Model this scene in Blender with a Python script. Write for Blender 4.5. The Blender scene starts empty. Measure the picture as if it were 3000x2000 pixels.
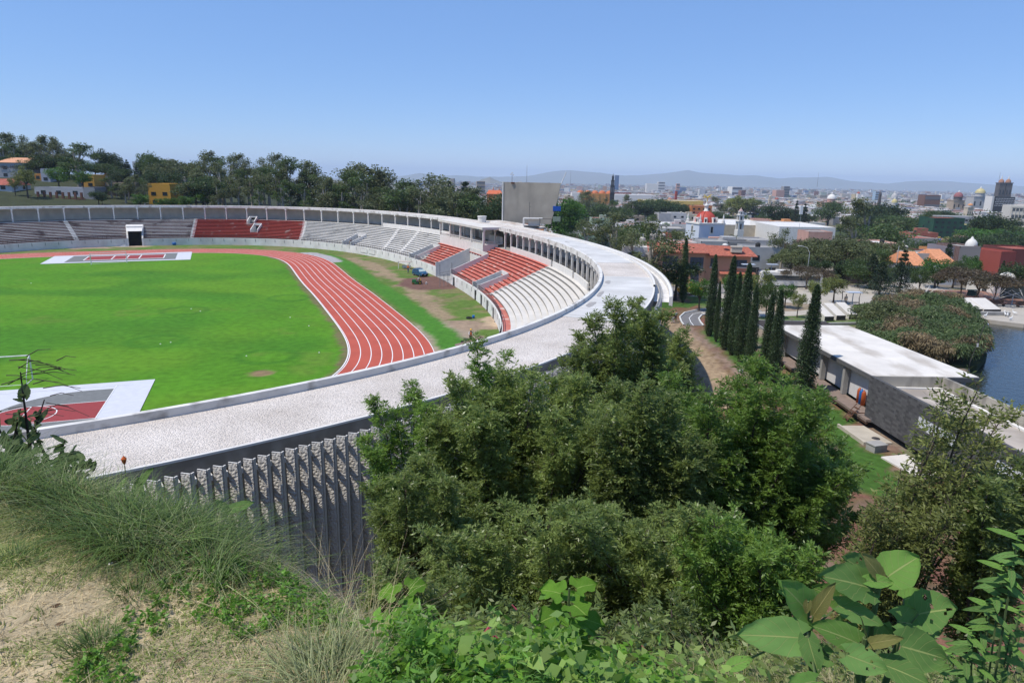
import bpy, math, random
import numpy as np
from math import radians, sin, cos, pi, hypot
# ------------------------------------------------------------------ camera
SC = bpy.context.scene
COL = SC.collection
H = 20.5; PITCH = radians(13.6); ROLL = radians(1.1); FPX = 2000.0
fw = np.array([0, cos(PITCH), -sin(PITCH)]); r0 = np.array([1.0, 0, 0]); u0 = np.cross(r0, fw)
RR = cos(ROLL)*r0 + sin(ROLL)*u0; UU = -sin(ROLL)*r0 + cos(ROLL)*u0
from mathutils import Matrix, Vector
cam = bpy.data.cameras.new('camera'); cam_o = bpy.data.objects.new('camera', cam); COL.objects.link(cam_o)
M = Matrix(((RR[0], UU[0], -fw[0], 0), (RR[1], UU[1], -fw[1], 0), (RR[2], UU[2], -fw[2], H), (0, 0, 0, 1)))
cam_o.matrix_world = M
cam.sensor_width = 36; cam.lens = 24.0; cam.clip_start = 0.05; cam.clip_end = 80000
SC.camera = cam_o
# ------------------------------------------------------------------ world, sun, exposure
SUN_AZ = (-0.94, -0.34); SUN_EL = radians(61)
w = bpy.data.worlds.new('World'); SC.world = w; w.use_nodes = True
nt = w.node_tree; bg = nt.nodes['Background']
sky = nt.nodes.new('ShaderNodeTexSky'); sky.sky_type = 'NISHITA'; sky.sun_disc = False
sky.sun_elevation = SUN_EL; sky.sun_rotation = math.atan2(SUN_AZ[0], SUN_AZ[1])
sky.altitude = 1500; sky.air_density = 1.0; sky.dust_density = 0.0; sky.ozone_density = 4.0
hsv = nt.nodes.new('ShaderNodeHueSaturation'); hsv.inputs['Saturation'].default_value = 1.1
nt.links.new(sky.outputs[0], hsv.inputs['Color']); mxs = nt.nodes.new('ShaderNodeMix'); mxs.data_type = 'RGBA'; mxs.inputs[0].default_value = 0.55; mxs.inputs[7].default_value = (1.45, 2.75, 5.9, 1)
nt.links.new(hsv.outputs[0], mxs.inputs[6]); nt.links.new(mxs.outputs[2], bg.inputs[0]); bg.inputs[1].default_value = 0.15
sl = bpy.data.lights.new('sun', 'SUN'); sl.energy = 4.4; sl.angle = radians(0.5); sl.color = (1.0, 0.94, 0.85)
so = bpy.data.objects.new('sun', sl); COL.objects.link(so)
sd = Vector((SUN_AZ[0]*cos(SUN_EL), SUN_AZ[1]*cos(SUN_EL), sin(SUN_EL)))
so.rotation_euler = sd.to_track_quat('Z', 'Y').to_euler(); so.location = (-60, 20, 120)
SC.view_settings.view_transform = 'Standard'; SC.view_settings.look = 'None'
SC.view_settings.exposure = 0.0; SC.view_settings.gamma = 1.0
SC.cycles.volume_bounces = 1; SC.cycles.max_bounces = 6; SC.cycles.transparent_max_bounces = 8
rnd = random.Random(7); rs = np.random.RandomState(11)

# ------------------------------------------------------------------ helpers
def ray(x, y):
    return fw + (x-1500)/FPX*RR - (y-1000)/FPX*UU
def W(x, y, z):                                  # point of the place seen at (x, y), at height z
    d = ray(x, y); t = (z-H)/d[2]; return (d[0]*t, d[1]*t, z)
def WD(x, y, Y):                                 # point of the place seen at (x, y), at distance Y ahead
    d = ray(x, y); t = Y/d[1]; return (d[0]*t, Y, H+d[2]*t)

_m = {}
def mat(name, col, rough=0.85, var=0.12, scale=4.0, bump=0.0, bscale=20.0, spec=0.3, metal=0.0, col2=None, objrand=0.0, coords='Object', detail=4.0):
    if name in _m: return _m[name]
    m = bpy.data.materials.new(name); m.use_nodes = True; n = m.node_tree.nodes; l = m.node_tree.links
    b = n['Principled BSDF']; b.inputs['Roughness'].default_value = rough; b.inputs['Metallic'].default_value = metal
    b.inputs['Specular IOR Level'].default_value = spec
    tc = n.new('ShaderNodeTexCoord'); tx = n.new('ShaderNodeTexNoise'); tx.inputs['Scale'].default_value = scale; tx.inputs['Detail'].default_value = detail
    l.new(tc.outputs[coords], tx.inputs['Vector'])
    rp = n.new('ShaderNodeMapRange'); rp.inputs[1].default_value = 0.3; rp.inputs[2].default_value = 0.7
    l.new(tx.outputs[0], rp.inputs[0])
    mx = n.new('ShaderNodeMix'); mx.data_type = 'RGBA'; l.new(rp.outputs[0], mx.inputs[0])
    c2 = col2 if col2 else tuple(c*(1-var) for c in col); c1 = col if col2 else tuple(min(1, c*(1+var)) for c in col)
    mx.inputs[6].default_value = (*c1, 1); mx.inputs[7].default_value = (*c2, 1)
    out = mx.outputs[2]
    if objrand:
        oi = n.new('ShaderNodeObjectInfo'); mr = n.new('ShaderNodeMapRange'); mr.inputs[3].default_value = 1-objrand; mr.inputs[4].default_value = 1+objrand
        l.new(oi.outputs['Random'], mr.inputs[0]); hs = n.new('ShaderNodeHueSaturation'); l.new(mr.outputs[0], hs.inputs['Value']); l.new(out, hs.inputs['Color']); out = hs.outputs[0]
    l.new(out, b.inputs['Base Color'])
    if bump:
        t2 = n.new('ShaderNodeTexNoise'); t2.inputs['Scale'].default_value = bscale; t2.inputs['Detail'].default_value = 6
        l.new(tc.outputs[coords], t2.inputs['Vector'])
        bp = n.new('ShaderNodeBump'); bp.inputs['Strength'].default_value = 1.0; bp.inputs['Distance'].default_value = bump
        l.new(t2.outputs[0], bp.inputs['Height']); l.new(bp.outputs[0], b.inputs['Normal'])
    _m[name] = m; return m

def leafmat(name, col, col2, trans=0.35, rough=0.5, scale=0.6, objrand=0.15, spec=0.35, tcol=None):
    if name in _m: return _m[name]
    m = mat(name, col, rough=rough, scale=scale, col2=col2, objrand=objrand, spec=spec)
    n = m.node_tree.nodes; l = m.node_tree.links; b = n['Principled BSDF']; o = n['Material Output']
    # per-leaf variation from the mesh attribute
    at = n.new('ShaderNodeAttribute'); at.attribute_name = 'lv'
    mr = n.new('ShaderNodeMapRange'); mr.inputs[3].default_value = 0.55; mr.inputs[4].default_value = 1.6
    l.new(at.outputs['Fac'], mr.inputs[0]); hs = n.new('ShaderNodeHueSaturation'); l.new(mr.outputs[0], hs.inputs['Value'])
    src = b.inputs['Base Color'].links[0].from_socket; l.new(src, hs.inputs['Color']); l.new(hs.outputs[0], b.inputs['Base Color'])
    tr = n.new('ShaderNodeBsdfTranslucent'); mx = n.new('ShaderNodeMixShader'); mx.inputs[0].default_value = trans
    h2 = n.new('ShaderNodeHueSaturation'); h2.inputs['Value'].default_value = 1.35; h2.inputs['Hue'].default_value = 0.485; l.new(hs.outputs[0], h2.inputs['Color'])
    l.new(h2.outputs[0], tr.inputs['Color']); l.new(b.outputs[0], mx.inputs[1]); l.new(tr.outputs[0], mx.inputs[2]); l.new(mx.outputs[0], o.inputs[0])
    return m

class MB:
    """collects faces; build() links them as one mesh object"""
    def __init__(s): s.v = []; s.f = []; s.m = []; s.cur = 0
    def face(s, pts, m=None):
        k = len(s.v); s.v.extend([tuple(p) for p in pts]); s.f.append(tuple(range(k, k+len(pts)))); s.m.append(s.cur if m is None else m)
    def grid(s, rows, close=False, m=None):
        k = len(s.v); n = len(rows[0])
        for r in rows: s.v.extend([tuple(p) for p in r])
        R = len(rows)
        for i in range(R if close else R-1):
            a = k+i*n; b = k+((i+1) % R)*n
            for j in range(n-1):
                s.f.append((a+j, b+j, b+j+1, a+j+1)); s.m.append(s.cur if m is None else m)
    def box(s, c, d, rz=0, m=None, top=None, taper=None):
        x, y, z = c; a, b, h = d[0]/2, d[1]/2, d[2]; ca, sa = cos(rz), sin(rz)
        t = taper if taper else (1, 1)
        P = []
        for zz, kx, ky in ((0, 1, 1), (h, t[0], t[1])):
            for px, py in ((-a*kx, -b*ky), (a*kx, -b*ky), (a*kx, b*ky), (-a*kx, b*ky)):
                P.append((x+px*ca-py*sa, y+px*sa+py*ca, z+zz))
        mm = s.cur if m is None else m; k = len(s.v); s.v.extend(P)
        for q in ((3, 2, 1, 0), (0, 1, 5, 4), (1, 2, 6, 5), (2, 3, 7, 6), (3, 0, 4, 7)): s.f.append(tuple(k+i for i in q)); s.m.append(mm)
        s.f.append((k+4, k+5, k+6, k+7)); s.m.append(mm if top is None else top)
    def prism(s, poly, z0, z1, m=None, top=None):
        mm = s.cur if m is None else m; k = len(s.v); n = len(poly)
        A = sum(poly[i][0]*poly[(i+1) % n][1]-poly[(i+1) % n][0]*poly[i][1] for i in range(n))
        if A < 0: poly = poly[::-1]
        s.v.extend([(p[0], p[1], z0) for p in poly]+[(p[0], p[1], z1) for p in poly])
        for i in range(n): j = (i+1) % n; s.f.append((k+i, k+j, k+n+j, k+n+i)); s.m.append(mm)
        s.f.append(tuple(range(k+n, k+2*n))); s.m.append(mm if top is None else top)
        s.f.append(tuple(range(k+n-1, k-1, -1))); s.m.append(mm)
    def tube(s, pts, r, n=6, m=None, cap=True):
        P = [Vector(p) for p in pts]; rr = r if isinstance(r, (list, tuple)) else [r]*len(P); k = len(s.v); mm = s.cur if m is None else m
        for i, p in enumerate(P):
            d = (P[min(i+1, len(P)-1)]-P[max(i-1, 0)]).normalized()
            a = d.cross(Vector((0, 0, 1)));
            if a.length < 0.05: a = d.cross(Vector((1, 0, 0)))
            a.normalize(); b = d.cross(a)
            for j in range(n):
                t = 2*pi*j/n; q = p+(a*cos(t)+b*sin(t))*rr[i]; s.v.append((q.x, q.y, q.z))
        for i in range(len(P)-1):
            for j in range(n):
                j2 = (j+1) % n; s.f.append((k+i*n+j, k+(i+1)*n+j, k+(i+1)*n+j2, k+i*n+j2)); s.m.append(mm)
        if cap:
            s.f.append(tuple(k+j for j in range(n))); s.m.append(mm)
            e = k+(len(P)-1)*n; s.f.append(tuple(e+j for j in range(n-1, -1, -1))); s.m.append(mm)
    def lathe(s, prof, c=(0, 0, 0), n=16, m=None):
        s.grid([[(c[0]+r*cos(2*pi*i/n), c[1]+r*sin(2*pi*i/n), c[2]+z) for r, z in prof] for i in range(n)], close=True, m=m)
    def build(s, name, mats, parent=None, smooth=False, loc=None, rz=0):
        me = bpy.data.meshes.new(name); me.from_pydata(s.v, [], s.f)
        for mm in (mats if isinstance(mats, (list, tuple)) else [mats]): me.materials.append(mm)
        if len(me.materials) > 1: me.polygons.foreach_set('material_index', s.m)
        if smooth: me.polygons.foreach_set('use_smooth', [True]*len(s.f))
        me.update(); o = bpy.data.objects.new(name, me); COL.objects.link(o)
        if parent is not None: o.parent = parent
        if loc is not None: o.location = loc
        if rz: o.rotation_euler.z = rz
        return o
def tag(o, label=None, cat=None, group=None, kind=None):
    if label: o['label'] = label
    if cat: o['category'] = cat
    if group: o['group'] = group
    if kind: o['kind'] = kind
    return o
def thing(name, label, cat, loc=(0, 0, 0), rz=0, group=None):
    o = bpy.data.objects.new(name, None); COL.objects.link(o); o.location = loc; o.rotation_euler.z = rz; o.empty_display_size = 0.3
    return tag(o, label, cat, group)
def kids(o): return [c for c in bpy.data.objects if c.parent == o]
def copytree(src, loc, rz=0, sc=1.0, label=None, kidlist=None):
    c = src.copy(); COL.objects.link(c); c.location = loc; c.rotation_euler.z = rz
    c.scale = (sc, sc, sc) if not isinstance(sc, tuple) else sc
    if label: c['label'] = label
    for ch in (kidlist if kidlist is not None else kids(src)):
        d = ch.copy(); COL.objects.link(d); d.parent = c
        for g in kids(ch) if kidlist is None else []:
            e = g.copy(); COL.objects.link(e); e.parent = d
    return c
def npmesh(name, V, F, mats, parent=None, lv=None, smooth=False, mi=None):
    """V (n,3), F (m,4) -> object, fast"""
    me = bpy.data.meshes.new(name); k = F.shape[1]
    me.vertices.add(len(V)); me.vertices.foreach_set('co', V.astype(np.float32).ravel())
    me.loops.add(F.size); me.loops.foreach_set('vertex_index', F.astype(np.int32).ravel())
    me.polygons.add(len(F)); me.polygons.foreach_set('loop_start', np.arange(0, F.size, k, dtype=np.int32))
    for mm in (mats if isinstance(mats, (list, tuple)) else [mats]): me.materials.append(mm)
    if mi is not None: me.polygons.foreach_set('material_index', mi.astype(np.int32))
    me.polygons.foreach_set('use_smooth', np.full(len(F), bool(smooth)))
    if lv is not None:
        a = me.attributes.new('lv', 'FLOAT', 'POINT'); a.data.foreach_set('value', lv.astype(np.float32))
    me.update(); me.validate()
    o = bpy.data.objects.new(name, me); COL.objects.link(o)
    if parent is not None: o.parent = parent
    return o
def leaves(P, D, L, Wd, rs=rs, fold=0.0):
    """diamond leaves: base points P, unit directions D, lengths L, widths Wd -> V,F,lv"""
    n = len(P); up = rs.normal(size=(n, 3)); up[:, 2] += 0.6
    S = np.cross(D, up); S /= np.linalg.norm(S, axis=1)[:, None]+1e-9
    L = np.asarray(L).reshape(-1, 1)*np.ones((n, 1)); Wd = np.asarray(Wd).reshape(-1, 1)*np.ones((n, 1))
    mid = P+D*L*0.45
    V = np.empty((n, 4, 3)); V[:, 0] = P; V[:, 1] = mid+S*Wd/2; V[:, 2] = P+D*L; V[:, 3] = mid-S*Wd/2
    F = np.arange(4*n).reshape(n, 4); lv = np.repeat(rs.rand(n), 4)
    return V.reshape(-1, 3), F, lv
def unit(a): return a/(np.linalg.norm(a, axis=-1, keepdims=True)+1e-9)
def sstep(x, a, b):
    t = np.clip((x-a)/(b-a), 0, 1); return t*t*(3-2*t)

# ------------------------------------------------------------------ stadium ring curve
def mk(P, Cc, N=1440):
    cx, cy, th, a, b, e = P; t = np.linspace(0, 2*np.pi, N, endpoint=False)+1e-6; c, s = np.cos(t), np.sin(t)
    x = b*np.sign(c)*abs(c)**(2/e); y = a*np.sign(s)*abs(s)**(2/e)
    def nrm(x, y):
        dx = np.roll(x, -2)-np.roll(x, 2); dy = np.roll(y, -2)-np.roll(y, 2); l = np.hypot(dx, dy); return dy/l, -dx/l
    nx, ny = nrm(x, y); d = sum(Cc[2*k]*np.cos((k+1)*t)+Cc[2*k+1]*np.sin((k+1)*t) for k in range(4))
    x = x+nx*d; y = y+ny*d; ct, st = np.cos(th), np.sin(th); X = cx+ct*x-st*y; Y = cy+st*x+ct*y
    Q = np.stack([X, Y], 1); Q = np.vstack([Q, Q[:1]]); L = np.r_[0, np.cumsum(np.hypot(*np.diff(Q, axis=0).T))]
    s = np.linspace(0, L[-1], N, endpoint=False); X = np.interp(s, L, Q[:, 0]); Y = np.interp(s, L, Q[:, 1])
    for _ in range(30): X = (np.roll(X, 1)+2*X+np.roll(X, -1))/4; Y = (np.roll(Y, 1)+2*Y+np.roll(Y, -1))/4
    NX, NY = nrm(X, Y)
    for _ in range(20): NX = (np.roll(NX, 1)+2*NX+np.roll(NX, -1))/4; NY = (np.roll(NY, 1)+2*NY+np.roll(NY, -1))/4
    l = np.hypot(NX, NY); return X, Y, NX/l, NY/l, L[-1]
RING = mk([-66.275, 109.991, 0.35, 98.141, 69.794, 2.218], [0.03, 0.002, -0.137, -0.084, 0.386, 0.132, -0.604, -0.378])
TRK = mk([-72.004, 105.432, 0.439, 66.818, 40.643, 3.182], [0.823, 0.324, -0.54, 0.653, -0.985, 0.426, -1.219, 0.239])
TOT = RING[4]
def rp(s, off, z=0.0, C=RING):
    N = 1440; u = (s/C[4]*N) % N; i = int(u); k = u-i; j = (i+1) % N
    x = C[0][i]*(1-k)+C[0][j]*k; y = C[1][i]*(1-k)+C[1][j]*k; nx = C[2][i]*(1-k)+C[2][j]*k; ny = C[3][i]*(1-k)+C[3][j]*k
    return (x+nx*off, y+ny*off, z)
def rn(s, C=RING):
    a = rp(s, 0, C=C); b = rp(s, 1, C=C); return math.atan2(b[1]-a[1], b[0]-a[0])
def ring_off(x, y, C=RING, sub=4):
    """signed distance outward from the ring curve (numpy)"""
    x = np.atleast_1d(x).astype(float); y = np.atleast_1d(y).astype(float)
    CX, CY, NX, NY = (c[::sub] for c in C[:4]); out = np.empty(len(x))
    for a in range(0, len(x), 20000):
        xx = x[a:a+20000, None]; yy = y[a:a+20000, None]; k = ((xx-CX)**2+(yy-CY)**2).argmin(1)
        out[a:a+20000] = (xx[:, 0]-CX[k])*NX[k]+(yy[:, 0]-CY[k])*NY[k]
    return out
def strip(mb, prof, s0, s1, step=1.5, C=RING, m=None):
    n = max(1, int(math.ceil((s1-s0)/step)))
    mb.grid([[rp(s0+(s1-s0)*i/n, o, z, C) for o, z in prof] for i in range(n+1)], m=m)
def inpoly(x, y, poly):
    x = np.asarray(x); y = np.asarray(y); r = np.zeros(x.shape, bool); n = len(poly)
    for i in range(n):
        x1, y1 = poly[i]; x2, y2 = poly[(i+1) % n]
        if y1 == y2: continue
        c = ((y1 > y) != (y2 > y)) & (x < (x2-x1)*(y-y1)/(y2-y1)+x1); r ^= c
    return r
def polydist(x, y, pts):
    d = np.full(np.shape(x), 1e9)
    for (x1, y1), (x2, y2) in zip(pts[:-1], pts[1:]):
        L = (x2-x1)**2+(y2-y1)**2; t = np.clip(((x-x1)*(x2-x1)+(y-y1)*(y2-y1))/L, 0, 1)
        d = np.minimum(d, np.hypot(x-(x1+t*(x2-x1)), y-(y1+t*(y2-y1))))
    return d
def vnoise(x, y, s, seed=0):
    """smooth value noise in 0..1"""
    r = np.random.RandomState(seed).rand(64, 64); x = np.asarray(x)/s+1000.3; y = np.asarray(y)/s+1000.7
    i = np.floor(x).astype(int); j = np.floor(y).astype(int); u = x-i; v = y-j; u = u*u*(3-2*u); v = v*v*(3-2*v)
    g = lambda a, b: r[a % 64, b % 64]
    return (g(i, j)*(1-u)+g(i+1, j)*u)*(1-v)+(g(i, j+1)*(1-u)+g(i+1, j+1)*u)*v

# ------------------------------------------------------------------ ground
LAKE = [(38.2, -20), (38.2, 50), (38.8, 57), (42, 61), (44, 66), (50, 73), (58, 81), (66, 92), (73, 104), (80, 107.5), (110, 100), (150, 70), (160, -20)]
def crest(x): return np.interp(x, [-6, -2.8, -2.1, -1.46, -1.04, -.74, -.53, 0, .7, 3], [3.7, 3.45, 3.25, 2.98, 2.68, 2.38, 2.1, 1.8, 1.55, 1.5])
def ground(x, y, full=True):
    x = np.atleast_1d(np.asarray(x, float)); y = np.atleast_1d(np.asarray(y, float))
    d = np.hypot(x, y); a = x/np.maximum(y, 1)
    z = -14*sstep(d, 135, 330)-0.006*np.maximum(d-400, 0)
    zl = 7.0*sstep(d, 212, 242)+0.10*np.clip(d-262, 0, 90)*sstep(-a, 0.42, 0.62)
    k = sstep(-a, 0.13, 0.38)*(y > 20)*(1-sstep(d, 500, 900)); z = z*(1-k)+zl*k
    d0 = crest(x)-.15+0.3*(vnoise(x, y, 1.3, 3)-.5)
    D = y+0.1*np.maximum(x, 0)-d0
    zh = 18.9-(0.98-.18*sstep(x/np.maximum(y, 1), -.15, .1))*np.where(D > 0, D*D/(D+0.3), 0)-0.10*np.clip(x+0.5, 0, 8)*(D < 3)*sstep(y, -6, 2)
    zh = zh+0.16*(vnoise(x, y, 2.1, 5)-.5)*(D > -1)+0.04*(vnoise(x, y, 0.45, 6)-.5)
    z = np.where(y < 45, np.maximum(z, zh), z)
    lk = inpoly(x, y, LAKE); z = np.where(lk & (zh < 0.5), -2.5, z)
    if full:
        o = ring_off(x, y); z = np.where(o < 4.9, -0.06, z)
    return z
def g1(x, y): return float(ground(x, y)[0])
def GP(px, py, r0=30.0, r1=4000.0):
    """first ground point seen at (px, py)"""
    d = ray(px, py); t = np.geomspace(r0, r1, 1500); X = d[0]*t; Y = d[1]*t; Z = H+d[2]*t; g = ground(X, Y, False)
    k = np.argmax(Z < g); 
    if Z[k] >= g[k]: k = len(t)-1
    return (float(X[k]), float(Y[k]), float(g[k]))
HAZE = 0.000078
# ------------------------------------------------------------------ ground sheet
def attr_ground_mat(name, rough=0.95, bump=0.03, bscale=9.0, nscale=1.7, var=0.25, spec=0.15):
    m = bpy.data.materials.new(name); m.use_nodes = True; n = m.node_tree.nodes; l = m.node_tree.links; b = n['Principled BSDF']
    b.inputs['Roughness'].default_value = rough; b.inputs['Specular IOR Level'].default_value = spec
    at = n.new('ShaderNodeAttribute'); at.attribute_name = 'gc'; tc = n.new('ShaderNodeTexCoord')
    out = at.outputs['Color']
    for sc, v in ((nscale, var), (nscale*9, var*0.8), (nscale*0.12, var*0.5)):
        t = n.new('ShaderNodeTexNoise'); t.inputs['Scale'].default_value = sc; t.inputs['Detail'].default_value = 5; l.new(tc.outputs['Object'], t.inputs['Vector'])
        mr = n.new('ShaderNodeMapRange'); mr.inputs[1].default_value = 0.3; mr.inputs[2].default_value = 0.7; mr.inputs[3].default_value = 1-v; mr.inputs[4].default_value = 1+v; l.new(t.outputs[0], mr.inputs[0])
        h = n.new('ShaderNodeHueSaturation'); l.new(mr.outputs[0], h.inputs['Value']); l.new(out, h.inputs['Color']); out = h.outputs[0]
    l.new(out, b.inputs['Base Color'])
    t = n.new('ShaderNodeTexNoise'); t.inputs['Scale'].default_value = bscale; t.inputs['Detail'].default_value = 8; l.new(tc.outputs['Object'], t.inputs['Vector'])
    bp = n.new('ShaderNodeBump'); bp.inputs['Distance'].default_value = bump; bp.inputs['Strength'].default_value = 1; l.new(t.outputs[0], bp.inputs['Height']); l.new(bp.outputs[0], b.inputs['Normal'])
    return m
def setcol(o, C):
    a = o.data.color_attributes.new('gc', 'FLOAT_COLOR', 'POINT'); a.data.foreach_set('color', np.c_[C, np.ones(len(C))].astype(np.float32).ravel())
def mixc(C, c, k): return C*(1-k[:, None])+np.array(c)[None, :]*k[:, None]
az = np.concatenate([np.arange(-52, 52, 0.33), np.arange(52, 308, 4.0)])*pi/180; nA = len(az)
rad = np.concatenate([[0.35], np.geomspace(0.6, 200, 400), np.geomspace(203, 42000, 150)]); nR = len(rad)
A, Rr = np.meshgrid(az, rad, indexing='ij'); X = (np.sin(A)*Rr).ravel(); Y = (np.cos(A)*Rr).ravel()
Zg = ground(X, Y)
ii, jj = np.meshgrid(np.arange(nA), np.arange(nR-1), indexing='ij'); i2 = (ii+1) % nA
F = np.stack([ii*nR+jj, i2*nR+jj, i2*nR+jj+1, ii*nR+jj+1], -1).reshape(-1, 4)
V = np.c_[X, Y, Zg]; V = np.vstack([V, [0, 0, g1(0, 0)]])
gr = npmesh('ground', V, F, attr_ground_mat('earth'), smooth=True)
tri = MB(); 
X = V[:, 0]; Y = V[:, 1]; d = np.hypot(X, Y)
C = np.zeros((len(V), 3))+np.array([.20, .17, .13])
nz = vnoise(X, Y, 60, 1); nf = vnoise(X, Y, 3.0, 2)*.6+vnoise(X, Y, .9, 4)*.4
C = mixc(C, (.055, .075, .03), sstep(nz, .35, .6)*(d > 130))
C = mixc(C, (.045, .052, .024), (X/np.maximum(Y, 1) < -.12)*(d > 190)*(d < 600)*1.0)
# park on the right of the ring
park = (X > 8)*(X < 160)*(Y > 18)*(Y < 150)
C = mixc(C, (.085, .14, .03), park*sstep(nf+.0*X, .25, .5))
C = mixc(C, (.27, .21, .15), park*sstep(vnoise(X, Y, 9, 8), .55, .75)*(X > 28))
red = (X > 12)*(X < 31)*(Y > 20)*(Y < 140)*1.0; red = red*(.55+.45*sstep(nf, .3, .7))
C = mixc(C, (.185, .085, .060), red)
C = mixc(C, (.055, .12, .02), sstep(-polydist(X, Y, [(28.2, 58), (27.4, 76), (27.6, 92)])+(nf-.5)*2.5, -2.2, -1.2))
C = mixc(C, (.055, .12, .02), sstep(-polydist(X, Y, [(26.2, 44), (28.2, 58)])+(nf-.5)*3, -2.2, -1.4))
pd = polydist(X, Y, [(21.5, 60), (21.8, 71), (22.6, 84), (22.6, 99)])
C = mixc(C, (.34, .25, .16), sstep(-pd+(nf-.5)*1.6, -2.3, -1.4))
C = mixc(C, (.22, .155, .10), sstep(-abs(pd-.75)+(nf-.5)*.5, -.35, -.05)*.8)
C = mixc(C, (.27, .20, .16), sstep(-polydist(X, Y, [(24.9, 70), (25.0, 96)])+(nf-.5)*2.0, -.8, -.3)*.8)
C = mixc(C, (.05, .11, .02), sstep(-polydist(X, Y, [(21, 112), (28, 114)])+(nf-.5)*2, -3.2, -2.2))
# hill near the viewer
zz = V[:, 2]; hill = sstep(zz, .4, 2.0)*(Y < 40)*(d < 60)
C = mixc(C, (.085, .062, .040), hill)
d0 = crest(X); pl = (Y < d0+.3)*(d < 40)*(X < 1.0)
dry = vnoise(X, Y, .8, 21)*.55+vnoise(X, Y, .25, 22)*.3+vnoise(X, Y, 2.5, 23)*.25
C = mixc(C, (.19, .20, .07), pl*1.0); C = mixc(C, (.46, .37, .23), pl*sstep(dry, .49, .62)); C = mixc(C, (.14, .095, .06), pl*sstep(dry, .34, .26)*.8)
setcol(gr, C); tag(gr, kind='structure')

# ------------------------------------------------------------------ playing field inside the ring
gx = np.arange(-150, 12, .55); gy = np.arange(-10, 225, .55)
GX, GY = np.meshgrid(gx, gy, indexing='ij'); off = ring_off(GX.ravel(), GY.ravel(), sub=2).reshape(GX.shape)
ok = off < -10.9; idx = np.full(GX.shape, -1); idx[ok] = np.arange(ok.sum())
q = ok[:-1, :-1] & ok[1:, :-1] & ok[1:, 1:] & ok[:-1, 1:]
F = np.stack([idx[:-1, :-1][q], idx[1:, :-1][q], idx[1:, 1:][q], idx[:-1, 1:][q]], -1)
x = GX[ok]; y = GY[ok]; fo = off[ok]
V = np.c_[x, y, 0.0*x]
to = ring_off(x, y, TRK, 2)
n1 = vnoise(x, y, 2.2, 31)*.5+vnoise(x, y, .9, 32)*.3+vnoise(x, y, 7, 33)*.3
C = np.zeros((len(V), 3))+np.array([.078, .215, .012])
mow = .5+.5*np.sin((x*.9+y*.44)*.62)
C = mixc(C, (.066, .19, .012), sstep(mow, .35, .65)*.28); C = mixc(C, (.13, .20, .03), sstep(vnoise(x, y, 5, 38)*.6+vnoise(x, y, 1.6, 39)*.4, .66, .82)*.5)
st = vnoise(x*.9+y*.45, y*.9-x*.45, 8, 34)*.5+vnoise(x, y, 22, 35)*.5
C = mixc(C, (.098, .225, .014), sstep(st, .38, .72)); C = mixc(C, (.052, .17, .012), sstep(vnoise(x, y, 11, 36), .6, .85)*.8)
for cx, cy, r in [W(845, 873, 0)[:2]+(0,), W(540, 910, 0)[:2]+(0,), W(460, 998, 0)[:2]+(0,), W(785, 1043, 0)[:2]+(0,), W(395, 800, 0)[:2]+(0,)]:
    C = mixc(C, (.045, .155, .012), sstep(-abs(np.hypot(x-cx, y-cy)-3.1), -.8, -.2)*.7)
cx, cy = W(765, 1093, 0)[:2]; C = mixc(C, (.24, .17, .09), sstep(-np.hypot(x-cx, y-cy)+n1*.6, -1.2, -.7))
apron = to > 8.5
C = mixc(C, (.10, .165, .03), apron*1.0); C = mixc(C, (.17, .165, .065), apron*sstep(n1, .45, .62))
nn = (n1-.55)*5
pth = polydist(x, y, [W(1030, 758, 0)[:2], W(1130, 800, 0)[:2], W(1210, 850, 0)[:2], W(1270, 905, 0)[:2], W(1290, 960, 0)[:2], W(1330, 1030, 0)[:2]])
C = mixc(C, (.30, .215, .14), apron*sstep(-pth+nn, -2.6, -1.0)*.8)
C = mixc(C, (.33, .26, .19), apron*sstep(-polydist(x, y, [W(1290, 960, 0)[:2], W(1330, 1030, 0)[:2], W(1300, 1060, 0)[:2]])+nn, -5.5, -3.5))
C = mixc(C, (.30, .22, .15), apron*sstep(-polydist(x, y, [W(1350, 948, 0)[:2], W(1430, 955, 0)[:2]])+nn, -3.4, -2.2))
C = mixc(C, (.44, .33, .22), apron*sstep(-polydist(x, y, [W(1440, 930, 0)[:2], W(1445, 950, 0)[:2]])+nn*.4, -1.6, -1.2))
rc = np.array(W(1270, 828, 0)[:2]); C = mixc(C, (.155, .085, .065), apron*sstep(-np.hypot((x-rc[0])/7.5, (y-rc[1])/9)+nn*.06, -1.0, -.85))
C = mixc(C, (.06, .18, .02), apron*sstep(-abs(to-12.6)+nn*.35, -2.4, -1.4)*(x > -48)*(y > 80))
C = mixc(C, (.17, .11, .07), sstep(-abs(to+.35)+(n1-.5)*1.3, -.7, -.3)*(x > -60)*(y < 175)*.8)
C = mixc(C, (.36, .34, .34), sstep(-polydist(x, y, [W(905, 742, 0)[:2], W(945, 752, 0)[:2], W(975, 765, 0)[:2]])+nn*.2, -2.6, -2.0)*apron)
C = mixc(C, (.33, .24, .17), apron*sstep(-polydist(x, y, [W(230, 727, 0)[:2], W(300, 726, 0)[:2]])+nn*.4, -3, -1.5)*(y > 150))
C = mixc(C, (.36, .27, .18), apron*sstep(-polydist(x, y, [W(360, 722, 0)[:2], W(420, 722, 0)[:2]])+nn*.4, -3.5, -1.5)*(y > 150))
fld = npmesh('playing_field', V, F, attr_ground_mat('turf', nscale=1.1, var=.19, bump=.02, bscale=14)); setcol(fld, C); tag(fld, kind='structure')

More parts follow.
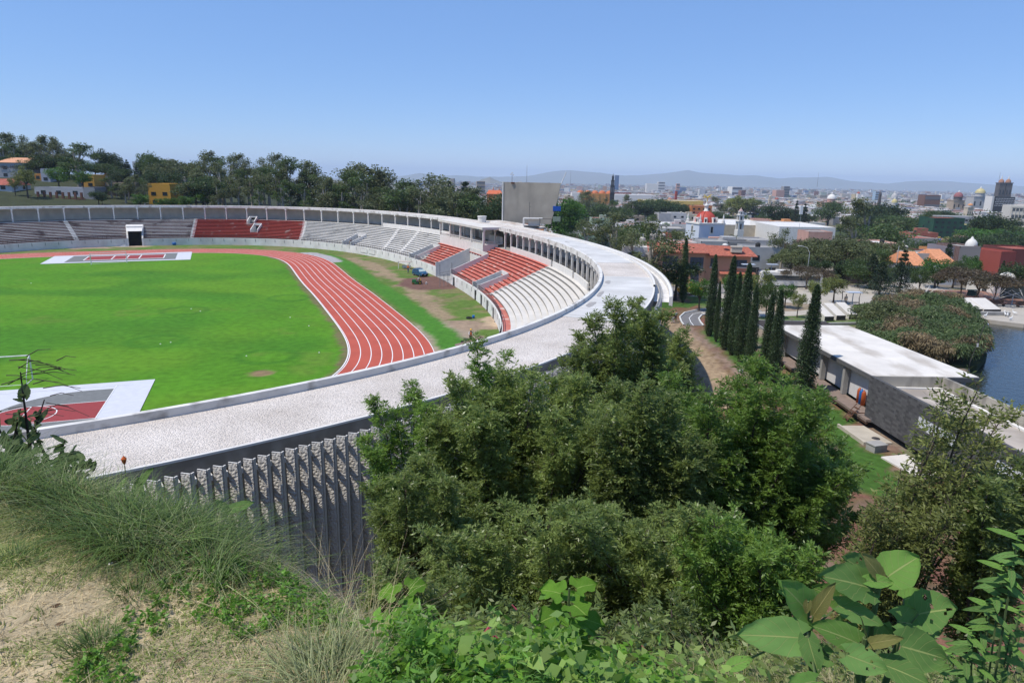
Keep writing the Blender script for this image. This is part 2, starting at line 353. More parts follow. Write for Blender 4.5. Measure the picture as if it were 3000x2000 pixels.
M_track = mat('track_rubber', (.44, .095, .064), rough=.9, scale=.25, var=.10, spec=.2)
M_line = mat('white_paint', (.75, .75, .73), rough=.7, var=.06)
mb = MB(); strip(mb, [(0, .02), (9.95, .02)], 0, TRK[4], 1.0, TRK); o = mb.build('running_track', M_track); tag(o, kind='structure')
mb = MB()
for k in range(9):
    a = .05+k*1.222; strip(mb, [(a, .026), (a+.10, .026)], 0, TRK[4], 1.0, TRK)
strip(mb, [(-.16, .06), (-.02, .06)], 0, TRK[4], 1.0, TRK)
o = mb.build('track_lane_lines', M_line); tag(o, kind='structure')

# two sports courts laid over the turf
def court(name, P, inner, nearcorner=None):
    pass
def flat(name, poly, z, m, kind='structure'):
    mb = MB(); mb.face([(p[0], p[1], z) for p in poly]); o = mb.build(name, m); tag(o, kind=kind); return o
M_cw = mat('court_pale_grey', (.56, .57, .61), var=.05, scale=1.5); M_cg = mat('court_dark_grey', (.17, .175, .17), var=.1, scale=2)
M_cr = mat('court_maroon', (.28, .045, .045), var=.08, scale=3)
def bil(Q, u, v): return tuple((Q[0][i]*(1-u)+Q[1][i]*u)*(1-v)+(Q[3][i]*(1-u)+Q[2][i]*u)*v for i in (0, 1))
Q = [W(117, 774, 0), W(558, 761, 0), W(563, 738, 0), W(160, 751, 0)]
def qpoly(Q, u0, v0, u1, v1): return [bil(Q, u0, v0), bil(Q, u1, v0), bil(Q, u1, v1), bil(Q, u0, v1)]
MW = MB()
flat('far_court_mat', qpoly(Q, 0, 0, 1, 1), .06, M_cw); flat('far_court_border', qpoly(Q, .14, .10, .89, .9), .066, M_cg)
flat('far_court_key', qpoly(Q, .25, .28, .80, .76), .072, M_cr)
for u in (.25, .435, .535, .625, .80):
    MW.face([(*p, .078) for p in qpoly(Q, u-.004, .28, u+.004, .76)])
for v in (.27, .76): MW.face([(*p, .078) for p in qpoly(Q, .25, v, .8, v+.03)])
# near court
e1 = np.array(W(455, 1112, 0)[:2]); e2 = np.array(W(433, 1225, 0)[:2])
ux = unit(e1-np.array(W(76, 1140, 0)[:2])); uy = np.array([ux[1], -ux[0]])
def nc(a, b): p = e1-ux*a+uy*b; return (p[0], p[1])
flat('near_court_mat', [nc(0, 0), nc(31, 0), nc(31, 18), nc(0, 18)], .06, M_cw)
def arcpoly(cx, cy, r, a0, a1, n=40): return [nc(cx+r*cos(a0+(a1-a0)*i/n), cy+r*sin(a0+(a1-a0)*i/n)) for i in range(n+1)]
ar = [nc(3.2, 2.3)]+arcpoly(5.0, 9.0, 6.75, -pi/2, pi/2)+[nc(3.2, 15.7)]
flat('near_court_border', ar, .066, M_cg)
flat('near_court_key', [nc(3.2, 6.1), nc(9.0, 6.1)]+arcpoly(9.0, 8.5, 2.4, -pi/2, pi/2)+[nc(9.0, 10.9), nc(3.2, 10.9)], .072, M_cr)
def lineseg(a, b, w=.09, z=.08):
    a = np.array(a); b = np.array(b); t = unit(b-a); n = np.array([-t[1], t[0]])*w/2
    MW.face([(*(a-n), z), (*(b-n), z), (*(b+n), z), (*(a+n), z)])
for P in (arcpoly(5.0, 9.0, 6.75, -pi/2, pi/2), arcpoly(9.0, 8.5, 2.4, -pi, pi)):
    for a, b in zip(P[:-1], P[1:]): lineseg(a, b)
for a, b in ((nc(3.2, 1.2), nc(3.2, 17)), (nc(3.2, 6.1), nc(9, 6.1)), (nc(3.2, 10.9), nc(9, 10.9)), (nc(9, 6.1), nc(9, 10.9)), (nc(1.9, 1.2), nc(29, 1.2)), (nc(3.2, 2.3), nc(5, 2.25))): lineseg(a, b)
o = MW.build('court_lines', M_line); tag(o, kind='structure')
# ------------------------------------------------------------------ the stadium
M_wht = mat('whitewash', (.68, .655, .61), rough=.9, scale=1.3, var=.07, bump=.01, bscale=8)
M_cwht = mat('worn_white_concrete', (.66, .62, .56), rough=.95, scale=.55, col2=(.56, .53, .48), bump=.01, bscale=9)
M_conc = mat('grey_concrete', (.33, .32, .30), rough=.95, scale=.8, var=.2, bump=.01)
M_dconc = mat('dark_concrete_fascia', (.13, .125, .12), rough=.95, scale=1.2, var=.3)
M_plas = mat('grey_plaster', (.64, .60, .54), rough=.95, scale=.7, var=.1)
M_black = mat('blackened_concrete', (.15, .148, .14), rough=1, scale=.5, var=.5)
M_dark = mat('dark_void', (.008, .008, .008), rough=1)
M_iron = mat('dark_iron', (.05, .045, .045), rough=.6)
def patchmat(name, c1, c2, scale, thr, soft=.03, stretch=(1, 1, 1), det=5):
    m = mat(name, c1, scale=scale, rough=.9, detail=det); n = m.node_tree.nodes; l = m.node_tree.links
    b = n['Principled BSDF']; src = b.inputs['Base Color'].links[0].from_socket
    t = n.new('ShaderNodeTexNoise'); t.inputs['Scale'].default_value = scale; t.inputs['Detail'].default_value = det; tc = n.new('ShaderNodeTexCoord')
    mp = n.new('ShaderNodeMapping'); mp.inputs['Scale'].default_value = stretch; mp.inputs['Location'].default_value = (3.1, 7.7, 1.3)
    l.new(tc.outputs['Object'], mp.inputs[0]); l.new(mp.outputs[0], t.inputs['Vector'])
    r = n.new('ShaderNodeMapRange'); r.inputs[1].default_value = thr-soft; r.inputs[2].default_value = thr+soft; l.new(t.outputs[0], r.inputs[0])
    x = n.new('ShaderNodeMix'); x.data_type = 'RGBA'; l.new(r.outputs[0], x.inputs[0]); l.new(src, x.inputs[6]); x.inputs[7].default_value = (*c2, 1); l.new(x.outputs[2], b.inputs['Base Color'])
    return m
M_red = patchmat('worn_red_paint', (.38, .075, .058), (.50, .38, .34), .5, .66, .05, (1, 1, 1))
M_roof = patchmat('pale_roof_screed', (.585, .575, .55), (.50, .49, .465), .3, .57, .12, (1, 1, 1), 8)
M_redp = patchmat('red_paint_flaking', (.50, .125, .088), (.62, .45, .39), .8, .63)
M_redf = patchmat('faded_red_floor', (.50, .16, .12), (.62, .46, .40), .7, .60, .05)
M_bench = patchmat('white_bench_stained', (.68, .66, .62), (.20, .19, .17), .35, .66, .06)
M_tread = patchmat('stained_tread', (.42, .40, .36), (.16, .16, .15), .3, .58, .1)
M_wbench = patchmat('weathered_bench', (.66, .65, .62), (.10, .10, .10), .28, .62, .07)
# white stone chips on the roof
def chipmat():
    m = mat('white_stone_chips', (.77, .70, .63), rough=.95, scale=.30, col2=(.58, .515, .45)); n = m.node_tree.nodes; l = m.node_tree.links; b = n['Principled BSDF']
    src = b.inputs['Base Color'].links[0].from_socket; v = n.new('ShaderNodeTexVoronoi'); v.inputs['Scale'].default_value = 16; tc = n.new('ShaderNodeTexCoord'); l.new(tc.outputs['Object'], v.inputs['Vector'])
    sp = n.new('ShaderNodeSeparateColor'); l.new(v.outputs['Color'], sp.inputs[0])
    mr = n.new('ShaderNodeMapRange'); mr.inputs[3].default_value = .88; mr.inputs[4].default_value = 1.25; l.new(sp.outputs[0], mr.inputs[0])
    d2 = n.new('ShaderNodeMapRange'); d2.inputs[1].default_value = .25; d2.inputs[2].default_value = .62; d2.inputs[3].default_value = 1; d2.inputs[4].default_value = .78; l.new(v.outputs['Distance'], d2.inputs[0])
    mu = n.new('ShaderNodeMath'); mu.operation = 'MULTIPLY'; l.new(mr.outputs[0], mu.inputs[0]); l.new(d2.outputs[0], mu.inputs[1])
    h = n.new('ShaderNodeHueSaturation'); l.new(mu.outputs[0], h.inputs['Value']); l.new(src, h.inputs['Color']); l.new(h.outputs[0], b.inputs['Base Color'])
    bp = n.new('ShaderNodeBump'); bp.invert = True; bp.inputs['Distance'].default_value = .05; l.new(v.outputs['Distance'], bp.inputs['Height']); l.new(bp.outputs[0], b.inputs['Normal'])
    return m
M_chip = chipmat()
def brickmat(name, c1, c2, mortar, scale=3.0, coords='Object', bw=.5, bh=.25):
    m = mat(name, c1); n = m.node_tree.nodes; l = m.node_tree.links; b = n['Principled BSDF']; t = n.new('ShaderNodeTexBrick')
    t.inputs['Color1'].default_value = (*c1, 1); t.inputs['Color2'].default_value = (*c2, 1); t.inputs['Mortar'].default_value = (*mortar, 1); t.inputs['Scale'].default_value = scale
    t.inputs['Brick Width'].default_value = bw; t.inputs['Row Height'].default_value = bh; t.inputs['Mortar Size'].default_value = .012
    tc = n.new('ShaderNodeTexCoord'); l.new(tc.outputs[coords], t.inputs['Vector']); l.new(t.outputs[0], b.inputs['Base Color']); return m

stad = thing('stadium', 'oval white stadium with gravel roof ring, red and white terraces and grey fins outside', 'stadium', (-66, 110, 0))
SP = stad; SOFF = Vector((-66, 110, 0))
def sb(mb, name, m, smooth=False, label=None):
    o = mb.build(name, m, SP, smooth); o.location = -SOFF
    if label: o['label'] = label
    return o
ZR = 10.12
# terraces ----------------------------------------------------------
M_riser = mat('riser_shade_grey', (.20, .19, .17), rough=1, var=.2); M_redd = mat('riser_shade_red', (.13, .022, .018), rough=.9)  # riser colours darkened to paint in the shade under the seat noses
NROW = 13; R0 = -10.0; DR = .765; Z0 = 1.9; DZ = .345
def lerp(a, b, t): return a+(b-a)*t
VOM = [(66.3, 70.6, 0, 4, 0), (27.2, 31.4, 0, 5, 0), (522.8, 526.9, 0, 4, 0), (1.2, 12.6, 0, 7, 1), (143.2, 147.0, 0, 6, 1), (111.6, 114.0, 10, 12, 0), (108.8, 111.3, 4, 7, 0)]
def clear(s0, s1, row):
    seg = [(s0, s1)]
    for a, b, r0, r1, _ in VOM:
        if not (r0 <= row <= r1): continue
        for sh in (0, TOT, -TOT):
            A, B = a+sh, b+sh; new = []
            for p, q in seg:
                if B <= p or A >= q: new.append((p, q))
                else:
                    if p < A: new.append((p, A))
                    if B < q: new.append((B, q))
            seg = new
    return [(p, q) for p, q in seg if q-p > .05]
zones = [  # name, start(row fraction)->s, end, seat material, tread material, bench?
 ('plain_terrace', lambda t: 405, lambda t: 518, M_cwht, M_cwht, 0),
 ('red_bench_rows', lambda t: 518, lambda t: lerp(TOT+24.5, TOT+35.5, t), M_redp, M_redf, 1),
 ('white_bench_rows', lambda t: lerp(24.5, 35.5, t), lambda t: lerp(91, 96.5, t), M_bench, M_tread, 1),
 ('red_bench_rows', lambda t: lerp(91, 96.5, t), lambda t: 129, M_red, M_red, 1),
 ('weathered_bench_rows', lambda t: 129, lambda t: 215, M_wbench, M_black, 1),
 ('weathered_bench_rows', lambda t: 215, lambda t: 405, M_wbench, M_tread, 1)]
zl = ['plain white terrace steps without benches', 'bright red terrace rows with flaking paint below the press box', 'white bench rows with grey stained treads', 'dark red bench rows on the far side', 'blackened weathered bench rows at the far left', 'weathered bench rows out of sunlight']
for (nm, fa, fb, ms, mt, bench), lab in zip(zones, zl):
    mb = MB()
    for r in range(NROW):
        t = (r+.5)/NROW; o0 = R0+r*DR; z0 = Z0+r*DZ; z1 = z0+DZ
        for a, b in clear(fa(t), fb(t), r):
            if bench:
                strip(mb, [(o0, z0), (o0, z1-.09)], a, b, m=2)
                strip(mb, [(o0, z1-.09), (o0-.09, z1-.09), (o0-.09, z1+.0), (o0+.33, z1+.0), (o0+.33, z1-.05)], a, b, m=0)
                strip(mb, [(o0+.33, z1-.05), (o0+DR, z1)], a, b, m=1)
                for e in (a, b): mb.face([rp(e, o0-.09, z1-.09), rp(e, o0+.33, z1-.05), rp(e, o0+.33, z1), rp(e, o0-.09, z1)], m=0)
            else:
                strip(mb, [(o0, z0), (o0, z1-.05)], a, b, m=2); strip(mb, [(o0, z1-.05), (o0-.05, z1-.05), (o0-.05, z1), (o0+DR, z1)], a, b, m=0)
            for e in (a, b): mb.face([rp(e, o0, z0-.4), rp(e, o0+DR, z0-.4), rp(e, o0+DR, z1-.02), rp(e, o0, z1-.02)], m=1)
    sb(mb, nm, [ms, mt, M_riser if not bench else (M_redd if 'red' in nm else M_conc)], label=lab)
# aisle steps
for bot, top, r0 in ((50.4, 59.1, 0), (40.6, 49.3, 0), (161.4, 162.0, 0), (91.0, 96.5, 0), (129, 129, 0)):
    mb = MB()
    for r in range(r0, NROW):
        s = lerp(bot, top, (r+.5)/NROW); x, y, _ = rp(s, R0+r*DR+.0); mb.box((x, y, Z0+r*DZ), (.5, 1.0, DZ*.5), rn(s)); mb.box((*rp(s, R0+r*DR+.5)[:2], Z0+r*DZ+.1), (.42, 1.0, DZ+.02), rn(s))
    sb(mb, 'aisle_steps', M_wht)
# small stair blocks at the edge of the plain terrace
for r in range(NROW):
    for s in (517.6, 472): mb = MB(); mb.box((*rp(s, R0+r*DR-.02)[:2], Z0+r*DZ+.005), (.5, 1.1, DZ*.55), rn(s)); sb(mb, 'stair_block', M_conc)
# front wall + walkway
M_fwall = patchmat('whitewashed_front_wall', (.74, .72, .68), (.60, .58, .54), .3, .60, .1)
mb = MB()
for a, b in ((-TOT+405, 1.2), (12.6, 143.2), (147.0, 405)):
    strip(mb, [(-11.32, -.1), (-11.32, 1.95), (-11.05, 1.95), (-11.05, Z0-.02)], a, b)
    for e in (a, b): mb.face([rp(e, -11.32, -.1), rp(e, -11.05, -.1), rp(e, -11.05, 1.95), rp(e, -11.32, 1.95)])
sb(mb, 'front_wall', M_fwall)
mb = MB()
for a, b in ((-TOT+518, 1.2), (12.6, 26)): strip(mb, [(-11.05, Z0-.02), (-10.0, Z0-.02)], a, b)
strip(mb, [(-11.05, Z0-.02), (-10.0, Z0-.02)], 455, 518); sb(mb, 'walkway', M_redf, label='narrow faded red walkway behind the railing')
mb = MB()
for a, b in ((26, 143.2), (147.0, 405), (405, 455)): strip(mb, [(-11.05, Z0-.02), (-10.0, Z0-.02)], a, b)
sb(mb, 'walkway', M_conc)
# thin pale stripes of pipes down the wall
s = -70.0
while s < 200:
    if not (1 < s < 13 or 143 < s < 147): mb = MB(); mb.box((*rp(s, -11.36)[:2], 1.0), (.04, .07, .8), rn(s)); sb(mb, 'drain_slot', mat('slot_grey', (.12, .12, .12)))
    s += 3.7
# doors in the front wall
for s in (524.5, 519.5, 514, 507.5, 540.8): 
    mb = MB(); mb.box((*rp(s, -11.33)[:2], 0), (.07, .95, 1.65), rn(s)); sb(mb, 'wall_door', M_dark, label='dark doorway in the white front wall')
for s in (59.0, 54.5):
    mb = MB(); mb.box((*rp(s, -11.33)[:2], .45), (.06, 3.2, 1.2), rn(s), m=0); mb.box((*rp(s, -11.37)[:2], .58), (.05, 2.9, .95), rn(s), m=1); sb(mb, 'wall_panel', [M_conc, M_fwall])
# railing on the front wall
mb = MB(); s = -68.0
while s < 205:
    if not (1.2 < s < 12.6 or 143.2 < s < 147):
        mb.box((*rp(s, -11.15)[:2], 1.95), (.05, .05, .8), rn(s))
    s += .85 if s < 30 else 1.25
for a, b in ((-68, 1.2), (12.6, 143.2), (147, 205)):
    for z in (2.3, 2.72): strip(mb, [(-11.18, z), (-11.12, z), (-11.12, z+.05), (-11.18, z+.05), (-11.18, z)], a, b, 1.2)
sb(mb, 'railing', M_iron, label='thin dark railing along the top of the front wall')
# vomitories and gates
def vom(a, b, r0, r1, deep):
    off0 = -11.35 if r0 == 0 else R0+r0*DR-.3; off1 = R0+(r1+1)*DR+.2; zb = (0 if deep else 1.88) if r0 == 0 else Z0+r0*DZ-.1
    top = lambda o: Z0+(max(o, R0)-R0)/DR*DZ+(1.05 if deep else .95)
    for s, t in ((a, .22), (b, -.22)):
        mb = MB(); pts = [(off0, zb), (off0, max(top(off0), zb+.9)), (off0+.6, max(top(off0+.6), zb+1.0)), (off1, top(off1)), (off1, zb)]
        L = [rp(s, o, z) for o, z in pts]; R = [rp(s+t, o, z) for o, z in pts]
        mb.face(L); mb.face(R[::-1])
        for i in range(len(pts)): j = (i+1) % len(pts); mb.face([L[i], R[i], R[j], L[j]])
        sb(mb, 'vomitory_wall', M_wht)
    mb = MB(); strip(mb, [(off1-.2, zb), (off1-.2, top(off1)), (off1, top(off1)), (off1, zb)], a, b); sb(mb, 'vomitory_back_wall', M_plas if deep else M_wht)
    mb = MB(); strip(mb, [(off0, zb+.03), (off1, zb+.03)], a, b); sb(mb, 'vomitory_floor', M_conc)
    mb = MB(); w = .8*(b-a) if deep else .5*(b-a); c = (a+b)/2; h = 2.6 if deep else min(1.9, top(off1)-zb-.35)
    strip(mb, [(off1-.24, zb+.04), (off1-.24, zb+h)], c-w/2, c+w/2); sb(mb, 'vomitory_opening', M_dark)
for v in VOM:
    if v[0] != 143.2: vom(*v)
# dark gate tunnel on the far side
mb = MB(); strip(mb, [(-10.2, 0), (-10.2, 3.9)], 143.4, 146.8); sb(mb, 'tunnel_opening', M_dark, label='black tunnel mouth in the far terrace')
for s, t in ((143.2, -.45), (147.0, .45)):
    mb = MB(); pts = [(-11.6, 0), (-11.3, 2.0), (-7.5, 4.6), (-4.5, 5.2), (-4.5, 0)]
    L = [rp(s, o, z) for o, z in pts]; R = [rp(s+t, o, z) for o, z in pts]; mb.face(L); mb.face(R[::-1])
    for i in range(5): j = (i+1) % 5; mb.face([L[i], R[i], R[j], L[j]])
    sb(mb, 'tunnel_side_wall', M_wht)
mb = MB(); strip(mb, [(-10.3, 3.9), (-7.2, 4.75), (-4.5, 5.3)], 142.9, 147.3); strip(mb, [(-10.3, 3.9), (-7.5, 4.3), (-7.5, 5.0)], 142.9, 147.3); sb(mb, 'tunnel_lintel', M_wht)
# concourse under the roof
mb = MB(); strip(mb, [(-.15, 5.5), (-.15, 6.42), (5.2, 6.42)], 0, TOT); sb(mb, 'concourse_floor', M_conc)
mb = MB(); strip(mb, [(4.95, 6.4), (4.95, 9.75)], 0, TOT, m=0); strip(mb, [(5.2, -.1), (5.2, 9.75)], 0, TOT, m=1)
M_brick = brickmat('beige_brick', (.42, .36, .29), (.36, .31, .25), (.18, .16, .14), scale=2.4)
sb(mb, 'back_wall', [M_plas, M_brick])
for a, b in ((493.3, 503.5), (504.5, 516.5), (517.5, 540.0), (33, 66.6)):
    mb = MB(); strip(mb, [(-.3, 6.2), (-.3, 7.35), (-.1, 7.35), (-.1, 6.4)], a, b)
    for e in (a, b): mb.face([rp(e, -.3, 6.2), rp(e, -.1, 6.2), rp(e, -.1, 7.35), rp(e, -.3, 7.35)])
    sb(mb, 'concourse_parapet', M_wht)
s = 33
while s < 68: mb = MB(); mb.box((*rp(s, 2.2)[:2], 6.42), (2.4, .12, .75), rn(s)); sb(mb, 'box_divider', M_conc); s += 2.1
s = 494
while s < 540: mb = MB(); mb.box((*rp(s, 2.2)[:2], 6.42), (3.2, .16, .8), rn(s)); sb(mb, 'box_divider', M_conc); mb = MB(); mb.box((*rp(s+1, 2.2)[:2], 6.42), (3.2, .5, .4), rn(s)); sb(mb, 'box_bench', M_conc); s += 2.3
cm = MB(); cm.box((0, 0, 0), (.30, .28, 3.0)); cm.box((-.02, 0, 2.95), (.5, .42, .4)); c0 = None
nc_ = 0; s = -62.0
cols_s = []
while s < 212: cols_s.append(s); s += 5.9 if s > 0 else 3.4
for s in cols_s:
    if c0 is None:
        c0 = cm.build('column', M_wht, SP); c = c0
    else: c = c0.copy(); COL.objects.link(c)
    p = rp(s, .25, 6.42); c.location = Vector(p)-SOFF; c.rotation_euler.z = rn(s)
# roof ------------------------------------------------------------
mb = MB(); strip(mb, [(.3, ZR), (1.2, ZR), (3, ZR+.02), (4.6, ZR), (5.42, ZR)], 0, TOT, .75, m=0); sb(mb, 'roof_gravel', M_chip)
def cap(a, b, m=M_roof): 
    mb = MB(); strip(mb, [(.3, ZR+.035), (5.42, ZR+.035)], a, b, .75); strip(mb, [(.31, ZR+.035), (5.4, ZR+.035)], a, a+.01)
    for e in (a, b): mb.face([rp(e, .3, ZR-.02), rp(e, 5.42, ZR-.02), rp(e, 5.42, ZR+.035), rp(e, .3, ZR+.035)])
    sb(mb, 'roof_screed', m, label='smooth pale screed panel laid on the roof ring')
cap(492.5, 527.5); cap(457.2, 480.5)
M_joint = mat('joint_dirt', (.36, .34, .31))
for s in np.arange(458, 527, 3.05):
    if not 480 < s < 493: mb = MB(); strip(mb, [(.32, ZR+.041), (5.38, ZR+.041)], s, s+.05); sb(mb, 'screed_joint', M_joint)
for s, o_, w_, l_ in ((476, .9, .7, 2.2), (468.5, .8, .6, 3.0), (463, 1.0, .8, 2.4), (519, 2.8, .5, 2.0)):
    mb = MB(); mb.face([rp(s+l_*.5*cos(a)*(1+.2*sin(3*a)), o_+w_*.5*sin(a)*(1+.25*cos(2*a)), ZR+.046) for a in np.linspace(0, 2*pi, 15)[:-1]]); sb(mb, 'water_stain', mat('stain_grey', (.34, .325, .31), var=.15, scale=2))
M_par = patchmat('roof_upstand_paint', (.66, .64, .60), (.36, .34, .31), .8, .60, .06)
mb = MB(); strip(mb, [(.3, ZR), (.3, ZR+.38), (0, ZR+.38), (0, 9.75), (.25, 9.7), (5.3, 9.75)], 300, TOT+5, .75); 
strip(mb, [(.3, ZR), (.3, ZR+.20), (0, ZR+.20), (0, 9.75), (.25, 9.7), (5.3, 9.75)], 5, 300, .75); sb(mb, 'inner_parapet', M_par)
mb = MB(); strip(mb, [(5.42, ZR), (5.42, ZR+.09), (5.56, ZR+.09), (5.56, ZR+.0)], 0, TOT, .75); sb(mb, 'outer_kerb', M_wht)
mb = MB(); strip(mb, [(5.56, ZR+.0), (5.56, 9.45), (5.2, 9.45)], 0, TOT, .75); sb(mb, 'outer_fascia', patchmat('fascia_dark', (.21, .18, .145), (.31, .28, .235), .9, .56, .1))
# corrugated gutter and rim on the right-hand side
M_corr = mat('ribbed_cladding', (.62, .60, .57), rough=.8, scale=1.2, var=.15)
mb = MB(); s = 470.0; k = 0; rows = []
while s < TOT+24:
    for ds, dz in ((0, 0), (.20, .06), (.26, .06), (.30, 0)): rows.append([rp(s+ds, o, 9.5+dz) for o in (5.57, 7.0)])
    s += .34
mb.grid(rows); sb(mb, 'outer_gutter', M_corr)
mb = MB(); strip(mb, [(6.95, 9.2), (6.95, 10.0), (7.2, 10.05), (7.2, 9.2)], 470, TOT+24, .6); s = 470
strip(mb, [(5.42, ZR), (5.42, ZR+.3), (5.62, ZR+.3), (5.62, 9.5)], 474, TOT+24, .6)
for e in (470, TOT+24): mb.face([rp(e, 6.95, 9.2), rp(e, 7.2, 9.2), rp(e, 7.2, 10.05), rp(e, 6.95, 10)])
while s < TOT+24: mb.box((*rp(s, 7.23)[:2], 9.15), (.1, .09, .93), rn(s)); s += .38
sb(mb, 'outer_rim', M_wht)
# fins: folded vertical plates, rough on the face turned to the left
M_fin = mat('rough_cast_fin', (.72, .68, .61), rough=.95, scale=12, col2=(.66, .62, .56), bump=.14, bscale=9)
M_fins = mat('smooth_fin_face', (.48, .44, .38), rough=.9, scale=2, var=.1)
fm = MB(); a0 = .30; T = .05; HT = 9.98
ap = (.62, 0); La = (.08, -.0); 
def plate(fm, p, q, m):
    d = Vector((q[0]-p[0], q[1]-p[1], 0)).normalized(); n = Vector((-d.y, d.x, 0))*T/2
    poly = [(p[0]-n.x, p[1]-n.y), (q[0]-n.x, q[1]-n.y), (q[0]+n.x, q[1]+n.y), (p[0]+n.x, p[1]+n.y)]
    fm.prism(poly, 0, HT, m=m, top=2)
# local x = outward, y = along the ring (towards the right as seen from outside is -y)
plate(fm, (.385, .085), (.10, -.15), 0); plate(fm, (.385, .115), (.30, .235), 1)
f0 = None; s = 0; fin_s = []
s = 372.0
while s < 535: fin_s.append(s); s += .50
fin_s.sort(key=lambda s: abs(s-438))
rest = MB()
for i, s in enumerate(fin_s):
    p = Vector(rp(s, 5.92, -.1)); a = rn(s)
    if i < 96:
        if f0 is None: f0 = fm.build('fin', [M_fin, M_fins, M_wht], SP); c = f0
        else: c = f0.copy(); COL.objects.link(c)
        c.location = p-SOFF; c.rotation_euler.z = a
    else:
        k = len(rest.v); ca, sa = cos(a), sin(a)
        rest.v.extend([(p.x+x*ca-y*sa, p.y+x*sa+y*ca, p.z+z) for x, y, z in fm.v]); rest.f.extend([tuple(k+j for j in f) for f in fm.f]); rest.m.extend(fm.m)
o = sb(rest, 'fins', [M_fin, M_fins, M_wht]); o['kind'] = 'stuff'
for s in sorted(fin_s, key=lambda s: abs(s-438))[:90]:
    mb = MB(); mb.box((*rp(s-.25, 5.78)[:2], 9.35), (.75, .10, .22), rn(s)); sb(mb, 'fin_bracket', M_wht)
# press box -------------------------------------------------------
SA, SB_ = 5.5, 32.5
mb = MB(); strip(mb, [(-3.6, 9.95), (-3.6, 10.42), (.8, 10.42), (.8, 9.95), (-3.6, 9.95)], SA, SB_, 27); 
for e in (SA, SB_): mb.face([rp(e, -3.6, 9.95), rp(e, .8, 9.95), rp(e, .8, 10.42), rp(e, -3.6, 10.42)])
sb(mb, 'press_box_roof', M_cwht)
def pl(t, off, z): a = Vector(rp(SA+.5, off, z)); b = Vector(rp(SB_-.5, off, z)); return a+(b-a)*t
mb = MB(); L = [pl(0, -3.3, 4.3), pl(1, -3.3, 4.3), pl(1, -3.3, 6.95), pl(0, -3.3, 6.95)]; mb.face(L)
mb.face([pl(0, -3.3, 4.3), pl(0, 0, 5.5), pl(0, 0, 6.95), pl(0, -3.3, 6.95)]); mb.face([pl(1, -3.3, 4.3), pl(1, 0, 5.5), pl(1, 0, 6.95), pl(1, -3.3, 6.95)])
mb.face([pl(0, -3.3, 6.9), pl(1, -3.3, 6.9), pl(1, 1.5, 6.9), pl(0, 1.5, 6.9)]); sb(mb, 'press_box_wall', M_wht)
A_ = pl(0, 0, 0); B_ = pl(1, 0, 0); ang = math.atan2(B_.y-A_.y, B_.x-A_.x)
for i in range(5):
    q = pl(i/4, -3.15, 6.9); mb = MB(); mb.box((0, 0, 0), (.34, .34, 3.05), ang); mb.box((0, 0, 2.7), (.9, .34, .36), ang, taper=(1.0, 1)); o = mb.build('press_box_column', M_wht, SP); o.location = q-SOFF
mb = MB()
for i in range(60):
    q = pl(i/59, -3.22, 6.95); mb.box((q.x, q.y, 6.95), (.07, .05, .62), ang)
for z in (7.52,): q0 = pl(0, -3.22, z); q1 = pl(1, -3.22, z); mb.tube([q0, q1], .05, 4)
for z in (7.2, 7.52): mb.tube([pl(0, -3.25, z), pl(0, 0, z)], .035, 4)
sb(mb, 'press_box_railing', M_wht)
mb = MB()
for t0, t1, o, h in ((.02, .30, 1.2, 1.5), (.34, .62, 2.5, 2.4), (.7, .95, 2.0, 1.2)): mb.face([pl(t0, o, 6.9), pl(t1, o, 6.9), pl(t1, o, 6.9+h), pl(t0, o, 6.9+h)])
mb.face([pl(.3, 1.2, 6.9), pl(.3, 4, 6.9), pl(.3, 4, 8.4), pl(.3, 1.2, 8.4)]); sb(mb, 'press_box_partition', mat('cream_partition', (.5, .47, .42)))
# widened roof behind the press box, small roof items as parts
mb = MB(); strip(mb, [(5.56, ZR-.3), (5.56, ZR+.005), (11.5, ZR+.005), (11.5, ZR-.4)], 8, 30, 2)
for e in (8, 30): mb.face([rp(e, 5.56, ZR-.3), rp(e, 11.5, ZR-.3), rp(e, 11.5, ZR), rp(e, 5.56, ZR)])
sb(mb, 'roof_extension', patchmat('patchy_roof', (.62, .58, .53), (.36, .27, .20), .5, .55, .08))
mb = MB(); q = WD(1412, 655, 158); mb.lathe([(0, 0), (.95, 0), (.95, 1.15), (1.05, 1.15), (1.05, 1.4), (0, 1.45)], (q[0], q[1], ZR+.02), 16); sb(mb, 'roof_vent', M_wht)
# ------------------------------------------------------------------ scoreboard slab
M_sb = patchmat('stained_board_concrete', (.33, .30, .255), (.24, .22, .19), .35, .60, .12, (1, 1, .25))
q = WD(1473, 655, 165); qb = Vector((q[0], q[1], ZR))
def board_pt(u, z, back=0):     # u along the face, seen left to right
    x = 13.2*u; y = -1.6*u-2.6*u*u; nx, ny = -.25-.35*u*0, 1.0
    xr = x; 
    return (xr+back*.2, y+back, z)
sbrd = thing('scoreboard', 'tall blank curved concrete scoreboard slab rising behind the press box', 'scoreboard', tuple(qb))
mb = MB(); n = 14; HB = 9.0
def edge_x(z): return 1.0-.145*(1-z/HB)**1.3*1.0
rows = []
for side in (0, 1):
    for i in range(n+1):
        c = []
        for k in range(7):
            z = -.4+(HB+.4)*k/6; u = i/n*edge_x(max(z, 0)); c.append(board_pt(u, z, .45*side))
        rows.append(c)
mb.grid(rows[:n+1]); mb.grid(rows[n+1:][::-1])
for i in range(n): mb.face([rows[i][6], rows[i+1][6], rows[n+2+i][6], rows[n+1+i][6]])
for i in (0, n):
    for k in range(6): mb.face([rows[i][k], rows[i][k+1], rows[n+1+i][k+1], rows[n+1+i][k]])
mb.build('slab', M_sb, sbrd)
mb = MB(); mb.box((-.12, .3, -.1), (.3, .9, HB+.15)); mb.build('edge_post', M_wht, sbrd)
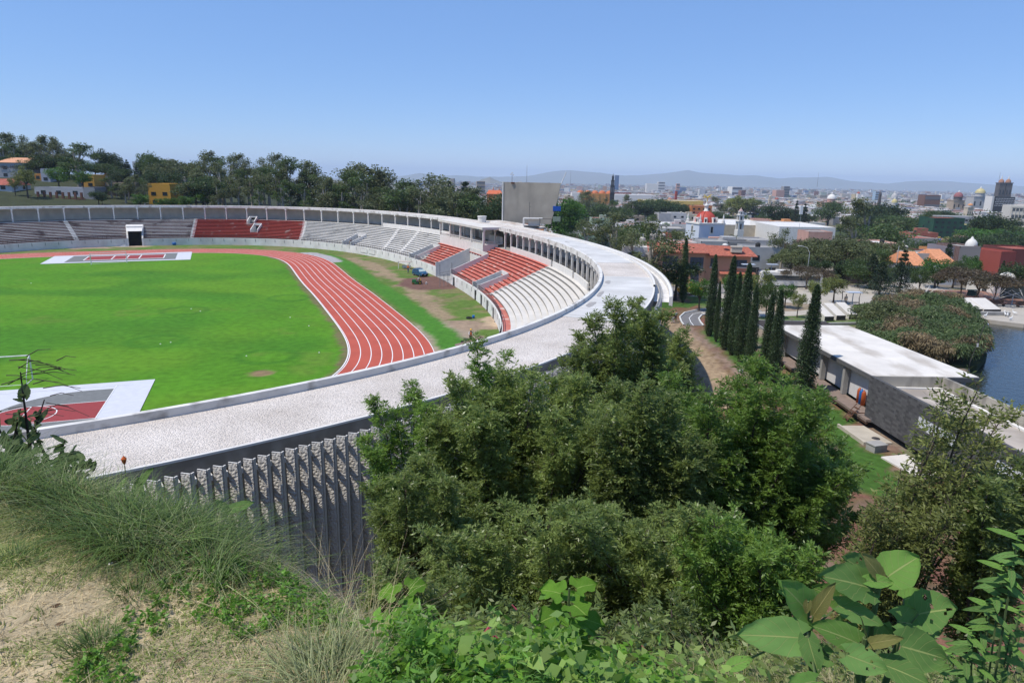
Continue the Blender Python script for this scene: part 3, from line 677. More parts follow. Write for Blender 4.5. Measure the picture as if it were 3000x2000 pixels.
mb = MB(); mb.box((2.2, -.5, HB-.35), (.8, .3, .35)); mb.build('rusty_box', mat('rust', (.14, .06, .035)), sbrd)
mb = MB(); mb.box((12.9, -3.7, 2.6), (1.8, .5, 1.1)); mb.build('blue_panel', mat('blue_panel', (.02, .10, .42)), sbrd, loc=(-.35, 0, .1))
mb = MB(); mb.box((12.9, -3.7, .3), (1.7, .5, 1.1)); mb.build('green_panel', mat('sage_panel', (.28, .33, .24)), sbrd, loc=(-.3, 0, 0))
# shelter + antenna on the roof
q = WD(1560, 642, 150)
t = thing('roof_shelter', 'small white curved shelter with a thin antenna on the stadium roof', 'shelter', (q[0], q[1], ZR+.02))
mb = MB(); mb.box((-1.9, 0, 0), (.35, 1.4, 1.55)); mb.box((0.1, 0, 1.45), (4.1, 1.6, .22)); mb.build('canopy', M_wht, t)
mb = MB(); mb.box((.4, .4, 0), (2.6, .12, 1.44)); mb.build('back_panel', M_plas, t)
mb = MB(); mb.tube([(-.7, 0, 1.67), (-.7, 0, 5.0)], .045, 5); mb.tube([(-.7, 0, 4.0), (-.3, 0, 4.1)], .03, 4); mb.build('antenna', M_iron, t)
t = thing('roof_frame', 'empty grey metal frame beside the curved shelter on the stadium roof', 'frame', (WD(1598, 660, 146)[0], 146, ZR+.02))
mb = MB()
for x in (-1.2, 1.3): mb.tube([(x, 0, 0), (x, 0, 1.7)], .05, 4)
mb.tube([(-1.4, 0, 1.7), (1.5, 0, 1.7)], .05, 4); mb.build('frame', M_iron, t)
q = WD(1557, 663, 145); mb = MB(); mb.box((0, 0, 0), (3.2, 1.2, .25)); o = mb.build('roof_hatch', mat('hatch_dark', (.06, .06, .055)), None, loc=(q[0], q[1], ZR+.02)); tag(o, 'low dark hatch on the roof ring in front of the curved shelter', 'hatch')

# ------------------------------------------------------------------ goals
M_goal = mat('goal_paint', (.72, .72, .70), rough=.5)
def goal(name, pl_, pr_, lab, depth_dir):
    a = Vector(pl_); b = Vector(pr_); c = (a+b)/2; t = thing(name, lab, 'goal', tuple(c), group='goals on the pitch'); a -= c; b -= c
    dv = Vector(depth_dir)*1.9; z = Vector((0, 0, 2.44))
    for p in (a, b): mb = MB(); mb.tube([p, p+z], .06, 6); mb.build('post', M_goal, t)
    mb = MB(); mb.tube([a+z, b+z], .06, 6); mb.build('crossbar', M_goal, t)
    mb = MB()
    for p in (a, b): mb.tube([p+z, p+z+dv*.35-Vector((0, 0, .25)), p+dv*.9+Vector((0, 0, .8)), p+dv+Vector((0, 0, .03)), p+Vector((0, 0, .03))], .04, 5)
    mb.tube([a+dv, b+dv], .04, 5); mb.build('net_frame', M_goal, t)
goal('football_goal', W(267, 776, 0), W(372, 770, 0), 'white football goal in front of the far court with maroon lane', (-.45, .85, 0))
e = Vector(W(96, 1110, 0)); goal('football_goal', tuple(e-Vector((ux[0], ux[1], 0))*7.32), tuple(e), 'white football goal at the near left behind the leafy shrub', (uy[0], uy[1], 0))

# ------------------------------------------------------------------ people
M_skin = mat('skin', (.32, .17, .10), rough=.6)
def skinfig(name, pts, edges, rad, m, parent, sub=2):
    me = bpy.data.meshes.new(name); me.from_pydata(pts, edges, []); me.materials.append(m); o = bpy.data.objects.new(name, me); COL.objects.link(o)
    sk = o.modifiers.new('skin', 'SKIN'); me.skin_vertices.new() if hasattr(me.skin_vertices, 'new') and not me.skin_vertices else None
    if not me.skin_vertices: 
        bpy.context.view_layer.objects.active = o
    for i, r in enumerate(rad): me.skin_vertices[0].data[i].radius = (r, r)
    me.skin_vertices[0].data[0].use_root = True
    s = o.modifiers.new('sub', 'SUBSURF'); s.levels = sub; s.render_levels = sub
    dg = bpy.context.evaluated_depsgraph_get(); ev = o.evaluated_get(dg); nm = bpy.data.meshes.new_from_object(ev); bpy.data.objects.remove(o)
    o = bpy.data.objects.new(name, nm); COL.objects.link(o); o.parent = parent
    nm.polygons.foreach_set('use_smooth', [True]*len(nm.polygons)); return o
def person(loc, rz, lab, pose, shirt, trousers, hat=None, vest=None, sc=1.0, group=None):
    t = thing('person', lab, 'person', loc, rz, group); t.scale = (sc, sc, sc)
    # pose: hip z, knee/foot for both legs, shoulder lean, hands ; figure faces -y
    hz, lean, legs, hands, headf = pose
    S = Vector((0, -lean, hz+.48*cos(lean))); hip = Vector((0, 0, hz))
    P = [hip, hip+Vector((0, -lean*.5, .25)), S, S+Vector((0, -.02-lean*.15, .10)), S+Vector((0, -.05-lean*.25+headf*0, .19)), S+Vector((0, -.07-lean*.3, .30))]
    R = [.145, .13, .155, .055, .085, .095]; E = [(0, 1), (1, 2), (2, 3), (3, 4), (4, 5)]
    for sx, (kn, ft) in zip((-1, 1), legs):
        k = len(P); P += [hip+Vector((sx*.10, 0, -.06)), Vector((sx*.11, *kn)), Vector((sx*.12, *ft)), Vector((sx*.13, ft[0]-.16, max(ft[1]-.05, .03)))]; R += [.095, .06, .045, .04]; E += [(0, k), (k, k+1), (k+1, k+2), (k+2, k+3)]
    hp = []
    for sx, (el, hd) in zip((-1, 1), hands):
        k = len(P); a = S+Vector((sx*.19, 0, .0)); P += [a, S+Vector(el), S+Vector(hd)]; R += [.06, .042, .03]; E += [(2, k), (k, k+1), (k+1, k+2)]; d = (Vector(hd)-Vector(el)).normalized(); hnd = S+Vector(hd); hp.append((hnd, d, sx))
        side = Vector((1, 0, 0)); pc = len(P); P.append(hnd+d*.06); R.append(.032); E.append((k+2, pc))
        for f_, (ox, ln) in enumerate(((-.03, .055), (-.01, .068), (.01, .064), (.03, .05))):
            k2 = len(P); P += [hnd+d*(.09+ln*.5)+side*ox, hnd+d*(.09+ln)+side*ox*1.1+Vector((0, .012, -.01))]; R += [.010, .008]; E += [(pc, k2), (k2, k2+1)]
        k2 = len(P); P += [hnd+d*.05+side*sx*-.045+Vector((0, -.01, 0)), hnd+d*.09+side*sx*-.055+Vector((0, -.02, 0))]; R += [.011, .009]; E += [(k+2, k2), (k2, k2+1)]
    body = skinfig('body', [tuple(p) for p in P], E, R, M_skin, t)
    head = P[5]
    # clothing shells
    Pt = [hip+Vector((0, 0, .03)), S+Vector((0, 0, .02))]; 
    SP_ = [hip+Vector((0, 0, .04)), hip+Vector((0, -lean*.5, .25)), S, ]; SE = [(0, 1), (1, 2)]; SRr = [.162, .148, .17]
    for sx, (el, hd) in zip((-1, 1), hands):
        k = len(SP_); SP_ += [S+Vector((sx*.19, 0, 0)), S+Vector(el), S+(Vector(el)*.35+Vector(hd)*.65)]; SRr += [.074, .055, .048]; SE += [(2, k), (k, k+1), (k+1, k+2)]
    skinfig('shirt', [tuple(p) for p in SP_], SE, SRr, shirt, t)
    TP = [hip+Vector((0, 0, .02))]; TE = []; TR = [.16]
    for sx, (kn, ft) in zip((-1, 1), legs):
        k = len(TP); TP += [hip+Vector((sx*.10, 0, -.06)), Vector((sx*.11, *kn)), Vector((sx*.12, ft[0], ft[1]+.05))]; TR += [.108, .075, .062]; TE += [(0, k), (k, k+1), (k+1, k+2)]
    skinfig('trousers', [tuple(p) for p in TP], TE, TR, trousers, t)
    mb = MB()
    for sx, (kn, ft) in zip((-1, 1), legs): mb.box((sx*.125, ft[0]-.07, max(ft[1]-.10, 0)), (.10, .27, .09), taper=(.8, .85))
    mb.build('shoes', mat('shoe_dark', (.03, .025, .02)), t)
    mb = MB()
    if hat: 
        mb.lathe([(.155, 0), (.14, .01), (.115, .02), (.105, .08), (.06, .125), (0, .135)], tuple(head+Vector((0, 0, .02))), 12); mb.build('helmet' if hat != 'cap' else 'cap', HATM[hat], t, True)
        mb = MB()
    mb.lathe([(0, .115), (.06, .105), (.10, .05), (.105, -.0), (.09, -.04)], tuple(head+Vector((0, .015, 0))), 10); mb.build('hair', mat('hair_dark', (.012, .01, .008)), t, True)
    mb = MB(); mb.box(tuple(head+Vector((0, -.105, -.035))), (.025, .03, .04)); mb.box(tuple(head+Vector((-.035, -.093, .005))), (.022, .012, .012)); mb.box(tuple(head+Vector((.035, -.093, .005))), (.022, .012, .012)); mb.box(tuple(head+Vector((0, -.09, -.065))), (.045, .012, .01)); mb.build('face', mat('face_tone', (.16, .08, .05)), t)
    if vest:
        skinfig('vest', [tuple(p) for p in (hip+Vector((0, 0, .08)), hip+Vector((0, -lean*.5, .25)), S+Vector((0, 0, -.02)))], [(0, 1), (1, 2)], [.172, .16, .182], vest, t)
    return t
HATM = {'yellow': mat('helmet_yellow', (.75, .42, .03), rough=.4), 'cap': mat('cap_black', (.02, .02, .02))}
M_orange = mat('orange_vest', (.80, .17, .03), rough=.7); M_wshirt = mat('white_shirt', (.62, .62, .62)); M_jean = mat('faded_jeans', (.10, .13, .18)); M_dtr = mat('dark_trousers', (.025, .025, .03))
stand = lambda st=.0: [((-.05-st, .47), (.05-st*1.3, .08)), ((-.03+st, .48), (.02+st*1.6, .09))]
arms = [((-.24, .04, -.27), (-.25, -.02, -.50)), ((.24, .04, -.27), (.25, -.04, -.50))]
p = W(1196, 799, 0); person(p, radians(200), 'worker in orange vest and yellow helmet walking on the grass beside the white wall', (.92, .03, stand(.12), arms, 0), M_orange, M_jean, 'yellow', M_orange)
p = W(1379, 1003, 0); person(p, radians(10), 'worker in white sleeves and yellow helmet standing by the gravel heap', (.92, .12, stand(.05), [((-.26, -.08, -.24), (-.12, -.28, -.34)), ((.26, -.08, -.24), (.12, -.28, -.34))], 0), M_wshirt, M_dtr, 'yellow', M_orange)
p = W(1971, 947, 0); person(p, radians(150), 'person in dark jacket at the foot of the fins beside the gravel path', (.92, .03, stand(.05), arms, 0), mat('dark_jacket', (.02, .022, .025)), mat('pale_trousers', (.3, .33, .36)))
p = W(1977, 943, 0); person(p, radians(150), 'person in pale blue shirt walking beside the fins of the stadium', (.92, .03, stand(.1), arms, 0), mat('pale_blue_shirt', (.4, .48, .56)), M_dtr)
p = rp(69.0-2, -11.15, 0); person((p[0], p[1], 1.9), rn(67)+radians(90), 'person in dark clothes leaning over the railing of the front wall', (.85, .42, stand(.02), [((-.22, -.2, -.15), (-.2, -.3, -.38)), ((.22, -.2, -.15), (.2, -.3, -.38))], 0), mat('navy_shirt', (.03, .035, .06)), M_dtr)
p = W(2476, 892, 0)
person(p, radians(160), 'person in beige clothes standing beside the bench shelter in the park', (.92, .03, stand(.04), arms, 0), mat('beige_shirt', (.42, .34, .26)), mat('beige_trousers', (.32, .26, .2)))
# ------------------------------------------------------------------ mower tractor
def wheel(r, w, x, y, parent, m=None, z=None):
    mb = MB(); mb.cur = 0; P = []
    prof = [(r*.55, -w/2), (r*.9, -w/2), (r, -w*.3), (r, w*.3), (r*.9, w/2), (r*.55, w/2)]
    mb.grid([[(px*cos(2*pi*i/16), yy, px*sin(2*pi*i/16)) for px, yy in prof] for i in range(16)], close=True)
    tyre = mb.build('wheel', M_tyre, parent, True, loc=(x, y, r if z is None else z))
    mb = MB(); mb.grid([[(px*cos(2*pi*i/12), yy, px*sin(2*pi*i/12)) for px, yy in ((0, -w*.42), (r*.56, -w*.42), (r*.56, w*.42), (0, w*.42))] for i in range(12)], close=True); mb.build('rim', m or M_rim, tyre)
    return tyre
M_tyre = mat('tyre_rubber', (.018, .018, .018), rough=.9); M_rim = mat('rim_grey', (.35, .35, .36), rough=.4, metal=.6); M_yrim = mat('rim_yellow', (.5, .36, .03))
M_green = mat('mower_green', (.02, .13, .035), rough=.4)
p = W(1222, 832, 0); mow = thing('lawn_tractor', 'green ride-on lawn tractor on bare brown soil below the gate', 'tractor', p, radians(182))
# heading +x
mb = MB(); mb.box((.55, 0, .35), (.85, .58, .5), taper=(.9, .8)); mb.box((.55, 0, .85), (.75, .46, .08), taper=(.8, .7)); mb.build('bonnet', M_green, mow)
mb = MB(); mb.box((-.35, 0, .3), (1.0, .7, .16)); mb.box((-.55, 0, .45), (.6, .95, .18), taper=(.8, .8)); mb.build('chassis', mat('mower_dark', (.015, .03, .02)), mow)
mb = MB(); mb.box((-.45, 0, .63), (.42, .42, .1)); mb.box((-.66, 0, .7), (.1, .42, .38), taper=(1, .8)); mb.build('seat', mat('seat_yellow', (.6, .4, .04)), mow)
mb = MB(); mb.tube([(.15, 0, .8), (-.02, 0, 1.0)], .025, 5); P = [( -.04+.05*cos(a), .17*sin(a), 1.0+.14*cos(a)) for a in np.linspace(0, 2*pi, 13)]; mb.tube(P, .018, 5, cap=False); mb.build('steering_wheel', M_tyre, mow)
for x, y, r, ww in ((.75, .38, .2, .16), (.75, -.38, .2, .16), (-.6, .42, .29, .24), (-.6, -.42, .29, .24)): wheel(r, ww, x, y, mow, M_yrim)
mb = MB(); mb.box((.1, 0, .14), (.75, 1.05, .14), taper=(.9, .9)); mb.build('mower_deck', M_green, mow)
q = Vector(p)+Vector((.45, .0, .0)); person((p[0]+.40, p[1]+.02, .02), radians(272), 'driver in white shirt and dark cap sitting on the green lawn tractor', (.74, .03, [((-.38, .66), (-.42, .34)), ((-.38, .66), (-.42, .34))], [((-.25, -.12, -.22), (-.12, -.38, -.12)), ((.25, -.12, -.22), (.12, -.38, -.12))], 0), M_wshirt, M_jean, 'cap')
ro = thing('lawn_roller', 'small pale roller towed behind the green lawn tractor', 'roller', (p[0]+1.75, p[1]+.1, 0), radians(182))
mb = MB(); mb.grid([[(.2*cos(2*pi*i/14), y, .2+.2*sin(2*pi*i/14)) if r else (0, y, .2) for r, y in ((0, -.3), (1, -.3), (1, .3), (0, .3))] for i in range(14)], close=True); mb.build('drum', mat('drum_pale', (.5, .47, .42)), ro)
mb = MB(); mb.tube([(.1, 0, .22), (.95, 0, .3)], .03, 5); mb.build('tow_bar', M_iron, ro)
# ------------------------------------------------------------------ car
M_blue = mat('car_blue', (.008, .075, .16), rough=.25, spec=.6, var=.03); M_glass = mat('car_glass', (.02, .03, .035), rough=.06, spec=.8); M_sunsh = mat('sunshade', (.42, .52, .50), rough=.35)
def car(loc, rz, lab, body, glass=M_glass, front=M_glass, rack=True, group=None, L=3.9):
    t = thing('parked_car', lab, 'car', loc, rz, group); k = L/3.9
    prof = [(-1.9, .35), (-1.95, .6), (-1.85, .95), (-1.6, 1.38), (-1.2, 1.47), (.0, 1.47), (.35, 1.40), (1.02, .98), (1.75, .82), (1.93, .65), (1.95, .35)]
    mb = MB(); Wd = [.80, .82, .82, .64, .60, .60, .62, .78, .76, .72, .74]
    Ls = [(x*k, -w, z) for (x, z), w in zip(prof, Wd)]; Rs_ = [(x*k, w, z) for (x, z), w in zip(prof, Wd)]
    bot = [(-1.9*k, 0, .3), (1.9*k, 0, .3)]
    mb.grid([Ls, Rs_]); 
    for S_ in (Ls, Rs_):
        mid = [(p[0], p[1], min(p[2], .95)) for p in S_]
        for i in range(len(S_)-1):
            a, b = S_[i], S_[i+1]; base = [(b[0], math.copysign(.83, b[1]), .3), (a[0], math.copysign(.83, a[1]), .3)]; za, zb_ = min(a[2], .93), min(b[2], .93)
            ma, mb_ = (a[0], math.copysign(.84, a[1]) if a[2] > .93 else a[1], za), (b[0], math.copysign(.84, b[1]) if b[2] > .93 else b[1], zb_)
            mb.face([ma, mb_]+base)
            if a[2] > .93 or b[2] > .93: mb.face([a, b, mb_, ma])
    mb.face([(-1.9*k, -.83, .3), (1.9*k, -.83, .3), (1.9*k, .83, .3), (-1.9*k, .83, .3)])
    mb.build('body', body, t)
    mb = MB(); mb.face([(.40*k, -.58, 1.415), (.40*k, .58, 1.415), (1.0*k, .74, 1.03), (1.0*k, -.74, 1.03)]); mb.build('windscreen', front, t)
    for s in (-1, 1):
        for x0, x1 in ((-1.45, -.62), (-.5, .62)):
            z1 = 1.38; w1 = .625; mb = MB(); mb.face([(x0*k, s*.845, 1.0), (x1*k, s*.845, 1.0), ((x1-.32 if x1 > 0 else x1)*k, s*.64, z1), ((x0+.1 if x0 < -1 else x0)*k, s*.64, z1)]); mb.build('side_window', glass, t)
    mb = MB(); mb.face([(-1.64*k, -.6, 1.34), (-1.64*k, .6, 1.34), (-1.88*k, .74, 1.0), (-1.88*k, -.74, 1.0)]); mb.build('rear_window', glass, t)
    for x in (-1.2*k, 1.25*k):
        for y in (-.76, .76): wheel(.30, .2, x, y, t)
    for s in (-1, 1): mb = MB(); mb.box((1.84*k, s*.55, .62), (.14, .34, .14)); mb.build('headlight', mat('lamp_glass', (.6, .6, .58), rough=.2), t)
    mb = MB(); mb.box((1.93*k, 0, .36), (.12, 1.5, .2)); mb.build('bumper', mat('bumper_dark', (.02, .022, .025)), t)
    mb = MB(); mb.box((2.0*k, 0, .45), (.02, .4, .12)); mb.build('number_plate', mat('plate_white', (.5, .5, .5)), t)
    for s in (-1, 1): mb = MB(); mb.box((.62*k, s*.9, .98), (.12, .16, .12)); mb.build('mirror', body, t)
    if rack:
        mb = MB()
        for x in (-1.1, -.7, -.3, .05): mb.tube([(x, -.6, 1.6), (x, .6, 1.6)], .02, 4)
        for y in (-.6, .6): mb.tube([(-1.2, y, 1.5), (-1.2, y, 1.68), (.15, y, 1.68), (.15, y, 1.5)], .02, 4)
        mb.build('roof_rack', M_rim, t)
    return t
p = W(1231, 808, 0); car(p, radians(-52), 'blue hatchback with roof rack and windscreen sunshade parked on the grass', M_blue, front=M_sunsh)
# shelter table next to the wall
p = W(1187, 787, 0); t = thing('work_shelter', 'small lean-to with a flat board roof against the white front wall', 'shelter', p, radians(-15))
mb = MB(); mb.box((0, 0, 1.55), (2.9, 1.6, .08)); mb.build('roof', mat('pale_board', (.5, .42, .36)), t)
for x in (-1.3, 1.3): mb = MB(); mb.box((x, -.65, 0), (.12, .12, 1.55)); mb.build('post', M_wht, t)
mb = MB(); mb.box((.2, .3, .2), (1.8, .8, .5)); mb.build('table', M_plas, t)
def ladder(px, py, h, lean, lab, yaw=0):
    p = W(px, py, 0); t = thing('ladder', lab, 'ladder', p, yaw, 'ladders leaning on the front wall'); mb = MB()
    for x in (-.25, .25): mb.tube([(x, 0, 0), (x*.9, lean, h)], .035, 4)
    for i in range(1, int(h/.35)): f = i*.35/h; mb.tube([(-.25, lean*f, i*.35), (.25, lean*f, i*.35)], .025, 4)
    mb.build('rails', mat('ladder_wood', (.42, .36, .28)), t)
ladder(441, 717, 3.6, .9, 'pale ladder leaning on the far wall beside the black tunnel'); ladder(262, 722, 3.2, .9, 'brown ladder against the far wall left of the black tunnel'); ladder(1192, 770, 3.2, .7, 'wooden ladder against the white wall behind the lean-to', radians(-30))
def drum(px, py, lab, col, r=.42, h=.9):
    p = W(px, py, 0); mb = MB(); mb.lathe([(0, 0), (r*.85, 0), (r, h*.3), (r, h*.7), (r*.92, h), (r*.8, h), (r*.78, h*.8), (0, h*.8)], (0, 0, 0), 14); o = mb.build('barrel', col, None, True, loc=p); tag(o, lab, 'barrel')
M_bdrum = mat('blue_plastic', (.01, .13, .42), rough=.4)
drum(511, 718, 'blue barrel at the foot of the far wall right of the tunnel', M_bdrum, .55, .75); drum(1387, 932, 'blue plastic bucket beside the black tyre on the grass', M_bdrum, .2, .45); drum(232, 724, 'dark barrel by the far wall left of the tunnel', M_iron, .4, .9)
p = W(1377, 933, 0); mb = MB(); mb.grid([[((.33+.12*cos(b))*cos(a), (.33+.12*cos(b))*sin(a), .12+.12*sin(b)) for b in np.linspace(0, 2*pi, 9)] for a in np.linspace(0, 2*pi, 19)[:-1]], close=True); o = mb.build('old_tyre', M_tyre, None, True, loc=(p[0]-.15, p[1], 0)); tag(o, 'old black tyre lying on the grass beside a blue bucket', 'tyre')
def heap(px, py, r, h, m, lab, name='gravel_heap', seed=1, ax=1.0):
    p = W(px, py, 0); mb = MB(); R = np.random.RandomState(seed); rows = []
    for i in range(28):
        a = 2*pi*i/28; k = 1+.15*sin(2*a+seed)+.08*sin(5*a); rows.append([(r*ax*k*u*cos(a), r*k*u*sin(a), h*(1-u)**1.15*(1+.12*sin(3*a+u*4))+.04*R.rand()) for u in np.linspace(0.02, 1, 9)])
    mb.grid(rows, close=True); mb.face([r_[0] for r_ in rows]); o = mb.build(name, m, None, True, loc=(p[0], p[1], -.03)); tag(o, lab, 'heap')
M_gravel = mat('brown_gravel', (.21, .15, .125), rough=1, scale=5, var=.3, bump=.08, bscale=9); M_sand = mat('sand', (.36, .27, .18), rough=1, bump=.03)
heap(1405, 1012, 2.3, 1.15, M_gravel, 'broad heap of brown gravel behind the worker', seed=1, ax=1.2); heap(1400, 1022, 1.2, .75, M_sand, 'small heap of tan sand beside the black sheet', 'sand_heap', 3)
heap(1432, 1024, 1.1, .95, mat('black_plastic_sheet', (.05, .053, .06), rough=.35, bump=.06, bscale=3, spec=.6), 'crumpled black plastic sheet over a pile behind the roof edge', 'plastic_sheet', 5, 1.2)
p = W(1368, 1006, 0); t = thing('wheelbarrow', 'dark wheelbarrow standing beside the worker in white sleeves', 'wheelbarrow', p, radians(190))
mb = MB(); rows = [[(-.45, -.3, .6), (-.3, -.2, .35)], [(.45, -.33, .68), (.2, -.2, .35)], [(.45, .33, .68), (.2, .2, .35)], [(-.45, .3, .6), (-.3, .2, .35)]]; mb.grid(rows, close=True); mb.face([r[1] for r in rows]); mb.build('tray', mat('tray_grey', (.12, .13, .12)), t)
mb = MB()
for s in (-1, 1): mb.tube([(.6, s*.06, .22), (-.2, s*.25, .34), (-.85, s*.3, .6)], .025, 5); mb.tube([(-.25, s*.25, .34), (-.35, s*.25, 0)], .02, 5)
mb.build('handles', M_iron, t); wheel(.2, .1, .6, 0, t)
# bag near tunnel, scaffolding by the gate
p = W(364, 721, 0); heap(364, 722, 1.1, .6, mat('grey_tarp', (.25, .26, .27)), 'grey tarpaulin bundle on the ground left of the tunnel', 'tarpaulin', 8)
a = Vector(W(1289, 840, 0)); b = Vector(W(1324, 833, 0)); t = thing('scaffold_frame', 'thin grey pipe scaffold standing at the mouth of the wide gate', 'scaffold', tuple(a)); mb = MB(); dd = b-a
for f in (0, .33, .66, 1): mb.tube([dd*f, dd*f+Vector((0, 0, 4.2 if f in (0, 1) else 2.2))], .05, 4)
for z in (2.2, 2.6, 1.0): mb.tube([Vector((0, 0, z)), dd+Vector((0, 0, z))], .035, 4)
mb.build('pipes', mat('pipe_grey', (.2, .2, .2)), t)
# ball markers on the turf
mk_ = None
for px, py in ((850, 930), (905, 955), (560, 905), (587, 912), (500, 1003), (470, 1008), (722, 1043), (91, 830), (935, 1033)):
    if mk_ is None:
        mb = MB(); mb.lathe([(.08, 0), (.08, .04), (.03, .09), (0, .09)], n=8); mk_ = mb.build('field_marker', M_line, None); tag(mk_, 'tiny white marker cone dotted on the bright turf', 'marker', 'white marker cones on the turf'); c = mk_
    else: c = mk_.copy(); COL.objects.link(c)
    c.location = W(px, py, 0.0)
# ------------------------------------------------------------------ tree prototypes (trunk + crown of leaf-sized faces)
M_bark = mat('bark', (.09, .07, .055), rough=1, scale=6, var=.3); M_palebark = mat('pale_bark', (.34, .30, .25), rough=.95, scale=4, var=.3)
L_dark = leafmat('leaf_dark', (.050, .085, .024), (.028, .052, .015)); L_euc = leafmat('leaf_eucalypt', (.135, .155, .060), (.080, .102, .038), trans=.3)
L_mid = leafmat('leaf_mid', (.085, .135, .036), (.052, .088, .024)); L_bright = leafmat('leaf_bright', (.075, .17, .022), (.045, .11, .016))
L_yel = leafmat('leaf_yellowish', (.20, .22, .06), (.13, .16, .045)); L_brown = leafmat('leaf_brownish', (.105, .072, .040), (.065, .06, .03), trans=.25)
L_cyp = leafmat('leaf_cypress', (.055, .095, .034), (.032, .060, .022), trans=.1); L_con = leafmat('leaf_conifer', (.035, .060, .026), (.022, .038, .018), trans=.15)
L_ash = leafmat('leaf_ash', (.21, .27, .075), (.145, .20, .052), trans=.5, rough=.38, scale=.35, spec=.5); L_ashb = leafmat('leaf_ash_fresh', (.185, .30, .055), (.13, .225, .04), trans=.5, rough=.4, scale=.5, spec=.5)
def clump_leaves(cs, rad, per, size, rs, droop=0.0, flat=.8, shell=.55):
    """cs (n,3) clump centres, rad (n,) radii -> leaf quads concentrated on the clump shells"""
    n = len(cs); idx = np.repeat(np.arange(n), per); d = unit(rs.normal(size=(len(idx), 3))); rr = shell+(1-shell)*rs.rand(len(idx)); 
    P = cs[idx]+d*rad[idx][:, None]*rr[:, None]*np.array([1, 1, flat]); D = unit(d+rs.normal(size=d.shape)*.8+np.array([0, 0, -droop]))
    L = size*(.6+.8*rs.rand(len(idx)))
    return leaves(P, D, L, L*.62, rs)
def tree_proto(name, h, cr, kind, leaf, rs, trunk=M_bark, nclump=40, per=90, size=.34, limbs=6, droop=0., label='', base=.28):
    """crown shapes: round, tall, cone, willow, column, spread"""
    t = bpy.data.objects.new(name, None); COL.objects.link(t)
    mb = MB(); tips = []
    bend = rs.uniform(-.04, .04, 2)*h; tr = h*.018+.06
    top = .8 if kind in ('cone', 'column', 'tall') else .55
    P = [(bend[0]*f*f, bend[1]*f*f, f*h*top) for f in np.linspace(0, 1, 5)]; mb.tube(P, [tr*1.3, tr, tr*.85, tr*.6, tr*.3], 7)
    cs = []; rad = []
    if kind in ('cone', 'column'):
        n = nclump
        for i in range(n):
            f = base+(1-base)*(i/n); 
            if kind == 'cone':
                R = cr*(1-f)**.8*1.15+.15; lay = round(f*11)/11; a = rs.uniform(0, 2*pi); r_ = R*rs.uniform(.25, .95); cs.append((r_*cos(a), r_*sin(a), h*(lay*.75+f*.25)-r_*.12)); rad.append(.32*R+.15)
            else:
                R = cr*(min(1, (f-base)/.12+.45))*(1-max(0, f-.45)/.57)**.75; a = i*2.399; r_ = R*.62; cs.append((r_*cos(a), r_*sin(a), h*f)); rad.append(.52*R+.10)
    else:
        for k in range(limbs):
            a = 2*pi*k/limbs+rs.uniform(-.4, .4); s_ = rs.uniform(.35, .6); z0 = h*(base+rs.uniform(0, .2)); e = Vector((cr*.75*cos(a)*rs.uniform(.6, 1.05), cr*.75*sin(a)*rs.uniform(.6, 1.05), h*rs.uniform(.6, .88)))
            if kind == 'tall': e.x *= .8; e.y *= .8; e.z = h*(.32+.62*((k+.5)/limbs)) if k < limbs-2 else h*rs.uniform(.8, .97)
            m_ = Vector((e.x*.45, e.y*.45, z0+(e.z-z0)*.55)); mb.tube([(0, 0, z0), tuple(m_), tuple(e)], [tr*.55, tr*.35, tr*.12], 5); tips.append(e)
        for i in range(nclump):
            if kind == 'tall':
                b = tips[i % len(tips)]; c = b+Vector(rs.normal(size=3)*np.array([.30, .30, .10])*np.array([cr, cr, h])*.7); r_ = cr*rs.uniform(.17, .34)
            elif kind == 'willow':
                a = rs.uniform(0, 2*pi); q = rs.rand()**.5; c = Vector((cr*q*cos(a), cr*q*sin(a), h*(.42+.5*sqrt1(1-q*q)*rs.uniform(.6, 1)))); r_ = cr*rs.uniform(.18, .3)
            elif kind == 'spread':
                a = rs.uniform(0, 2*pi); q = rs.rand()**.5; c = Vector((cr*q*cos(a), cr*q*sin(a), h*(.60+.30*(1-q*q)*rs.uniform(.3, 1)))); r_ = cr*rs.uniform(.15, .26)
            else:
                d = unit(rs.normal(size=3)); q = rs.uniform(.45, .88); c = Vector((d[0]*cr*q, d[1]*cr*q, h*(base+.08)+(h*(1-base)*.5)*(1+d[2]*q*.95))); r_ = cr*rs.uniform(.22, .38)
            cs.append(tuple(c)); rad.append(r_)
    mb.build('trunk', trunk, t)
    cs = np.array(cs); rad = np.array(rad); V, F, lv = clump_leaves(cs, rad, per, size, rs, droop, flat=.75 if kind != 'column' else 1.5, shell=.35)
    # clump-wise tone so that light and dark masses read
    tone = rs.rand(len(cs)); lv = np.clip(lv*.55+np.repeat(np.repeat(tone, per), 4)*.45, 0, 1)
    npmesh('crown', V, F, leaf, t, lv)
    t['proto_h'] = h
    return t
def sqrt1(v): return math.sqrt(max(v, 0))
R1 = np.random.RandomState(101)
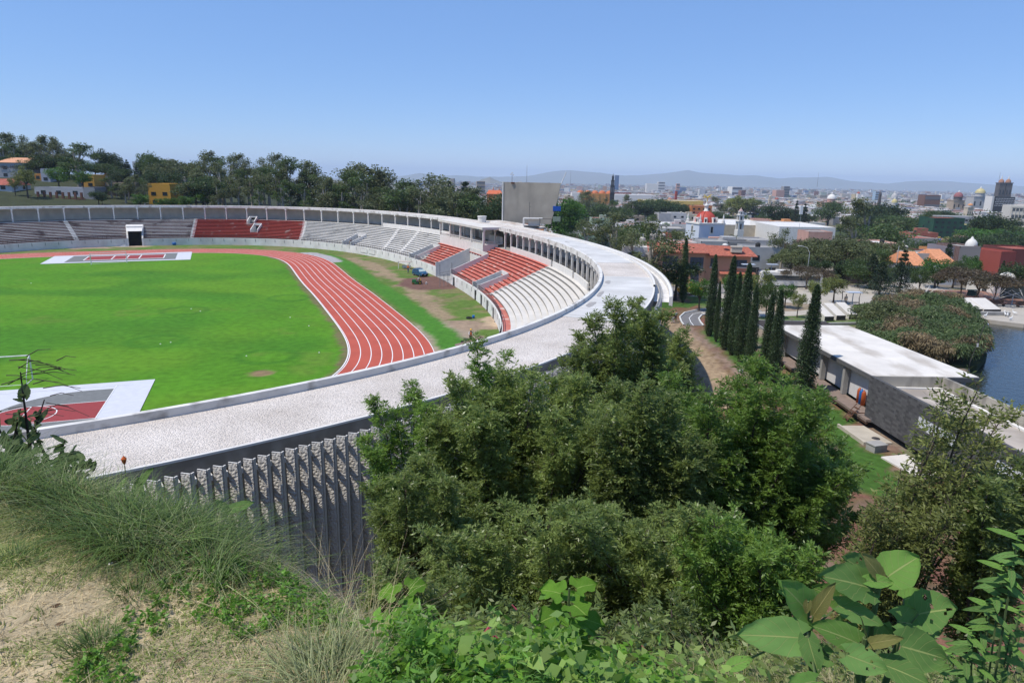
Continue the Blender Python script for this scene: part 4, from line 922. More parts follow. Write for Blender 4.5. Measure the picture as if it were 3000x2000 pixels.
PROT = {
 'round': [tree_proto('laurel_tree', 10, 4.6, 'round', L_dark, R1, nclump=46, per=110, size=.36), tree_proto('laurel_tree', 10, 4.9, 'round', L_mid, R1, nclump=50, per=100, size=.36)],
 'euc': [tree_proto('eucalyptus_tree', 20, 5.2, 'tall', L_euc, R1, trunk=M_palebark, nclump=48, per=100, size=.42, limbs=8, droop=.5), tree_proto('eucalyptus_tree', 20, 6.0, 'tall', L_euc, R1, trunk=M_palebark, nclump=40, per=105, size=.42, limbs=7, droop=.5),
         tree_proto('eucalyptus_tree', 20, 4.6, 'tall', L_mid, R1, trunk=M_palebark, nclump=36, per=110, size=.42, limbs=7, droop=.4)],
 'bright': [tree_proto('leafy_tree', 9, 3.6, 'round', L_bright, R1, nclump=38, per=110, size=.32)],
 'yel': [tree_proto('leafy_tree', 9, 3.4, 'round', L_yel, R1, nclump=34, per=100, size=.32)],
 'brown': [tree_proto('pepper_tree', 8.5, 5.0, 'spread', L_brown, R1, nclump=60, per=110, size=.26, droop=.9, base=.3)],
 'willow': [tree_proto('pepper_tree', 11, 5.2, 'willow', L_euc, R1, nclump=60, per=120, size=.34, droop=1.4)],
 'cone': [tree_proto('cedar_tree', 13, 4.6, 'cone', L_con, R1, nclump=110, per=60, size=.36, base=.12), tree_proto('cedar_tree', 13, 3.3, 'cone', L_con, R1, nclump=90, per=60, size=.34, base=.1)],
 'cyp': [tree_proto('cypress_tree', 11, .85, 'column', L_cyp, R1, nclump=170, per=150, size=.13, base=.05), tree_proto('cypress_tree', 11, .78, 'column', L_cyp, R1, nclump=170, per=150, size=.13, base=.04), tree_proto('cypress_tree', 11, .92, 'column', L_cyp, R1, nclump=180, per=150, size=.13, base=.06)],
 'shrub': [tree_proto('green_shrub', 3, 1.5, 'round', L_bright, R1, nclump=22, per=80, size=.2, base=.1)],
}
PKIDS = {k: [kids(o) for o in v] for k, v in PROT.items()}
def tree(kind, x, y, h, label, group=None, z=None, wid=1.0, var=None):
    i = var if var is not None else rnd.randrange(len(PROT[kind])); src = PROT[kind][i]; s = h/src['proto_h']
    c = src.copy(); COL.objects.link(c); c.location = (x, y, g1(x, y) if z is None else z); c.rotation_euler.z = rnd.uniform(0, 6.28); c.scale = (s*wid, s*wid, s)
    if 'proto_h' in c: del c['proto_h']
    tag(c, label, 'tree', group)
    for ch in PKIDS[kind][i]: d = ch.copy(); COL.objects.link(d); d.parent = c
    return c
def treepx(kind, px, base, top, Y, label, group=None, wid=1.0, var=None):
    """tree whose trunk stands Y m ahead in line with px; its height reaches the line of sight at `top`"""
    x = WD(px, base, Y)[0]; z0 = g1(x, Y); zt = WD(px, top, Y)[2]; h = max(zt-z0, 1.5); return tree(kind, x, Y, h, label, group, z0, wid, var)

# ------------------------------------------------------------------ the row of cypresses
cy = [(2000, 885, 700, 115.7), (2077, 984, 748, 90.0), (2097, 1001, 826, 86.7), (2122, 1023, 752, 82.6), (2142, 1039, 800, 80.0), (2168, 1058, 775, 77.0), (2195, 1088, 835, 72.7), (2237, 1100, 860, 70.2), (2266, 1112, 852, 68.2), (2352, 1150, 838, 63.6)]
cl = ['lone cypress beside the round green tree by the stadium rim', 'first cypress of the row counted from the stadium, by the curved path', 'thin cypress with a bare brown foot, second in the row', 'wide tall cypress, third in the row along the lawn', 'cypress fourth in the row along the lawn', 'cypress fifth in the row along the lawn', 'cypress sixth in the row, with a white sack at its foot', 'cypress seventh in the row, before the white roof corner', 'cypress eighth in the row, close before the white roofed building', 'largest cypress of the row, standing against the white flat roof']
for i, (px, b, tp, Y) in enumerate(cy):
    c_ = treepx('cyp', px, b, tp, Y, cl[i], 'cypresses along the lawn', wid=(.8, .85, .6, .9, .8, .88, .75, .85, .8, 1.05)[i], var=i % 3); c_.rotation_euler.x = rnd.uniform(-.02, .02); c_.rotation_euler.y = rnd.uniform(-.02, .025)
    if i == 6:
        q = WD(px-12, b-2, Y-.3); mb = MB(); rows = [[(.3*cos(a)*k, .25*sin(a)*k, z) for k, z in ((1, 0), (1.05, .2), (.7, .4), (.2, .45))] for a in np.linspace(0, 2*pi, 9)[:-1]]; mb.grid(rows, close=True); o = mb.build('sack', mat('sack_white', (.6, .6, .58)), None, True, loc=(q[0]-.5, q[1], g1(q[0], q[1])-.02)); tag(o, 'white sack lying at the foot of a cypress', 'sack')
# park and street trees near the right side: (kind, px, base, top, Y, width, label)
PT_ = [
 ('round', 1978, 880, 765, 118, 1.15, 'round dark tree beside the stadium rim and the lone cypress'),
 ('bright', 2045, 935, 815, 108, .95, 'low bright green tree between the stadium rim and the cypress row'),
 ('bright', 2140, 900, 800, 112, .8, 'bright green tree behind the second and third cypress'),
 ('yel', 2215, 930, 790, 103, .8, 'tall narrow yellowish conifer-like tree behind the middle of the cypress row'),
 ('round', 2240, 960, 830, 98, .6, 'dark bush-like tree behind the sixth cypress'),
 ('yel', 2335, 925, 855, 104, .7, 'small yellow green tree left of the largest cypress'),
 ('yel', 2390, 915, 815, 110, .8, 'yellow green tree right of the largest cypress'),
 ('yel', 2440, 895, 808, 118, .95, 'dense rounded yellow green tree beside the lamp by the park path'),
 ('brown', 2360, 865, 770, 133, 1.1, 'brownish tree behind the yellow green trees'),
 ('brown', 2410, 860, 790, 140, 1.0, 'brownish drooping tree behind the bench shelter'),
 ('cone', 2545, 870, 745, 135, .95, 'dark spreading cedar left of the bare street pole'),
 ('cone', 2575, 860, 770, 128, 1.0, 'dark cedar with flat layers behind the papyrus bed'),
 ('cone', 2632, 870, 735, 130, .85, 'pointed cedar in front of the small house with the orange roof'),
 ('round', 2600, 868, 785, 138, .8, 'mid green tree between the two cedars'),
 ('round', 2690, 865, 790, 132, .85, 'dark round tree beside the white branching sculpture'),
 ('bright', 2735, 860, 755, 138, 1.0, 'bright green tree between the two orange roofs'),
 ('round', 2790, 845, 765, 150, 1.0, 'wide green tree behind the brown pepper trees'),
 ('brown', 2815, 860, 768, 128, .9, 'brown pepper tree with a thin trunk, left of the wider one'),
 ('brown', 2862, 866, 778, 122, 1.25, 'widest brown pepper tree with a curved trunk in the plaza'),
 ('brown', 2915, 862, 795, 124, .8, 'brown pepper tree beside the dark garden wall'),
 ('cone', 2930, 830, 765, 150, .6, 'pointed conifer in front of the red building'),
 ('round', 2985, 860, 770, 140, 1.1, 'dark green tree at the right edge beside the dark garden wall'),
 ('willow', 2470, 810, 690, 165, 1.0, 'drooping tree behind the curved street lamp'),
 ('round', 2500, 830, 760, 155, 1.0, 'green tree right of the curved street lamp'),
 ('euc', 2280, 840, 665, 165, .8, 'tall ragged olive conifer right of the orange house'),
 ('willow', 2310, 840, 720, 158, 1.0, 'olive drooping tree below the tall ragged one'),
 ('willow', 2390, 800, 690, 175, 1.1, 'soft olive tree before the white warehouse'),
 ('willow', 2445, 790, 695, 178, 1.1, 'soft olive tree with rounded crown before the dark tall ones'),
 ('euc', 2530, 760, 590, 262, 1.1, 'tallest dark tree before the row of laurels'),
 ('euc', 2495, 780, 640, 235, 1.1, 'dark ragged tree left of the tallest one'),
 ('round', 2570, 770, 660, 245, 1.1, 'dark green crown under the tallest tree'),
 ('willow', 2600, 790, 700, 180, 1.0, 'drooping grey green tree left of the grey walled houses'),
 ('euc', 1905, 790, 640, 120, 1.25, 'large olive tree rising over the curve of the stadium rim'),
 ('euc', 1800, 720, 615, 150, 1.3, 'olive tree behind the stadium rim right of the scoreboard'),
 ('euc', 1855, 760, 670, 140, 1.2, 'lower olive tree beside the large one over the stadium rim'),
 ('round', 1875, 700, 655, 170, 1.0, 'small green tree behind the olive trees at the rim'),
 ('euc', 1720, 690, 640, 190, .8, 'small thin tree between red wall and stadium rim'),
 ('round', 2510, 855, 780, 137, 1.1, 'dark green tree left of the spreading cedar'),
 ('round', 2480, 850, 765, 142, 1.0, 'green tree behind the solar lamp'),
 ('cone', 2450, 855, 770, 143, 1.0, 'dark cedar behind the rounded yellow green tree'),
 ('round', 2650, 850, 775, 150, 1.1, 'dark tree between two cedars behind the papyrus'),
 ('round', 2390, 840, 760, 150, 1.1, 'dark green tree among brownish ones'),
 ('willow', 2340, 820, 745, 163, 1.2, 'broad olive tree above the bus'),
 ('round', 2560, 830, 730, 168, 1.1, 'dark full tree left of the pinkish house'),
 ('bright', 2745, 850, 800, 140, 1.0, 'bright bushy tree under the second orange roof'),
 ('bright', 2300, 890, 830, 112, 1.0, 'fresh green shrub-like tree right of the cypress row'),
 ('brown', 2335, 745, 690, 230, .8, 'small brownish tree before the white warehouse'),
]
for k, px, b, tp, Y, wd, lab in PT_: treepx(k, px, b, tp, Y, lab, None, wd*(1.3 if Y > 115 else 1.12))
# ------------------------------------------------------------------ right-hand side: lake, promenade, lakeside building
def watermat():
    m = bpy.data.materials.new('lake_water'); m.use_nodes = True; n = m.node_tree.nodes; l = m.node_tree.links; b = n['Principled BSDF']
    b.inputs['Base Color'].default_value = (.022, .028, .022, 1); b.inputs['Roughness'].default_value = .07; b.inputs['Specular IOR Level'].default_value = .6
    tc = n.new('ShaderNodeTexCoord'); mp = n.new('ShaderNodeMapping'); mp.inputs['Scale'].default_value = (1, 1.0, 1); l.new(tc.outputs['Object'], mp.inputs[0])
    t = n.new('ShaderNodeTexNoise'); t.inputs['Scale'].default_value = 1.6; t.inputs['Detail'].default_value = 5; l.new(mp.outputs[0], t.inputs['Vector'])
    bp = n.new('ShaderNodeBump'); bp.inputs['Distance'].default_value = .07; l.new(t.outputs[0], bp.inputs['Height']); l.new(bp.outputs[0], b.inputs['Normal']); return m
mb = MB(); mb.face([(36, -25, -.55), (165, -25, -.55), (165, 75, -.55), (115, 107, -.55), (80, 110, -.55), (68, 108, -.55), (50, 90, -.55), (36, 70, -.55)]); o = mb.build('lake_water', watermat()); tag(o, kind='structure')
M_pave = mat('pale_paving', (.42, .38, .32), scale=.5, var=.08, rough=.9); M_asph = mat('grey_asphalt', (.17, .165, .165), scale=2, var=.1); M_kerb = mat('kerb_white', (.6, .6, .57)); M_street = mat('street_grey', (.24, .22, .20), scale=.3, var=.12)
M_redp2 = mat('reddish_paving', (.26, .14, .10), scale=.8, var=.15)
def slab(name, poly, z0, z1, m): mb = MB(); mb.prism(poly, z0, z1); o = mb.build(name, m); tag(o, kind='structure'); return o
slab('promenade_pavement', [W(2820, 905, 0)[:2], W(2880, 935, 0)[:2], W(3000, 950, 0)[:2], (150, 96), (165, 135), W(3000, 893, 0)[:2], W(2860, 890, 0)[:2]], -1.0, .05, M_pave)
slab('promenade_shore', [W(2875, 933, -.4)[:2], W(3000, 948, -.4)[:2], (150, 94), (150, 97.5), W(3000, 944, 0)[:2], W(2872, 928, 0)[:2]], -1.2, -.3, M_conc)
slab('plaza_pavement', [W(2400, 893, 0)[:2], W(2500, 893, 0)[:2], W(2700, 870, 0)[:2], W(2840, 860, 0)[:2], W(2700, 828, 0)[:2], W(2380, 840, 0)[:2], W(2100, 850, 0)[:2], W(2020, 868, 0)[:2]], -.3, .04, M_pave)
slab('red_plaza_pavement', [W(2690, 850, 0)[:2], W(2820, 905, 0)[:2], W(2900, 892, 0)[:2], W(3000, 890, 0)[:2], W(3000, 868, 0)[:2], W(2850, 850, 0)[:2]], -.3, .045, M_redp2)
slab('park_path_pavement', [W(2050, 915, 0)[:2], W(2330, 912, 0)[:2], W(2500, 893, 0)[:2], W(2500, 905, 0)[:2], W(2330, 926, 0)[:2], W(2080, 928, 0)[:2]], -.3, .048, M_pave)
slab('street_road', [W(1960, 862, 0)[:2], W(2060, 862, 0)[:2], W(2420, 838, 0)[:2], W(2420, 828, 0)[:2], W(1960, 838, 0)[:2]], -.3, .044, M_street)
# curved cycle path with kerbs
cl_ = [(26.2, 96.6), (26.4, 99), (26.9, 102), (28.3, 105.2), (30.8, 107.6), (34.5, 109.2), (40, 110)]
def ribbon(mb, pts, o0, o1, z0, z1=None):
    rows = []
    for i, p in enumerate(pts):
        a = np.array(pts[max(i-1, 0)]); b = np.array(pts[min(i+1, len(pts)-1)]); t = unit(b-a); n = np.array([t[1], -t[0]])
        A = np.array(p)+n*o0; B = np.array(p)+n*o1
        rows.append([(*A, z0), (*A, z1), (*B, z1), (*B, z0)] if z1 is not None else [(*A, z0), (*B, z0)])
    mb.grid(rows)
mb = MB(); ribbon(mb, cl_, -1.3, 1.3, .03); o = mb.build('cycle_path', M_asph); tag(o, kind='structure')
mb = MB(); ribbon(mb, cl_, -1.5, -1.3, -.1, .16); ribbon(mb, cl_, 1.3, 1.5, -.1, .16); o = mb.build('cycle_path_kerb', M_kerb); tag(o, kind='structure')
mb = MB(); ribbon(mb, cl_, -.05, .05, .036); o = mb.build('cycle_path_line', M_line); tag(o, kind='structure')
# ---- lakeside building
lk = thing('lakeside_building', 'long low lakeside building with white flat roof and dark block wing', 'building', (35, 60, 0)); O = Vector((35, 60, 0))
def lb(mb, name, m, label=None, smooth=False):
    o = mb.build(name, m, lk, smooth); o.location = -O
    if label: o['label'] = label
    return o
M_wroof = patchmat('white_membrane_roof', (.66, .62, .56), (.42, .37, .31), .35, .60, .08, (1.0, .35, 1))
mb = MB(); rf = [(31.0, 79.0), (40.0, 79.6), (41.4, 58.2), (37.2, 57.9), (31.9, 57.2)]; mb.prism(rf, 3.78, 4.0); lb(mb, 'roof', M_wroof)
mb = MB()
for a, b in zip([rf[0], rf[4]], [rf[4], rf[0]][:1]): mb.box(((a[0]+b[0])/2-.07, (a[1]+b[1])/2, 3.62), (.14, abs(a[1]-b[1]), .36), math.atan2(b[0]-a[0], -(b[1]-a[1]))*1.0)
mb.box((39.3, 57.95, 3.55), (4.3, .15, .42), .03); lb(mb, 'roof_edge', mat('roof_edge_grey', (.11, .11, .11)))
mb = MB(); xw = 32.0
mb.box((32.5, 68.0, .85), (.2, 21.5, 2.9)); lb(mb, 'lakefront_wall', mat('white_render', (.62, .62, .62), var=.05))
mb = MB()
for y in (57.9, 62.8, 67.6, 72.6, 78.2): mb = MB(); mb.box((31.95, y, .8), (.45, .42, 2.95)); lb(mb, 'wall_pier', M_conc)
mb = MB(); mb.box((40, 68.5, -1), (.4, 21, 4.7)); mb.box((36, 79.0, .0), (7, .3, 3.7)); lb(mb, 'rear_wall', M_conc)
M_deck = mat('brown_deck', (.23, .175, .145), scale=1.5, var=.15); mb = MB(); mb.box((31.3, 66.0, .55), (1.6, 21, .22)); lb(mb, 'deck', M_deck)
mb = MB(); mb.box((30.62, 66.0, .35), (.12, 21, .25)); 
for y in np.arange(57, 76, 2.6): mb.box((30.9, y, -.9), (.2, .2, 1.3))
lb(mb, 'deck_frame', mat('dark_brown_beam', (.09, .05, .035)))
# block wing
M_block = brickmat('dark_block_wall', (.11, .11, .112), (.055, .055, .058), (.085, .085, .085), scale=2.0, bw=.8, bh=.4)
def blockwall():
    m = M_block; n = m.node_tree.nodes; l = m.node_tree.links; t = [x for x in n if x.type == 'TEX_BRICK'][0]; tc = [x for x in n if x.type == 'TEX_COORD'][0]
    sp = n.new('ShaderNodeSeparateXYZ'); cb = n.new('ShaderNodeCombineXYZ'); l.new(tc.outputs['Object'], sp.inputs[0]); l.new(sp.outputs[1], cb.inputs[0]); l.new(sp.outputs[2], cb.inputs[1]); l.new(cb.outputs[0], t.inputs['Vector'])
blockwall()
mb = MB(); xa, ya, xb, yb = 30.9, 56.6, 32.0, 33.0
def wx(y): return xa+(xb-xa)*(ya-y)/(ya-yb)
# wall with two louvre openings, built from pieces
ops = [(45.2, 49.6), (36.5, 41.5)]; ys = sorted([ya, yb]+[v for o_ in ops for v in o_])
for y0, y1 in zip(ys[:-1], ys[1:]):
    op = any(abs(y0-a) < .01 for a, b in ops)
    for z0, z1 in (((.6, 2.35), (3.3, 4.4)) if op else ((.6, 4.4),)):
        P = [(wx(y0), y0), (wx(y0)+.3, y0), (wx(y1)+.3, y1), (wx(y1), y1)]; mb.prism(P, z0, z1)
lb(mb, 'block_wall', M_block)
for a, b in ops:
    mb = MB()
    for k in range(10): z = 2.38+k*.092; mb.face([(wx(a)+.02, a, z), (wx(b)+.02, b, z), (wx(b)+.10, b, z+.07), (wx(a)+.10, a, z+.07)])
    mb.face([(wx(a)+.14, a, 2.35), (wx(b)+.14, b, 2.35), (wx(b)+.14, b, 3.3), (wx(a)+.14, a, 3.3)], m=1); lb(mb, 'louvre_window', [mat('louvre_white', (.62, .63, .64), rough=.5), M_iron])
M_parc = patchmat('streaked_parapet', (.40, .37, .31), (.13, .12, .11), .5, .6, .1, (1, 1, .4))
mb = MB(); mb.prism([(31.3, 56.65), (37.4, 56.75), (37.4, 56.5), (31.3, 56.4)], 3.2, 4.4)
mb.prism([(37.35, 56.6), (38.4, 30), (38.1, 30), (37.1, 56.45)], -1, 4.4); lb(mb, 'parapet', M_parc)
mb = MB(); mb.prism([(31.25, 56.4), (37.2, 56.45), (38.15, 31), (32.3, 31)], 3.1, 3.35); lb(mb, 'wing_roof', patchmat('tan_roof_deck', (.50, .44, .37), (.30, .26, .22), .3, .52, .12))
mb = MB(); mb.box((36.9, 50, 3.35), (.35, 13, .15), .04); mb.box((34.3, 56.3, 3.35), (5.8, .25, .14)); lb(mb, 'roof_upstand', M_wht)
mb = MB(); mb.box((33.5, 45, -1.2), (3, 23, 2)); lb(mb, 'foundation', mat('dark_earth_void', (.035, .02, .015)))
q = WD(2853, 1100, 59.2); t = thing('antenna_mast', 'thin leaning radio mast at the corner of the white flat roof', 'antenna', (q[0]-.6, 59.2, 4.0)); mb = MB(); mb.tube([(0, 0, 0), (.05, 0, 1.2), (.75, 0, 4.6)], .03, 5); mb.build('pole', M_iron, t); mb = MB(); mb.box((.42, 0, 2.5), (.12, .12, .32)); mb.build('box', M_wht, t)
M_can = mat('canister_orange', (.40, .085, .02), rough=.5)
for i, (dy, c, lab) in enumerate(((0, M_can, 'left orange gas canister against the white wall'), (-.42, M_bdrum, 'blue gas canister between the two orange ones'), (-.84, M_can, 'right orange gas canister against the white wall'))):
    mb = MB(); mb.lathe([(0, 0), (.19, 0), (.19, 1.15), (.12, 1.32), (.05, 1.36), (.05, 1.45), (0, 1.45)], n=12); y = WD(2507, 1160, 60)[1]+.6
    o = mb.build('gas_canister', c, None, True, loc=(32.1, 60.2+dy, .78)); tag(o, lab, 'canister', 'gas canisters by the wall')
# dark slatted pergola at the far end
t = thing('pergola', 'dark slatted timber pergola at the far end of the white roof', 'pergola', (31.5, 81.5, 0)); mb = MB()
for k in range(22): mb.box((3.2, -2.4+k*.24, 3.35), (9.5, .07, .14))
mb.build('slats', mat('weathered_timber', (.13, .11, .10)), t); mb = MB(); 
for x, y in ((-1.4, -2.5), (-1.4, 2.7), (7.8, 2.7)): mb = MB(); mb.box((x, y, 0), (.2, .2, 3.4)); mb.build('post', M_conc, t)
mb = MB(); mb.box((-1.55, 0, 3.2), (.16, 5.4, .3)); mb.box((3.2, 2.8, 3.2), (9.5, .16, .3)); mb.build('beam', mat('beam_grey', (.3, .3, .3)), t)
# concrete pad etc. beside the wing
mb = MB(); mb.prism([(28.3, 55.6), (30.5, 55.7), (30.9, 51.8), (28.5, 51.6)], -.1, .16); mb.prism([(28.2, 55.7), (28.35, 55.7), (28.6, 51.5), (28.4, 51.5)], -.1, .3); o = mb.build('concrete_pad', mat('tan_concrete', (.46, .41, .33), scale=1)); tag(o, 'tan concrete pad with a round manhole beside the dark block wall', 'slab')
mb = MB(); mb.lathe([(0, 0), (.33, 0), (.3, .03), (0, .03)], n=16); o = mb.build('manhole_cover', M_iron, None, loc=(30.0, 52.7, .165)); tag(o, 'round dark manhole cover on the tan concrete pad', 'manhole')
mb = MB(); mb.box((0, 0, 0), (1.2, .9, .55)); mb.box((.0, 0, .55), (1.3, 1.0, .08)); o = mb.build('concrete_box', M_conc, None, loc=(28.9, 50.5, 0), rz=.3); tag(o, 'small concrete box near the tan pad', 'box')
mb = MB(); mb.prism([(28.5, 49), (30.8, 49.6), (31.2, 45.6), (29.2, 45.2)], -.1, .12); o = mb.build('paving_slab', M_plas); tag(o, 'pinkish paving slabs behind the leafy shrub at the block wall', 'slab')
t = thing('metal_steps', 'rusty metal steps leaning down from the brown deck', 'steps', (30.4, 57.0, 0)); mb = MB()
for dx in (0, .7): mb.tube([(-.8, dx, .05), (.3, dx, 1.5)], .04, 4)
for k in range(4): mb.box((-.6+k*.25, .35, .2+k*.32), (.22, .7, .04))
mb.tube([(-1.0, -.4, 1.0), (.5, -.4, 1.0)], .04, 4); mb.build('frame', mat('rusty_steel', (.10, .05, .03)), t)
# ---- papyrus bed
L_pap = leafmat('papyrus_green', (.12, .17, .06), (.07, .11, .038), trans=.3, scale=.25); L_papb = leafmat('papyrus_brown', (.27, .20, .11), (.17, .14, .07), trans=.3, scale=.3)
POLY = [W(2560, 925, 0)[:2], W(2640, 908, 0)[:2], W(2780, 908, 0)[:2], W(2835, 945, 0)[:2], W(2870, 1010, 0)[:2], W(2890, 1050, -.3)[:2], W(2860, 1085, -.3)[:2], (49, 75.5), (44, 79.5), (44, 84), (48, 92), W(2555, 965, 0)[:2]]
def papyrus(name, m, lab, n, sel, seed):
    R = np.random.RandomState(seed); P = np.array(POLY); lo = P.min(0); hi = P.max(0); pts = R.uniform(lo, hi, (n*6, 2)); pts = pts[inpoly(pts[:, 0], pts[:, 1], POLY)]
    v = vnoise(pts[:, 0], pts[:, 1], 3.2, 77)+.5*(vnoise(pts[:, 0], pts[:, 1], 1.1, 78)-.5)+.28*sstep(pts[:, 1], 88, 118)-.10
    pts = pts[(v > .60) if sel else (v <= .60)][:n]; k = 46; VV = []; FF = []; LV = []
    hgt = .5+1.7*R.rand(len(pts))**.7+1.1*vnoise(pts[:, 0], pts[:, 1], 4, 79)+1.3*vnoise(pts[:, 0], pts[:, 1], 1.5, 80)
    C = np.c_[pts, hgt-.4]; idx = np.repeat(np.arange(len(C)), k); a = R.uniform(0, 2*pi, len(idx)); el = R.uniform(-.5, 1.2, len(idx)); D = np.c_[np.cos(a)*np.cos(el), np.sin(a)*np.cos(el), np.sin(el)]; rr = R.uniform(.3, .7, len(idx))
    P1 = C[idx]+D*rr[:, None]*np.array([1, 1, .7]); D2 = unit(D+np.array([0, 0, -1.1])); V, F, lv = leaves(P1, D2, .46, .10, R)
    tone = R.rand(len(C)); lv = np.clip(.3*lv+.7*np.repeat(tone[idx], 4), 0, 1); o = npmesh(name, V, F, m, None, lv); tag(o, kind='stuff', label=lab, cat='papyrus'); return o
papyrus('papyrus', L_pap, 'dense green papyrus bed beside the lake', 2300, False, 5); papyrus('papyrus', L_papb, 'brown dried papyrus tufts within the lakeside bed', 1300, True, 6)
mb = MB(); mb.prism(POLY, -1, .25); o = mb.build('papyrus_stems', mat('papyrus_stems', (.03, .045, .015), rough=1)); tag(o, 'dark mass of papyrus stems at the lake edge', 'papyrus', kind='stuff')
treepx('willow', 2568, 985, 872, 93, 'greyish willow-like bush between the white roof and the papyrus bed', None, 1.5)
# ---- slanted skylight boxes, lamps, benches, sculptures
def skylight(px, py, w, lab, yaw, grp):
    p = W(px, py, 0); t = thing('skylight', lab, 'skylight', p, yaw, grp); mb = MB(); mb.face([(-w/2, -1.8, .75), (w/2, -1.8, .75), (w/2, 1.9, 2.0), (-w/2, 1.9, 2.0)])
    mb.face([(-w/2, -1.8, 0), (-w/2, -1.8, .75), (-w/2, 1.9, 2.0), (-w/2, 1.9, 0)]); mb.face([(w/2, -1.8, 0), (w/2, 1.9, 0), (w/2, 1.9, 2.0), (w/2, -1.8, .75)]); mb.face([(-w/2, 1.9, 0), (w/2, 1.9, 0), (w/2, 1.9, 2.0), (-w/2, 1.9, 2.0)]); mb.build('housing', M_cwht, t)
    mb = MB(); mb.box((0, -1.82, 0), (w, .06, .74)); mb.build('front_pane', M_iron, t)
skylight(2408, 934, 1.5, 'left white wedge skylight beside the pergola', .15, 'wedge skylights by the pergola'); skylight(2442, 931, 1.5, 'middle white wedge skylight beside the pergola', .15, 'wedge skylights by the pergola'); skylight(2478, 928, 1.5, 'right white wedge skylight beside the pergola, nearest the lamp', .15, 'wedge skylights by the pergola')
skylight(2843, 912, 3.0, 'left white wedge skylight on the promenade', .1, 'wedge skylights on the promenade'); skylight(2881, 913, 3.0, 'right white wedge skylight on the promenade', .1, 'wedge skylights on the promenade')
mb = MB(); p = W(2480, 940, 0); mb.box((0, 0, 0), (8, .5, .35)); o = mb.build('planter_ledge', M_conc, None, loc=(p[0]-2, p[1]-3, 0), rz=.15); tag(o, 'low concrete ledge in front of the three wedge skylights', 'ledge')
mb = MB(); p = W(2885, 922, 0); mb.box((0, 0, 0), (9, .8, .6)); o = mb.build('planter_ledge', M_conc, None, loc=(p[0]-1, p[1]-.5, 0)); tag(o, 'low concrete ledge in front of the promenade skylights', 'ledge')
def lamp(px, base, top, Y, lab, kind='panel'):
    x = WD(px, base, Y)[0]; z0 = g1(x, Y); h = WD(px, top, Y)[2]-z0; t = thing('street_lamp', lab, 'lamp', (x, Y, z0)); mb = MB(); mb.tube([(0, 0, 0), (0, 0, h)], [.10, .06], 6); mb.build('pole', mat('pole_grey', (.42, .43, .44), rough=.5), t)
    if kind == 'panel': mb = MB(); mb.box((.1, 0, h), (2.2, 1.2, .1)); mb.build('panel', mat('panel_pale', (.5, .53, .58), rough=.3), t)
    elif kind == 'arm': mb = MB(); mb.tube([(0, 0, h-.2), (-.6, 0, h+.9), (-2.0, 0, h+1.3)], .06, 5); mb.box((-2.3, 0, h+1.2), (.8, .3, .15)); mb.build('arm', M_wht, t)
    elif kind == 'flood': mb = MB(); mb.box((0, 0, h), (1.4, .8, 4.2), taper=(.8, .5)); mb.build('floodlight', mat('flood_white', (.6, .62, .62)), t)
    elif kind == 'pole': pass
    return t
lamp(2492, 918, 857, 104, 'solar lamp with flat panel beside the right wedge skylight'); lamp(2178, 905, 775, 118, 'solar lamp in front of the orange house', 'panel'); lamp(2367, 782, 738, 150, 'street lamp with a curved arm among the trees', 'arm'); lamp(2255, 830, 775, 140, 'thin lamp in front of the parked white bus', 'panel')
lamp(2342, 665, 628, 330, 'tall floodlight column above the white warehouse', 'flood'); lamp(2622, 800, 720, 160, 'bare concrete pole between the small houses', 'pole'); lamp(2783, 780, 728, 175, 'bare concrete pole right of the orange tiled roof', 'pole'); lamp(2964, 890, 865, 120, 'short post by the dark garden wall', 'pole')
def sculpture(px, py, lab, s=1.0):
    p = W(px, py, 0); t = thing('branching_sculpture', lab, 'sculpture', p, 0, 'white branching sculptures'); mb = MB()
    for i in range(9): a = pi*(.12+.76*i/8); L = (2.4+1.3*abs(i-4)/4)*s; mb.tube([(0, 0, .5), (L*cos(a), (i % 3-1)*.9, .6+L*.55*sin(a)+.5)], .05, 4)
    mb.build('branches', M_wht, t); mb = MB(); mb.tube([(0, 0, 0), (0, 0, .6)], .14, 6); mb.build('stem', M_wht, t)
sculpture(2698, 879, 'white branching sculpture behind the papyrus bed'); sculpture(2915, 884, 'white branching sculpture beside the brown pepper trees'); sculpture(3000, 886, 'white branching sculpture cut by the right edge of the view')
def bench(px, py, lab):
    p = W(px, py, 0); t = thing('park_bench', lab, 'bench', p, 0, 'benches on the promenade'); mb = MB(); mb.box((0, 0, .4), (2.4, .7, .12)); mb.build('seat', mat('bench_brown', (.12, .07, .05)), t); mb = MB(); mb.box((0, .35, .5), (2.4, .1, .6)); mb.build('backrest', mat('bench_brown', (.12, .07, .05)), t)
    for x in (-1, 1): mb = MB(); mb.box((x, 0, 0), (.12, .6, .4)); mb.build('leg', M_iron, t)
bench(2922, 897, 'left dark bench on the promenade below the white sculpture'); bench(2998, 901, 'right dark bench on the promenade at the edge of the view')
p = W(2490, 893, 0); t = thing('bench_shelter', 'dark curved frame shelter beside the park path', 'shelter', p); mb = MB()
for x in (-1.6, 1.6): mb.tube([(x, 0, 0), (x*.9, 0, 1.2), (x, 0, 2.3)], .07, 5)
mb.tube([(-1.6, 0, 2.3), (1.6, 0, 2.3)], .07, 5); mb.box((0, 0, .4), (3.0, .5, .1)); mb.build('frame', M_iron, t)
p = W(2848, 866, 0); mb = MB(); mb.box((0, 0, 0), (1.6, .9, 1.0), taper=(.9, .9)); mb.box((0, 0, 1.0), (1.7, 1.0, .12)); o = mb.build('utility_cabinet', mat('cabinet_teal', (.05, .10, .09)), None, loc=p); tag(o, 'small dark green cabinet on the reddish paving', 'cabinet')
